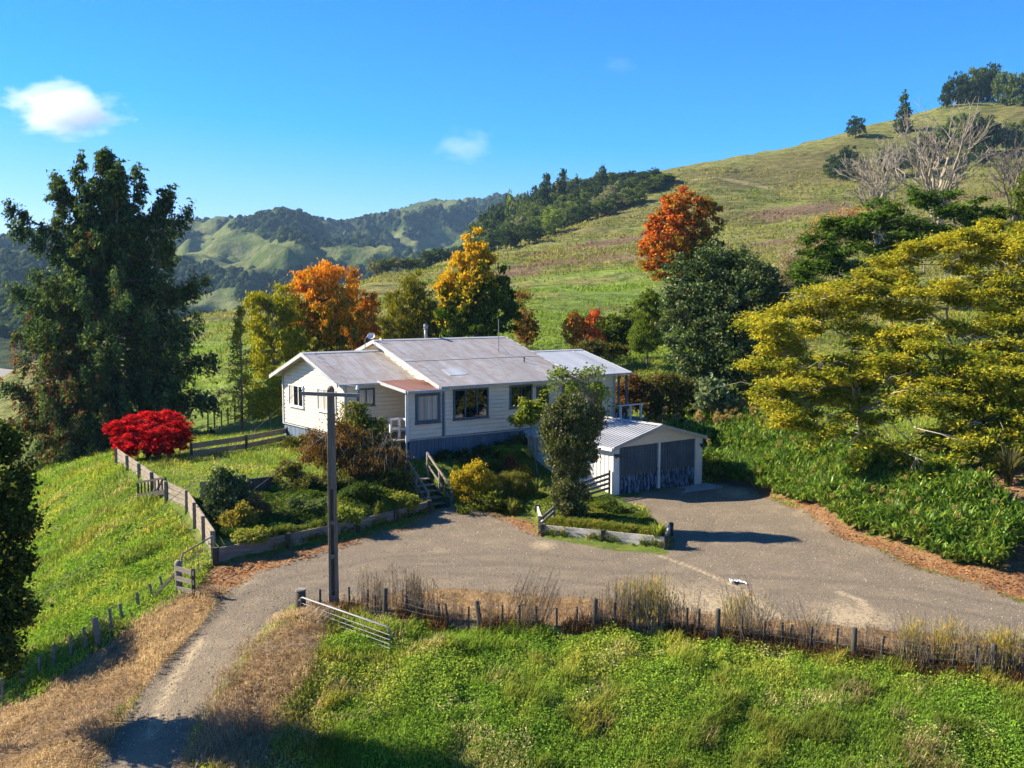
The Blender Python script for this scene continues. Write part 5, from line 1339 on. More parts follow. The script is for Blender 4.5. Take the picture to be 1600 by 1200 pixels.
for q in range(15):
    th = q * 2.4 + r.normal(0, .2); d = np.array([math.cos(th), math.sin(th), 0]); L = r.uniform(.9, 1.35); t = np.linspace(.08, 1, 30)
    pt = np.array([0, 0, 1.08]) + d * (t * L)[:, None] + np.outer(.42 * np.sin(t * 2.3) - .32 * t ** 2.5, [0, 0, 1]); sd = np.array([-d[1], d[0], 0]); wv = np.sin(t * PI * .95) * .22 + .03
    for s in (-1, 1): P.append(pt + sd * (s * wv * .5)[:, None]); A.append(sd * s + d * .35 - (0, 0, .25) + r.normal(0, .08, (30, 3))); N.append(np.tile([0, 0, 1.], (30, 1)) + r.normal(0, .2, (30, 3))); K.append(np.repeat(wv, 1))
P = np.concatenate(P); A = np.concatenate(A); N = np.concatenate(N); K = np.concatenate(K)
leaf_obj('frond', P, A, N, K * 1.15, .055, pal(r, len(P), [(.16, .22, .03), (.24, .27, .04), (.10, .15, .02)]), f)
n = 700; th = r.uniform(0, 2 * PI, n); tt = r.random(n); P = np.stack([np.cos(th) * (.14 + tt * .5), np.sin(th) * (.14 + tt * .5), 1.0 - tt * .95], 1); A = np.stack([np.cos(th) * .4, np.sin(th) * .4, -np.ones(n)], 1)
leaf_obj('dead_frond', P, A, r.normal(size=(n, 3)), .34, .04, pal(r, n, [(.20, .085, .04), (.13, .055, .03), (.26, .14, .07)]), f)
yb = at(736, 792); make_tree('yellow_shrub', 'rounded golden yellow shrub right of the garden steps', 'shrub', yb, lobes_px([(735, 742, 24, 16), (718, 752, 16, 18), (752, 752, 18, 20), (735, 768, 28, 20), (745, 730, 10, 8)], yb[1] + .6), 150, 90, .17, .10, .055, cf([(.58, .40, .03), (.46, .36, .03), (.26, .25, .03), (.15, .17, .02)], [4, 3, 2, 2]), 64, trunk_r=.04, limbs=20, orient='upright', multi=4)
gb = at(800, 780); make_tree('shrub', 'fine leaved moss green mound of foliage beside the yellow shrub', 'shrub', gb, lobes_px([(800, 755, 24, 18), (788, 765, 18, 14), (815, 765, 16, 16)], gb[1] + .5), 80, 120, .17, .16, .022, cf([(.15, .17, .03), (.10, .12, .02), (.22, .20, .05), (.19, .11, .04)], [4, 3, 2, 1]), 65, trunk_r=.03, limbs=6, orient='upright', multi=3)
b_ = at(622, 748); make_tree('shrub', 'round dark green shrub growing against the porch', 'shrub', V3((-7.3, 43.0)), lobes_px([(553, 645, 14, 16), (562, 664, 26, 22), (548, 672, 20, 20), (585, 682, 26, 24), (570, 700, 34, 22), (605, 700, 18, 20)], 43), 160, 100, .26, .12, .07, cf([(.128, .170, .037), (.204, .230, .051), (.068, .093, .025), (.340, .272, .068)], [4, 2, 3, 1]), 66, trunk_r=.05, limbs=14, multi=2)


def c_vine(r, n, t, s, c, i): return pal(r, n, [(.17, .085, .028), (.24, .14, .05), (.10, .055, .025), (.12, .13, .03), (.32, .17, .04)], [4, 3, 3, 2, 1.2], .3)


b_ = at(520, 745); vm = make_tree('dry_vine_mound', 'rusty brown tangle of dry vines hanging beside the pole', 'shrub', V3((-7.6, 40.8)), lobes_px([(500, 690, 26, 18), (485, 705, 18, 16), (530, 672, 18, 30), (545, 695, 34, 26), (590, 715, 34, 20), (515, 715, 34, 20), (565, 725, 44, 16), (620, 720, 14, 16)], 40.8), 190, 75, .26, .12, .05, c_vine, 67, trunk_r=.04, limbs=10, orient='hang', multi=4)
m = MB(); r = RNG(68)
for q in range(60):
    a = aty(r.uniform(480, 625), r.uniform(665, 720), 40.5 + r.uniform(-.8, .6)); e = a + np.array([r.normal(0, .25), r.normal(-.25, .2), -r.uniform(.5, 1.5)]); m.tube(branch_pts(a, e, r, .12, .2, 6) - np.array(vm.location), np.linspace(.012, .006, 6), 4, cap=False)
m.build('dead_stem', 'bark', vm)
cm = at(350, 812); make_tree('camellia', 'glossy dark green camellia on the bank above the left retaining wall', 'shrub', cm, lobes_px([(350, 752, 20, 18), (340, 772, 22, 22), (362, 775, 22, 24), (350, 798, 28, 18), (375, 760, 10, 12)], cm[1] + .4), 150, 80, .19, .11, .07, cf([(.054, .088, .031), (.093, .136, .044), (.170, .204, .085), (.034, .054, .020)], [4, 4, 1.5, 3]), 69, trunk_r=.05, limbs=14, m='gleaf')
for (nm, lab, px, py, L, seed, cols) in (
        ('shrub', 'low thin shrub with yellow flowers below the camellia', 368, 822, [(362, 812, 18, 10), (385, 806, 14, 14), (378, 800, 8, 14)], 71, [(.14, .15, .03), (.30, .26, .05), (.40, .30, .05)]),
        ('shrub', 'bright yellow green clump on the timber wall beside the pole', 540, 812, [(535, 804, 14, 9), (550, 806, 12, 8)], 171, [(.26, .32, .05), (.18, .25, .03), (.36, .36, .08)]),
        ('shrub', 'light green clump on the wall top left of the steps', 632, 790, [(625, 782, 12, 8), (640, 784, 10, 8)], 172, [(.20, .26, .04), (.28, .27, .06)]),
        ('shrub', 'dark leafy shrub on the bank right behind the pole', 565, 782, [(560, 768, 20, 14), (580, 774, 16, 12), (545, 775, 12, 10)], 173, [(.05, .085, .018), (.085, .125, .026)]),
        ('shrub', 'dark green bush beside the top of the garden steps', 622, 762, [(612, 752, 18, 12), (628, 748, 12, 10)], 174, [(.045, .075, .016), (.08, .11, .022), (.16, .14, .04)]),
        ('shrub', 'grey green leafy clump in the middle of the garden bank', 475, 802, [(465, 792, 18, 10), (488, 790, 16, 10)], 175, [(.10, .15, .05), (.16, .20, .07)]),
        ('shrub', 'tawny dead stemmed shrub beside the camellia', 402, 808, [(398, 790, 10, 20), (408, 798, 10, 14)], 176, [(.30, .21, .10), (.20, .13, .06), (.14, .15, .04)]),
        ('shrub', 'yellowing clump at the left end of the timber wall', 392, 845, [(385, 838, 16, 8), (404, 836, 12, 8)], 177, [(.30, .28, .06), (.20, .25, .04)]),
        ('shrub', 'olive green trailing shrub beneath the dry vines', 500, 762, [(490, 752, 18, 9), (515, 752, 18, 10), (535, 756, 14, 9)], 178, [(.15, .16, .04), (.10, .13, .03), (.22, .18, .05)]),
        ('shrub', 'small reddish flowering shrub at the left wing corner', 500, 692, [(503, 682, 12, 10), (490, 688, 10, 7)], 72, [(.16, .17, .04), (.40, .08, .04), (.24, .12, .04)]),
        ('shrub', 'dark green shrub at the foot of the left wing corner', 462, 700, [(455, 692, 14, 9), (470, 690, 10, 8)], 73, [(.10, .13, .03), (.16, .15, .04)]),
        ('shrub', 'spreading grey green shrub on the lawn left of the dry vines', 440, 758, [(430, 742, 22, 12), (455, 735, 18, 16), (470, 752, 20, 12)], 74, [(.14, .15, .03), (.21, .19, .05), (.11, .11, .03)]),
        ('shrub', 'yellowing fern by the left wall of the garage', 822, 750, [(814, 738, 12, 10), (822, 748, 9, 10), (808, 745, 10, 8)], 75, [(.48, .32, .03), (.34, .25, .03), (.17, .17, .03)]),
        ('shrub', 'dark leafy shrub under the front windows', 720, 722, [(700, 716, 22, 9), (735, 712, 26, 10), (770, 706, 22, 12)], 76, [(.035, .055, .015), (.06, .085, .02)]),
        ('shrub', 'dark fern clump below the front wall near the garage', 790, 715, [(785, 705, 20, 14), (765, 728, 16, 10), (808, 690, 14, 16)], 77, [(.045, .07, .018), (.09, .11, .03)]),
        ('shrub', 'broad leaved bush under the yellow shrub by the steps', 760, 798, [(735, 790, 30, 10), (765, 785, 22, 14), (790, 790, 18, 12)], 78, [(.05, .08, .015), (.10, .14, .025), (.22, .22, .03)]),
        ('shrub', 'leafy nasturtium patch hanging beside the garage corner', 960, 800, [(955, 795, 20, 9), (975, 802, 22, 8), (940, 800, 14, 9)], 79, [(.04, .065, .016), (.07, .10, .02)])):
    b_ = at(px, py); make_tree(nm, lab, 'shrub', b_, lobes_px(L, b_[1]), 46, 70, .17, .11, .06, cf(cols), seed, trunk_r=.025, limbs=10, twig=1)
make_tree('hydrangea_hedge', 'russet and green hedge of faded hydrangeas right of the verandah', 'hedge', V3(gy(1030, 57)), lobes_px([(975, 600, 22, 18), (975, 630, 20, 18), (1005, 610, 24, 22), (1035, 602, 26, 20), (1065, 612, 24, 20), (1015, 632, 30, 14), (1055, 634, 30, 12), (1090, 620, 20, 20)], 57), 190, 90, .33, .16, .10, lambda r, n, t, s, c, i: mixc2(pal(r, n, [(.20, .085, .03), (.27, .13, .04), (.12, .06, .025)]), pal(r, n, [(.12, .125, .03), (.19, .16, .05), (.08, .09, .02)]), np.clip(s * 2.4 - .1 + (c - .5) * .6, 0, 1), r), 80, trunk_r=.04, limbs=14, multi=5)
make_tree('shrub', 'pale big leaved plant below the dark evergreen tree', 'shrub', V3(gy(1112, 54)), lobes_px([(1112, 612, 20, 18), (1100, 628, 16, 12), (1128, 628, 18, 12)], 54), 40, 45, .3, .24, .18, cf([(.16, .21, .10), (.10, .15, .06), (.24, .28, .17)]), 81, trunk_r=.03, limbs=8)
# spiky plants
for (nm, lab, px, py, nbl, L, W, cols, seed) in (
        ('spiky_plant', 'bright green spiky plant at the right end of the planting bed', 1026, 842, 130, .62, .045, [(.24, .30, .05), (.34, .38, .09), (.15, .19, .03)], 82),
        ('flax_plant', 'upright green flax plant beside the garage side wall', 836, 776, 60, .85, .06, [(.13, .18, .03), (.20, .24, .06), (.08, .11, .02)], 83),
        ('flax_plant', 'small grassy flax plant below the mossy green mound', 800, 805, 60, .7, .04, [(.13, .15, .03), (.22, .22, .06)], 84),
        ('flax_plant', 'dark strappy plant at the edge of the right bank', 1575, 760, 110, 1.5, .06, [(.09, .085, .04), (.14, .13, .06), (.05, .055, .02)], 85)):
    r = RNG(seed); b_ = at(px, py); th = r.uniform(0, 2 * PI, nbl); D = np.stack([np.cos(th), np.sin(th)], 1); P0 = np.concatenate([D * (r.random((nbl, 1)) * .12), np.zeros((nbl, 1)) - .03], 1)
    Vv, Q = blades_geo(P0, D, L * (.7 + .5 * r.random(nbl)), W, r.uniform(.15, .85, nbl), r); o = link(nm, blade_mesh(nm, Vv, Q, np.repeat(pal(r, nbl, cols), 7, 0)), 'grass'); o.location = tuple(b_); tag(o, lab, 'plant')
# dried flower heads along the bed behind the garage
r = RNG(86); protos = []
for q in range(34):
    b_ = V3(gy(r.uniform(1010, 1200), r.uniform(52, 54.5)))
    if not protos:
        root = tag(empty('flower_stalk', b_), 'dried pale flower head on a bare stalk at the back of the strappy bed', 'flower', 'dried flower heads behind the strappy bed'); m = MB(); m.tube([(0, 0, -.2), (.02, 0, .5), (0, 0, 1.05)], .016, 5); m.build('stalk', 'palebark', root)
        n = 160; d = unit(r.normal(size=(n, 3))); leaf_obj('flower_head', d * .13 + (0, 0, 1.1), d, r.normal(size=(n, 3)), .10, .04, pal(r, n, [(.40, .27, .10), (.30, .18, .08), (.42, .36, .16)]), root); protos.append(root)
    else: dup(root, b_, r.uniform(0, 6), r.uniform(.8, 1.25))
# dry stalks along the fence
kinds = []
for kd in range(4):
    r = RNG(90 + kd); nst = 11; m = MB(); hts = r.uniform(.75, 1.55, nst)
    for q in range(nst):
        a = np.append(r.normal(0, .24, 2), -.1); e = a + np.append(r.normal((.5 if kd == 3 else 0), .13, 2) * np.array([1, .6]), hts[q] * (1.15 if kd == 3 else 1)); m.tube(branch_pts(a, e, r, 0, .03, 4), [.008, .007, .006, .003], 4, cap=False)
        for z in range(9): 
            f = r.uniform(.25, .98); p = a + (e - a) * f; m.tube([p, p + np.append(r.normal(0, .05, 2), r.uniform(.06, .16))], [.004, .002], 3, cap=False)
    o = m.build('dry_stalk', M['bark']); n = 300 if kd == 1 else 90; cols = [(.46, .38, .07), (.30, .31, .07), (.52, .33, .06)] if kd == 1 else [(.24, .17, .10), (.32, .23, .13)]
    hh = r.random(n); P = np.stack([r.normal(0, .2, n), r.normal(0, .15, n), .25 + hh * 1.05], 1); leaf_obj('foliage', P, np.stack([r.normal(0, .3, n), r.normal(0, .3, n), np.ones(n)], 1), r.normal(size=(n, 3)), .12, .018, pal(r, n, cols), o)
    kinds.append(o)
labs = ['clump of bare brown dry weed stalks along the fence', 'clump of yellow green dry weed stalks along the fence', 'clump of bare brown dry weed stalks along the fence', 'leaning fan of dark dry stalks along the fence']
r = RNG(99); used = set()
for (x0, x1, n, kd, sc) in ((545, 725, 17, (0, 2), .95), (575, 720, 4, (0, 2), 1.1), (725, 1130, 13, (0, 2), .8), (1190, 1450, 10, (0, 2), .75), (790, 850, 5, (3,), 1.05), (925, 1065, 9, (0, 2), 1.15), (965, 1030, 6, (1,), 1.15), (1130, 1190, 5, (0, 3), 1.1), (1140, 1165, 2, (1,), 1.1), (1220, 1300, 4, (2, 3), .85), (1300, 1360, 3, (0,), .8), (1370, 1450, 6, (3, 2, 1), .95), (1440, 1600, 13, (1,), 1.0), (1480, 1600, 6, (0,), .9), (1040, 1110, 3, (3, 1), .8)):
    for q in range(n):
        x = r.uniform(x0, x1); y = np.interp(x, [a for a, b in fb], [b for a, b in fb]) - r.uniform(2, 26 if x < 760 else 14); p = at(x, y); k = int(r.choice(kd)); s = sc * r.uniform(.66, .98)
        if k not in used: o = kinds[k]; used.add(k); o.location = tuple(p); o.scale = (s,) * 3; tag(o, labs[k], 'plant', 'dry weed stalks along the drive fence')
        else: o = dup(kinds[k], p, r.uniform(0, 6) if k != 3 else r.uniform(-.5, .5) + (PI if r.random() < .4 else 0), s, labs[k], 'dry weed stalks along the drive fence')
for k in range(4):
    if k not in used: bpy.data.objects.remove(kinds[k])
# ------------------------------------------------------------------ grass, weeds, litter (uncountable)
GARDEN = PZ([(337, 880), (450, 856), (560, 832), (668, 804), (690, 770), (640, 735), (520, 748), (430, 768), (380, 745), (330, 768), (300, 790)])
BED2 = [tuple(p) for p in WALL_R] + PZ([(985, 800), (950, 780), (900, 772), (838, 770), (800, 720), (700, 722), (690, 765), (720, 795), (800, 800)])
AGAP = [tuple(p) for p in PZ([(1012, 690), (1100, 745), (1205, 775), (1330, 834), (1450, 872), (1545, 896)])] + [(17.3, 32.3), (16.8, 35.5), (16.2, 39), (15.6, 45), (14.5, 50), (12.6, 54.5), (8.5, 53.5)]


def scatter(n, y0, y1, u0, u1, seed):
    r = RNG(seed); y = np.exp(r.uniform(math.log(y0), math.log(y1), n)); x = r.uniform(u0, u1, n) * y; return x, y, r


def in_house(x, y):
    dx = x - HO[0]; dy = y - HO[1]; a = dx * hu[0] + dy * hu[1]; b = dx * hv[0] + dy * hv[1]; q = (a > -3.9) & (a < 10.5) & (b > -.1) & (b < 11.5) & ~((a < -.1) & (b < 2.3) & (a < -2))
    dx = x - GO[0]; dy = y - GO[1]; a = dx * GU[0] + dy * GU[1]; b = dx * GV[0] + dy * GV[1]; st_ = (np.abs((x + 2.95) * .805 + (y - 39.9) * .593) < .7) & (np.abs(-(x + 2.95) * .593 + (y - 39.9) * .805 - .9) < 1.15); return q | st_ | ((a > -.05) & (a < GW + .2) & (b > -1.2) & (b < GD))


def lutc(k, x, y, arr=None): return lut((zone if arr is None else arr)[..., k].astype(float), x, y)


LUSH, YEL, STR, DRK = np.array([.24, .355, .048]), np.array([.45, .455, .08]), np.array([.56, .48, .22]), np.array([.10, .17, .022])


def stuff(name, label, Vv, Q, col, m='grass'): return tag(link(name, blade_mesh(name, Vv, Q, col), m), label, 'ground cover', None, 'stuff')


def grass_cols(r, x, y, n, dryk=.0):
    p = fbm(x / 2.6, y / 2.6, 51, 3); q = fbm(x / .9, y / .9, 52, 2); k = np.clip((p - .5) * 2.6 + (q - .5) * 1.6 + .36 + dryk, 0, 1)
    c = mixc(np.tile(LUSH, (n, 1)), YEL, k); d = np.clip((fbm(x / 1.1, y / 1.1, 53, 4) - .58) * 4 + dryk, 0, .6); c = np.where((r.random(n) < d)[:, None], STR * (.7 + .5 * r.random((n, 1))), c)
    c = np.where((r.random(n) < .2)[:, None], DRK, c); return c * (.75 + .5 * r.random((n, 1)))


# foreground bank and left paddock, lawn: blades + leaves
def meadow(n, y0, y1, u0, u1, seed, test, Lb, Wb, leafsz, lump, name, label, leafshare=.5, dryk=0.0):
    x, y, r = scatter(n, y0, y1, u0, u1, seed); ok = test(x, y) & ~in_house(x, y) & (lutc(0, x, y) < .42 + .15 * r.random(n)) & (lutc(1, x, y) + .4 * (r.random(n) - .5) < .5) & (lutc(2, x, y) + .4 * (r.random(n) - .5) < .55)
    x, y = x[ok], y[ok]; n = len(x); z = hg(x, y); mound = np.clip(fbm(x / .9, y / .9, seed + 3, 5, .62) * 2.2 - .6, 0, 1.3) * lump
    sc = np.interp(y, [18, 26, 50], [.85, 1.0, 1.35]); c = grass_cols(r, x, y, n, dryk)
    kind = fbm(x / 1.9, y / 1.9, seed + 9, 3) + (r.random(n) - .5) * .5; isleaf = kind < np.quantile(kind, leafshare) if leafshare > 0 else np.zeros(n, bool)
    tall = fbm(x / .7 + 9, y / .7, seed + 5, 3) > .60; c = np.where((tall & ~isleaf)[:, None], c * np.array([.85, .72, .9]), c); isleaf &= ~(tall & (r.random(n) < .7)); b = ~isleaf; nb = b.sum(); Lx = np.where(tall[b], 1.9, 1.0); th = r.uniform(0, 2 * PI, nb) * .8 + fbm(x[b] / 1.3, y[b] / 1.3, 77, 2) * 6; D = np.stack([np.cos(th), np.sin(th)], 1)
    P0 = np.stack([x[b], y[b], z[b] + mound[b] * .6 - .03], 1)
    Vv, Q = blades_geo(P0, D, Lx * Lb * sc[b] * (.55 + .9 * r.random(nb)), Wb * sc[b], r.uniform(.35, 1.25, nb), r); stuff(name, label, Vv, Q, np.repeat(c[b], 7, 0))
    l = isleaf; nl = l.sum()
    if nl:
        P1 = np.stack([x[l], y[l], z[l] + mound[l] * (.45 + .75 * r.random(nl)) + .02], 1) + r.normal(0, .03, (nl, 3)); A = r.normal(size=(nl, 3)) * np.array([1, 1, .5]); N = r.normal(size=(nl, 3)) * .5 + np.array([0, 0, 1.])
        s = leafsz * sc[l] * (.6 + .8 * r.random(nl)); o = leaf_obj('weeds', P1, A, N, s, s * .72, c[l] * np.array([.92, 1.05, .9]), None, 'leaf'); tag(o, 'low leafy green weeds among the ' + name.replace('_', ' '), 'ground cover', None, 'stuff')


fence_y = lambda x: np.interp(x, [p[0][0] for p in _fp], [p[0][1] for p in _fp])
_fp = [(at(a, b),) for a, b in fb]; _fx0 = _fp[0][0][0]
bank = lambda x, y: (y < np.where(x > _fx0, fence_y(x) + .1, 27)) & (x > -8.5)
meadow(420000, 16.5, 27.5, -.40, .62, 101, bank, .15, .014, .056, .22, 'bank_grass', 'rough sunlit grass on the bank below the fence', .55)
pad = lambda x, y: (x < np.interp(y, [22, 28, 32, 38, 44, 60], [-9, -9.2, -9.9, -13.2, -17.6, -20])) & (sd_up(x, y) < .2)
meadow(210000, 22, 62, -.62, -.25, 102, pad, .13, .018, .068, .30, 'paddock_grass', 'lush green paddock grass left of the plank fence', .50, -.22)
lawn = lambda x, y: (sd_up(x, y) > .1) & (x < 3.5) & ~poly_in(GARDEN, x, y) & ~poly_in(BED2, x, y)
meadow(80000, 34, 60, -.45, .08, 103, lawn, .12, .016, .05, .10, 'lawn_grass', 'bright mown lawn grass around the house', .3, -.15)
slope = lambda x, y: (sd_up(x, y) < .0) & (y > 38) & ~poly_in(AGAP, x, y) & ~pad(x, y) & ~bank(x, y) & (x > 5)
meadow(60000, 40, 80, .08, .62, 104, slope, .16, .024, .07, .12, 'back_lawn_grass', 'grass behind the garage and under the right trees', .3, -.1)
# garden bank ground cover
for poly, nm, lab, n, lo_h, cols, u0, u1 in ((GARDEN, 'garden_groundcover', 'dark leafy ground cover on the garden bank', 90000, .30, [(.06, .105, .02), (.10, .16, .025), (.035, .06, .014), (.19, .20, .04)], -.36, -.04), (BED2, 'bed_groundcover', 'leafy mixed plants spilling over the planting bed', 70000, .26, [(.10, .15, .022), (.19, .23, .03), (.06, .09, .016), (.34, .28, .05)], -.06, .18)):
    x, y, r = scatter(n, 33, 45, u0, u1, 110 + n % 7); ok = poly_in(poly, x, y) & (lutc(0, x, y) < .45) & ~in_house(x, y); x, y = x[ok], y[ok]; n = len(x)
    z = hg(x, y) + np.clip((fbm(x / .9, y / .9, 61, 3) - .35) * 2.2, 0, 1) * lo_h * (.3 + .8 * r.random(n)); s = .085 * (.6 + .8 * r.random(n)); ci = np.clip(fbm(x / 1.1, y / 1.1, 62, 2) * 6 - 1.2 + r.normal(0, .7, n), 0, 3.99).astype(int)
    c = np.array(cols)[[[2, 0, 1, 3][i] for i in ci]] * (.75 + .5 * r.random((n, 1))); o = leaf_obj(nm, np.stack([x, y, z], 1), r.normal(size=(n, 3)) * np.array([1, 1, .6]), r.normal(size=(n, 3)) * .6 + (0, 0, 1.), s, s * .6, c); tag(o, lab, 'ground cover', None, 'stuff')
# green overhang on top of both timber walls
for poly, n, u0, u1, seed in ((WALL_L, 9000, -.34, -.06, 121), (WALL_R[1:3], 7000, .0, .2, 122)):
    x, y, r = scatter(200000, 33, 43, u0, u1, seed); d = line_d(poly, x, y); ok = (d < .45) & (sd_up(x, y) > -.02) & (fbm(x / .7, y / .7, 63, 2) > .47); x, y = x[ok][:n], y[ok][:n]; n = len(x); th = r.uniform(0, 2 * PI, n)
    Vv, Q = blades_geo(np.stack([x, y, hg(x, y) + .02], 1), np.stack([np.cos(th), np.sin(th)], 1), .26 * (.6 + .8 * r.random(n)), .018, r.uniform(.4, 1.3, n), r); stuff('wall_top_grass', 'yellow green grass tufts spilling over the timber wall', Vv, Q, np.repeat(pal(r, n, [(.20, .25, .03), (.13, .19, .02), (.32, .27, .07)]), 7, 0))
# straw
x, y, r = scatter(230000, 18, 31, -.64, .62, 130); st = lutc(1, x, y); ok = (st + .5 * (r.random(len(x)) - .5) > .5) & (lutc(0, x, y) < .6); x, y = x[ok], y[ok]; n = len(x)
strip = x > -4.6
keep = ~strip | (r.random(n) < .30); x, y, strip = x[keep], y[keep], strip[keep]; n = len(x)
mound = np.clip((fbm(x / 1.1, y / 1.1, 64, 3) - .38) * 2.6, 0, 1) * np.where(strip, .10, np.where(x < -8.2, .12, .30))
th = fbm(x / 1.6, y / 1.6, 65, 3) * 9 + r.normal(0, .6, n); L = np.where(strip, .20, np.where(x < -8.2, .26, .34)) * (.6 + .8 * r.random(n))
Vv, Q = blades_geo(np.stack([x, y, hg(x, y) + mound - .02], 1), np.stack([np.cos(th), np.sin(th)], 1), L, .011, r.uniform(.9, 1.6, n), r)
c = pal(r, n, [(.48, .36, .235), (.37, .265, .17), (.56, .45, .31), (.25, .17, .11)], [4, 3, 2, 2], .2); c[strip] = pal(r, int(strip.sum()), [(.20, .10, .05), (.33, .20, .10), (.13, .065, .035), (.15, .15, .04)], [4, 2, 3, 1.5], .25)
stuff('dry_grass', 'straw coloured dry grass along the drive verges', Vv, Q, np.repeat(c, 7, 0))
# brown brush at the foot of the fence
n = 16000; t = r.random(n); xs = np.interp(t, np.linspace(0, 1, len(_fp)), [p[0][0] for p in _fp]); ys = np.interp(t, np.linspace(0, 1, len(_fp)), [p[0][1] for p in _fp]) + r.normal(.15, .22, n); ok = fbm(xs / 1.2, ys * 0, 66, 3) > .42; xs, ys = xs[ok], ys[ok]; n = len(xs); th = r.uniform(0, 2 * PI, n)
Vv, Q = blades_geo(np.stack([xs, ys, hg(xs, ys)], 1), np.stack([np.cos(th), np.sin(th)], 1), .34 * (.4 + r.random(n)), .012, r.uniform(.1, 1.0, n), r); stuff('dry_brush', 'dark reddish brown brush at the foot of the fence', Vv, Q, np.repeat(pal(r, n, [(.12, .055, .03), (.20, .10, .05), (.07, .04, .025), (.16, .17, .04)], [4, 3, 3, 1.5]), 7, 0))
# fallen leaves and stones
x, y, r = scatter(160000, 20, 56, -.5, .62, 140); dens = np.clip(lutc(2, x, y) * 1.3 - .1, 0, 1) * (lutc(0, x, y) < .75); ok = (r.random(len(x)) < dens) & (sd_up(x, y) < .02); x, y = x[ok], y[ok]; n = len(x); s = .085 * (.5 + r.random(n))
o = leaf_obj('fallen_leaves', np.stack([x, y, hg(x, y) + .02], 1), r.normal(size=(n, 3)) * (1, 1, .25), r.normal(size=(n, 3)) * .35 + (0, 0, 1.), s, s * .55, pal(r, n, [(.40, .17, .06), (.28, .11, .04), (.50, .29, .12), (.16, .07, .03)]), None, 'leaf'); tag(o, 'rust coloured fallen leaves along the drive edges', 'ground cover', None, 'stuff')
x, y, r = scatter(60000, 18, 44, -.5, .62, 141); ok = lutc(0, x, y) > .62; x, y = x[ok], y[ok]; n = len(x); s = .009 + .020 * r.random(n) ** 4; P = np.stack([x, y, hg(x, y)], 1)
oc = unit(np.array([[1, 0, 0], [-1, 0, 0], [0, 1, 0], [0, -1, 0], [0, 0, 1.]])); V_ = (P[:, None] + oc[None] * (s[:, None, None] * (.6 + .8 * r.random((n, 5, 1))))).reshape(-1, 3); F_ = np.array([[0, 2, 4], [2, 1, 4], [1, 3, 4], [3, 0, 4]]); lo = (np.arange(n)[:, None, None] * 5 + F_[None]).ravel()
cc = pal(r, n, [(.34, .32, .28), (.50, .47, .41), (.20, .19, .17)], [3, 1.5, 2]); tag(link('gravel', fast_mesh('gravel', V_, lo, 3, np.repeat(cc, 5, 0)), 'leaf'), 'loose grey gravel stones on the drive', 'ground cover', None, 'stuff')
# strappy plants on the right bank
r = RNG(150); K = 1500; px_, py_ = [], []
xs = r.uniform(8, 18, 60000); ys = r.uniform(30, 55, 60000); ok = poly_in(AGAP, xs, ys); xs, ys = xs[ok], ys[ok]
sel = []; cell = {}
for i in range(len(xs)):
    k = (int(xs[i] / .30), int(ys[i] / .30))
    if k in cell: continue
    cell[k] = 1; sel.append(i)
xs, ys = xs[sel], ys[sel]; K = len(xs); nb = 34; lift = .22 + .80 * fbm(xs / 1.5, ys / 1.5, 68, 3) * sst(0, .4, poly_sd(AGAP, xs, ys) + .1)
th = r.uniform(0, 2 * PI, (K, nb)); D = np.stack([np.cos(th), np.sin(th)], -1).reshape(-1, 2); P0 = np.repeat(np.stack([xs, ys, hg(xs, ys) + lift - .05], 1), nb, 0); P0[:, :2] += D * .06
n = K * nb; ck = np.repeat(r.random(K), nb); c = mixc(pal(r, n, [(.105, .21, .026), (.21, .33, .04), (.05, .11, .015)], None, .25), (.36, .38, .05), np.clip(ck * 1.2 - .62, 0, .8) * r.random(n)); c = np.where((r.random(n) < .035)[:, None], np.array([.36, .28, .07]), c)
Vv, Q = blades_geo(P0, D, .60 * (.65 + .6 * r.random(n)), .064, r.uniform(.35, 1.5, n), r); o = stuff('agapanthus_bed', 'dense bed of strappy green agapanthus leaves along the right bank', Vv, Q, np.repeat(c, 7, 0), 'strap')
n_h = 60; i = r.choice(K, n_h, replace=False); d = unit(r.normal(size=(n_h, 70, 3))); P = np.stack([xs[i], ys[i], hg(xs[i], ys[i]) + lift[i] + r.uniform(.6, .85, n_h)], 1)[:, None] + d * .085; P = P.reshape(-1, 3); n = len(P)
o = leaf_obj('seed_heads', P, d.reshape(-1, 3), r.normal(size=(n, 3)), .075, .03, pal(r, n, [(.34, .27, .09), (.40, .30, .12), (.28, .28, .08)]), None); tag(o, 'pale spent flower heads over the strappy bed', 'ground cover', None, 'stuff')
# hillside tussocks
x, y, r = scatter(150000, 56, 330, -.36, .62, 160); gsd = lut(GSD, x, y); ok = (gsd < -.6) & ~((y < 66) & (x > -13) & (x < 8)); x, y = x[ok], y[ok]
tr = fbm(x / 11, y / 11, 69, 3) + .8 * (vn(hg(x, y) / .9 + fbm(x / 14, y / 14, 4, 2) * 2.5, (x + y) / 26, 8) - .5); ok = tr + r.normal(0, .1, len(x)) > .45; x, y = x[ok], y[ok]; n = len(x)
fr = lut(zone2[..., 1].astype(float), x, y); fd = lut(zone2[..., 2].astype(float), x, y); th = r.uniform(0, 2 * PI, n); L = np.interp(y, [56, 120, 330], [.30, .55, 1.0]) * (.5 + .8 * r.random(n))
k = np.clip(fbm(x / 9, y / 9, 70, 3) * 1.6 - .45 + fd * .25, 0, .8); c = mixc(np.tile(np.array([.13, .18, .025]), (n, 1)), np.array([.32, .28, .08]), k) * (.7 + .6 * r.random((n, 1))); lu = lut(zone2[..., 3].astype(float), x, y); c = np.where((r.random(n) < lu)[:, None], np.array([.17, .26, .03]) * (.7 + .6 * r.random((n, 1))), c); c = np.where((r.random(n) < fr * .9)[:, None], np.array([.19, .12, .065]) * (.7 + .6 * r.random((n, 1))), c)
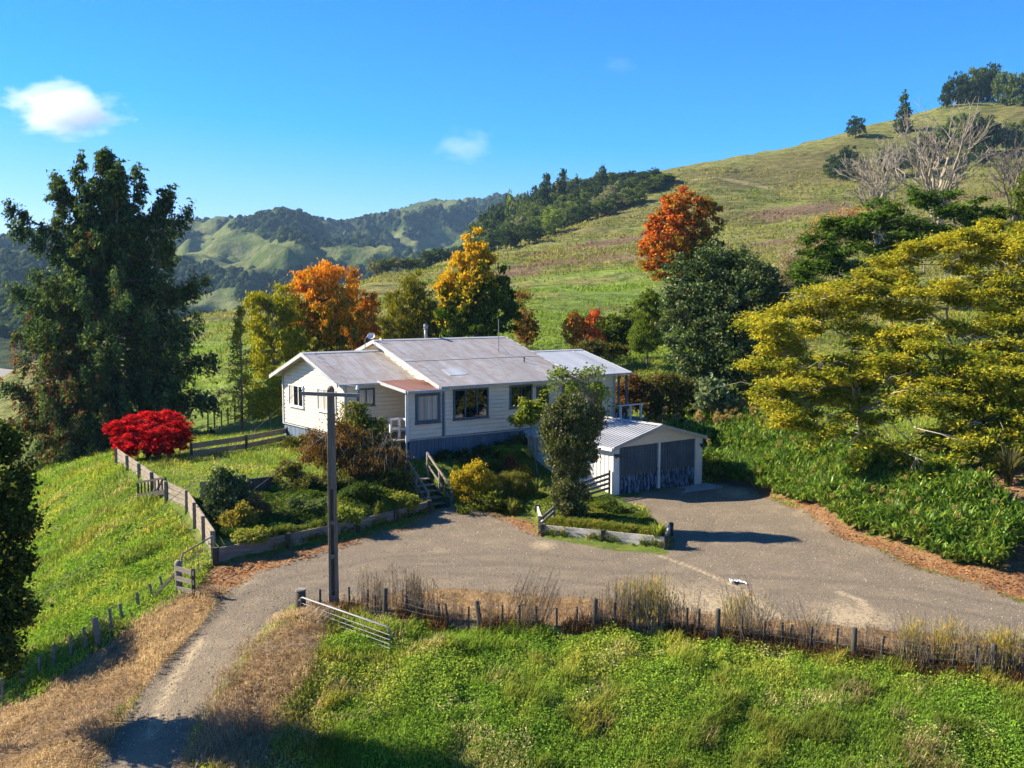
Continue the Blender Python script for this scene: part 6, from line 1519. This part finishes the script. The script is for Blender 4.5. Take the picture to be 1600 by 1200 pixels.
Vv, Q = blades_geo(np.stack([x, y, hg(x, y) - .08], 1), np.stack([np.cos(th), np.sin(th)], 1), L, np.interp(y, [56, 120, 330], [.06, .11, .34]), r.uniform(.3, 1.2, n), r); stuff('hillside_grass', 'tussocky pasture grass on the hillside behind the house', Vv, Q, np.repeat(c, 7, 0))
# ------------------------------------------------------------------ trees on the hill
def proto(name, kind, seed, cols, nl=900, lsz=.62, trunk='darkbark'):
    """a tree of unit height (about 10 m at scale 10); origin at its base"""
    r = RNG(seed); root = empty(name); lob_ = {
        'round': [((0, 0, .58), (.36, .36, .30)), ((.16, .05, .72), (.24, .24, .22)), ((-.18, 0, .66), (.24, .24, .24)), ((0, -.15, .42), (.36, .30, .24)), ((.05, .1, .84), (.16, .16, .15)), ((.24, -.1, .45), (.2, .2, .2))],
        'cone': [((0, 0, .22), (.26, .26, .16)), ((0, 0, .42), (.21, .21, .16)), ((.02, 0, .60), (.15, .15, .15)), ((0, 0, .77), (.095, .095, .14)), ((0, 0, .91), (.04, .04, .09))],
        'podo': [((0, 0, .80), (.15, .15, .18)), ((.07, 0, .66), (.12, .12, .12)), ((-.07, 0, .52), (.12, .12, .12)), ((.03, 0, .36), (.15, .15, .13)), ((-.02, 0, .2), (.17, .17, .14)), ((-.06, 0, .90), (.09, .09, .09))],
        'tall': [((0, 0, .3), (.20, .20, .24)), ((.03, 0, .58), (.17, .17, .24)), ((-.02, 0, .82), (.11, .11, .17))]}[kind]
    lob_ = [(np.array(c), np.array(s)) for c, s in lob_]; nc = nl // 18; P, d, li = sample_lobes(lob_, nc, r, .6); ci = np.repeat(np.arange(nc), 18); n = nc * 18; cr = r.random(nc)
    X = P[ci] + r.normal(size=(n, 3)) * np.array([.035, .035, .025]); N = unit(r.normal(size=(n, 3)) * .6 + d[ci] * .7 + (0, 0, .5)); c = pal(r, n, cols, None, .25) * (.7 + .6 * cr[ci])[:, None]; s = lsz / 10 * (.7 + .6 * r.random(n))
    leaf_obj('crown', X, r.normal(size=(n, 3)), N, s, s * .65, c, root); m = MB(); m.tube([(0, 0, -.06), (0, 0, .3), (0, 0, .62)], [.028, .02, .008], 6)
    for q in range(6): j = r.integers(nc); m.tube(branch_pts((0, 0, r.uniform(.2, .5)), P[j], r, .05, .05, 4), [.010, .008, .006, .003], 4, cap=False)
    m.build('trunk', trunk, root); return root


DK = [(.042, .071, .025), (.074, .109, .034), (.029, .050, .021)]; MD = [(.095, .137, .038), (.157, .200, .055), (.063, .095, .029)]; LT = [(.179, .252, .046), (.273, .336, .063), (.126, .179, .038)]; GY_ = [(.200, .210, .116), (.273, .273, .157), (.137, .147, .074)]
pr_ = {}
for k, (kd, cols) in {'dark round': ('round', DK), 'mid round': ('round', MD), 'light round': ('round', LT), 'grey round': ('round', GY_), 'dark tall': ('tall', DK), 'mid tall': ('tall', MD), 'dark cone': ('cone', DK), 'podo': ('podo', DK)}.items():
    pr_[k] = proto('bush_tree' if kd == 'round' else ('conifer_tree' if kd == 'cone' else 'forest_tree'), kd, 200 + len(pr_), cols, 2200 if kd == 'round' else 1500, .62)
first = set()


def put(k, p, sc, label, group, rz=0.0):
    sc = sc if hasattr(sc, '__len__') else (sc, sc, sc)
    if k not in first: first.add(k); o = pr_[k]; o.location = tuple(p); o.rotation_euler = (0, 0, rz); o.scale = sc
    else: o = dup(pr_[k], p, rz, sc)
    o['label'] = label; o['category'] = 'tree'
    if group: o['group'] = group
    elif 'group' in o: del o['group']
    return o


def px_tree(k, px, py_base, py_top, y, wf, label, group):
    b = gy(px, y); top = aty(px, py_top, y); hgt = max(2.0, top[2] - b[2]); put(k, b, (hgt * wf, hgt * wf, hgt * 1.02), label, group, RNG(int(px * 7 + py_top)).uniform(0, 6))


r = RNG(300); LBL = {'dark round': 'dark rounded forest tree in the hillside bush', 'mid round': 'mid green rounded forest tree in the hillside bush', 'light round': 'light green forest tree in the hillside bush', 'grey round': 'grey green rounded tree in the hillside bush', 'dark tall': 'narrow dark forest tree in the hillside bush', 'mid tall': 'narrow mid green forest tree in the hillside bush'}
lowx, lowy = [735, 745, 800, 850, 900, 950, 1000, 1045], [398, 396, 388, 372, 352, 335, 312, 284]
topx, topy = [735, 760, 790, 840, 900, 950, 1000, 1030, 1045], [356, 322, 304, 290, 276, 264, 266, 272, 282]
FG = 'forest trees in the hillside bush'


def crest(px):
    y = np.linspace(150, 400, 160); x = (px - 800) / FPX * y; z = h(x, y); py = 600 - FPX * np.tan(np.arctan2(z - CH, y) + PITCH); i = int(np.argmin(py)); return py[i], y[i]


def span_tree(k, px, by, ty, wpx, label, group, sink=.12):
    cy, cd = crest(px)
    b = at(px, by) if by > cy + 3 else gy(px, min(cd + 6 + (cy + 3 - by) * .6, 415))
    hgt = max(aty(px, ty, b[1])[2] - b[2], 3.0); w = wpx * b[1] / FPX / .78; b = b - (0, 0, sink * hgt); put(k, b, (w, w, hgt * (1 + sink)), label, group, (px * 37 + ty * 11) % 6.28)


for row in range(6):
    for q in range(22):
        x = 738 + q * 14.2 + r.uniform(-6, 6) + 7 * (row % 2); lo_, to_ = np.interp(x, lowx, lowy), np.interp(x, topx, topy)
        f = row / 5.0; ty = lo_ + (to_ - lo_) * (.42 + .58 * f) + r.uniform(-5, 6); by = lo_ - (lo_ - to_) * f * .62 + r.uniform(-2, 3)
        if lo_ - to_ < 14 and row > 1: continue
        k = str(r.choice(['dark round', 'mid round', 'light round', 'grey round', 'dark tall', 'mid tall'], p=[.25, .27, .11, .17, .10, .10])); span_tree(k, x, by, ty, r.uniform(28, 42) if 'round' in k else r.uniform(18, 27), LBL[k], FG)
for (x, ty, w, lab) in ((851, 271, 26, 'round topped tall podocarp, leftmost of the three above the hillside bush'), (878, 264, 20, 'slim tall podocarp between two others above the hillside bush')): span_tree('podo', x, np.interp(x, lowx, lowy) - 22, ty, w * 1.5, lab, 'tall podocarps above the hillside bush')
span_tree('dark cone', 901, 335, 273, 22, 'short pointed tree right of the slim podocarp on the hillside', None)
span_tree('dark tall', 941, 312, 255, 34, 'large dark crown rising highest over the hillside bush', None)
span_tree('dark round', 1024, 290, 261, 20, 'small dark round tree at the upper end of the hillside bush', None)
span_tree('dark round', 1336, 216, 181, 31, 'small round tree alone on the right skyline', None)
span_tree('dark cone', 1411, 206, 142, 44, 'dark conifer on the right skyline behind the bare trees', None)
for x, by, ty, w, k in ((1484, 165, 116, 24, 'dark tall'), (1500, 160, 110, 30, 'dark round'), (1522, 158, 99, 40, 'mid round'), (1545, 160, 96, 44, 'dark round'), (1566, 162, 106, 34, 'mid round'), (1590, 164, 108, 42, 'mid round'), (1608, 166, 112, 36, 'dark round'), (1478, 168, 126, 20, 'dark round'), (1535, 160, 118, 34, 'mid round'), (1508, 160, 126, 30, 'dark round'), (1580, 163, 124, 30, 'dark tall')): span_tree(k, x, by, ty, w, 'dark dense tree in the hilltop grove at the upper right', 'trees of the hilltop grove', .28)
for x, by, ty, w, k in ((1305, 280, 240, 32, 'dark round'), (1322, 282, 226, 40, 'dark round'), (1340, 284, 236, 34, 'grey round'), (1298, 276, 252, 26, 'mid round'), (1500, 240, 172, 42, 'mid round'), (1522, 240, 176, 40, 'dark round'), (1540, 244, 180, 40, 'dark round'), (1552, 238, 194, 34, 'dark round'), (1572, 240, 188, 40, 'grey round'), (1592, 238, 184, 40, 'mid round'), (1608, 236, 180, 36, 'grey round'), (1440, 262, 208, 38, 'dark round'), (1425, 272, 216, 34, 'grey round'), (1470, 255, 190, 38, 'mid round'), (1400, 275, 222, 32, 'grey round'), (1382, 276, 230, 30, 'dark round'), (1535, 262, 222, 30, 'dark round')): span_tree(k, x, by, ty, w, 'dark bush behind the bare trees on the right hillside', 'bushes behind the bare hillside trees')
for i, (x, ty, y, k) in enumerate(((588, 405, 205, 'grey round'), (604, 402, 205, 'mid round'), (622, 400, 206, 'grey round'), (640, 401, 207, 'mid round'), (655, 404, 208, 'grey round'))): px_tree(k, x, 0, ty, y, 1.3, 'brownish scrub bush on the crest above the olive tree', 'scrub bushes on the crest')
for i, (x, ty, y, k) in enumerate(((665, 390, 300, 'dark tall'), (676, 388, 300, 'dark round'), (690, 386, 302, 'dark tall'), (702, 388, 302, 'dark round'), (715, 384, 303, 'dark tall'), (728, 380, 304, 'dark round'))): px_tree(k, x, 0, ty, y, 1.0, 'small dark tree beyond the crest left of the golden tipped tree', 'dark trees beyond the crest')
for k in pr_:
    if k not in first:
        for c in list(pr_[k].children): bpy.data.objects.remove(c)
        bpy.data.objects.remove(pr_[k])


# bare winter trees
def bare(label, px, y, py_base, py_top, wpx, seed, bark='palebark', n0=9):
    r = RNG(seed); b = gy(px, y); H = aty(px, py_top, y)[2] - b[2]; Wd = wpx * y / FPX; root = tag(empty('bare_tree', b), label, 'tree'); lim, tw = MB(), MB()

    def grow(p, d, L, rad, lev):
        d = unit(d); e = p + d * L; mid = p + d * L * .5 + r.normal(0, .05 * L, 3); (lim if lev < 2 else tw).tube([p, mid, e], [rad * 1.3, rad * 1.05, rad * .8], 6 if lev < 2 else 4, cap=False)
        if lev >= 5: return
        k = 2 if lev in (1, 2) else 3
        for q in range(k):
            f = r.uniform(.35, 1) if q else 1.0; s = p + d * L * f; nd = d + r.normal(0, .42, 3) * np.array([1, 1, .75]) + np.array([0, 0, .12]); grow(s, nd, L * r.uniform(.62, .86), max(rad * .56, .026), lev + 1)
    for q in range(n0):
        th = q / n0 * 2 * PI + r.normal(0, .2); sp = r.uniform(.15, .62) * Wd / H * 1.1; grow(np.array([math.cos(th) * .15, math.sin(th) * .15, -.2]), np.array([math.cos(th) * sp, math.sin(th) * sp, 1.0]), H * r.uniform(.26, .34), H * .017, 0)
    lim.build('limb', bark, root, True); tw.build('twig', bark, root)


bare('grey leafless many stemmed tree, leftmost bare tree on the hillside', 1370, 140, 325, 205, 80, 310, 'winterbark', 5)
bare('pale leafless vase shaped tree, largest of the bare hillside trees', 1462, 160, 295, 152, 92, 311, 'winterbark', 6)
bare('brown leafless tree at the far right of the hillside', 1585, 150, 300, 190, 70, 312, 'bark', 5)

# wooded slopes of the far hills
r = RNG(320); n = 70000; i = np.exp(r.uniform(math.log(420), math.log(2100), n)); u_ = r.uniform(-.66, .12, n); x = u_ * i; y = i
fyi = np.clip(np.log(y / 330) / math.log(4200 / 330) * (ny - 1), 0, ny - 1.001); fxi = np.clip((u_ + .85) / 1.6 * (nx - 1), 0, nx - 1.001); a = fyi.astype(int); b = fxi.astype(int); fa = fyi - a; fb2 = fxi - b
bl = lambda G: (G[a, b] * (1 - fb2) + G[a, b + 1] * fb2) * (1 - fa) + (G[a + 1, b] * (1 - fb2) + G[a + 1, b + 1] * fb2) * fa
w_ = bl(wood); z = bl(FZ); ok = w_ + r.normal(0, .12, n) > .5; x, y, z = x[ok], y[ok], z[ok]; n = len(x)
oc = []
for k in range(7): oc.append((math.cos(k * 2 * PI / 7), math.sin(k * 2 * PI / 7), 0))
for k in range(7): oc.append((.72 * math.cos((k + .5) * 2 * PI / 7), .72 * math.sin((k + .5) * 2 * PI / 7), .75))
oc.append((0, 0, 1.12)); oc = np.array(oc)
F_ = [[k, (k + 1) % 7, 7 + k] for k in range(7)] + [[7 + k, (k + 1) % 7, 7 + (k + 1) % 7] for k in range(7)] + [[7 + k, 7 + (k + 1) % 7, 14] for k in range(7)]; F_ = np.array(F_)
s = r.uniform(2.4, 5.2, n) * np.interp(y, [400, 900, 2000], [.8, .9, 1.15]); hh = s * r.uniform(.8, 1.5, n)
V_ = oc[None] * np.stack([s, s, hh], 1)[:, None] * (1 + r.normal(0, .14, (n, 15, 1))); V_ = V_ + np.stack([x, y, z - 1.5], 1)[:, None]
lo = (np.arange(n)[:, None, None] * 15 + F_[None]).ravel(); cc = pal(r, n, [(.026, .044, .014), (.045, .065, .020), (.075, .092, .028), (.016, .028, .010)], [4, 3, 1.5, 2], .3)
tag(link('distant_forest', fast_mesh('distant_forest', V_.reshape(-1, 3), lo, 3, np.repeat(cc, 15, 0), True), 'leaf'), 'dark native forest over the far hills', 'forest', None, 'stuff')
# ------------------------------------------------------------------ air and clouds
def volbox(name, lo, hi, m):
    b = MB(); b.box(lo[0], hi[0], lo[1], hi[1], lo[2], hi[2]); return b.build(name, m)


def m_haze(t, out):
    v = t.n('VolumePrincipled'); v.inputs['Color'].default_value = (.40, .66, 1.0, 1); v.inputs['Density'].default_value = .0001; v.inputs['Anisotropy'].default_value = .1
    t.link(v.outputs[0], out.inputs['Volume'])


hz_ = volbox('haze', (-3900, -70, -140), (3900, 4400, 345), mat('haze_air', m_haze)); tag(hz_, 'thin blue haze in the valley air', 'haze', None, 'stuff')


def m_cloud(dens, seed, scale, edge):
    def b(t, out):
        o = t.obj(); r = t.n('VectorMath', {0: o}, operation='LENGTH').outputs['Value']; mp = t.n('Mapping', {'Vector': o, 'Location': (seed, seed * .7, 0)}).outputs[0]
        n = t.noise(mp, scale, 5, .58); z = t.n('SeparateXYZ', {0: o}).outputs[2]
        d = t.math('ADD', t.math('SUBTRACT', 1.0, r), t.math('MULTIPLY', t.math('SUBTRACT', n, .56), 1.9)); d = t.math('ADD', d, t.math('MULTIPLY', z, -.12))
        d = t.mr(d, .12, .12 + edge, 0, dens)
        v = t.n('VolumePrincipled', {'Density': d}); v.inputs['Color'].default_value = (.99, .99, 1, 1); v.inputs['Anisotropy'].default_value = .0
        t.link(v.outputs[0], out.inputs['Volume'])
    m = mat('cloud_%g' % seed, b)
    return m


def cloud(px, py, wpx, hpx, dens, seed, scale, label, edge=.5, Yd=3000.0):
    c = aty(px, py, Yd); k = Yd / FPX; import bmesh
    me = bpy.data.meshes.new('cloud'); bm = bmesh.new(); bmesh.ops.create_icosphere(bm, subdivisions=3, radius=1.0); bm.to_mesh(me); bm.free()
    o = link('cloud', me, m_cloud(dens, seed, scale, edge)); o.location = tuple(c); o.scale = (wpx * .5 * k, wpx * .32 * k, hpx * .5 * k); return tag(o, label, 'cloud')


cloud(100, 168, 232, 106, .015, 1.3, 1.5, 'larger white puffy cloud in the left sky', .42)
cloud(728, 224, 120, 66, .007, 4.1, 1.3, 'small faint white cloud right of centre in the sky', .9)
cloud(970, 100, 70, 40, .002, 7.7, 1.3, 'barely visible wisp of cloud high in the sky', 1.0)
# ------------------------------------------------------------------ light
SUN_AZ = math.atan2(-.98, .20)          # measured from +Y towards +X
SUN_EL = R(33)
S = Vector((math.sin(SUN_AZ) * math.cos(SUN_EL), math.cos(SUN_AZ) * math.cos(SUN_EL), math.sin(SUN_EL)))
sl = bpy.data.lights.new('sun', 'SUN'); sl.energy = 5.0; sl.angle = R(.55); sl.color = (1.0, .90, .73)
so = bpy.data.objects.new('sun', sl); COL.objects.link(so); so.rotation_euler = S.to_track_quat('Z', 'Y').to_euler()
w = bpy.data.worlds.new('World'); SC.world = w; w.use_nodes = True
nt = w.node_tree; nt.nodes.clear()
sky = nt.nodes.new('ShaderNodeTexSky'); sky.sky_type = 'NISHITA'; sky.sun_disc = False; sky.sun_elevation = SUN_EL; sky.sun_rotation = SUN_AZ
sky.altitude = 200; sky.air_density = 1.0; sky.dust_density = 0.0; sky.ozone_density = 3.0
bg = nt.nodes.new('ShaderNodeBackground'); bg.inputs[1].default_value = .108
wo = nt.nodes.new('ShaderNodeOutputWorld')
hs = nt.nodes.new('ShaderNodeHueSaturation'); hs.inputs['Saturation'].default_value = 1.25
nt.links.new(sky.outputs[0], hs.inputs['Color']); gn = nt.nodes.new('ShaderNodeMix'); gn.data_type = 'RGBA'; gn.blend_type = 'MULTIPLY'; gn.inputs[0].default_value = 1; gn.inputs[7].default_value = (1, 1, 1, 1)
nt.links.new(hs.outputs[0], gn.inputs[6]); sp = nt.nodes.new('ShaderNodeSeparateColor'); cb = nt.nodes.new('ShaderNodeCombineColor'); nt.links.new(gn.outputs[2], sp.inputs[0])


def mth(op, a, b):
    n = nt.nodes.new('ShaderNodeMath'); n.operation = op
    for i, v in enumerate((a, b)):
        if isinstance(v, bpy.types.NodeSocket): nt.links.new(v, n.inputs[i])
        else: n.inputs[i].default_value = v
    return n.outputs[0]


nt.links.new(mth('MAXIMUM', mth('MULTIPLY', sp.outputs[0], .075), mth('MULTIPLY', mth('SUBTRACT', sp.outputs[0], 1.5), .58)), cb.inputs[0])
nt.links.new(mth('MULTIPLY', sp.outputs[1], .425), cb.inputs[1]); nt.links.new(mth('MULTIPLY', sp.outputs[2], .66), cb.inputs[2]); nt.links.new(cb.outputs[0], bg.inputs[0]); nt.links.new(bg.outputs[0], wo.inputs[0])
SC.view_settings.view_transform = 'Standard'; SC.view_settings.look = 'None'; SC.view_settings.exposure = 1.62; SC.view_settings.gamma = 1
SC.cycles.max_bounces = 6; SC.cycles.diffuse_bounces = 3; SC.cycles.glossy_bounces = 3; SC.cycles.transmission_bounces = 4; SC.cycles.transparent_max_bounces = 8; SC.cycles.volume_bounces = 6
SC.cycles.caustics_reflective = False; SC.cycles.caustics_refractive = False; SC.cycles.use_adaptive_sampling = True; SC.cycles.adaptive_threshold = .02
SC.cycles.sample_clamp_indirect = 6
SC.cycles.use_denoising = True
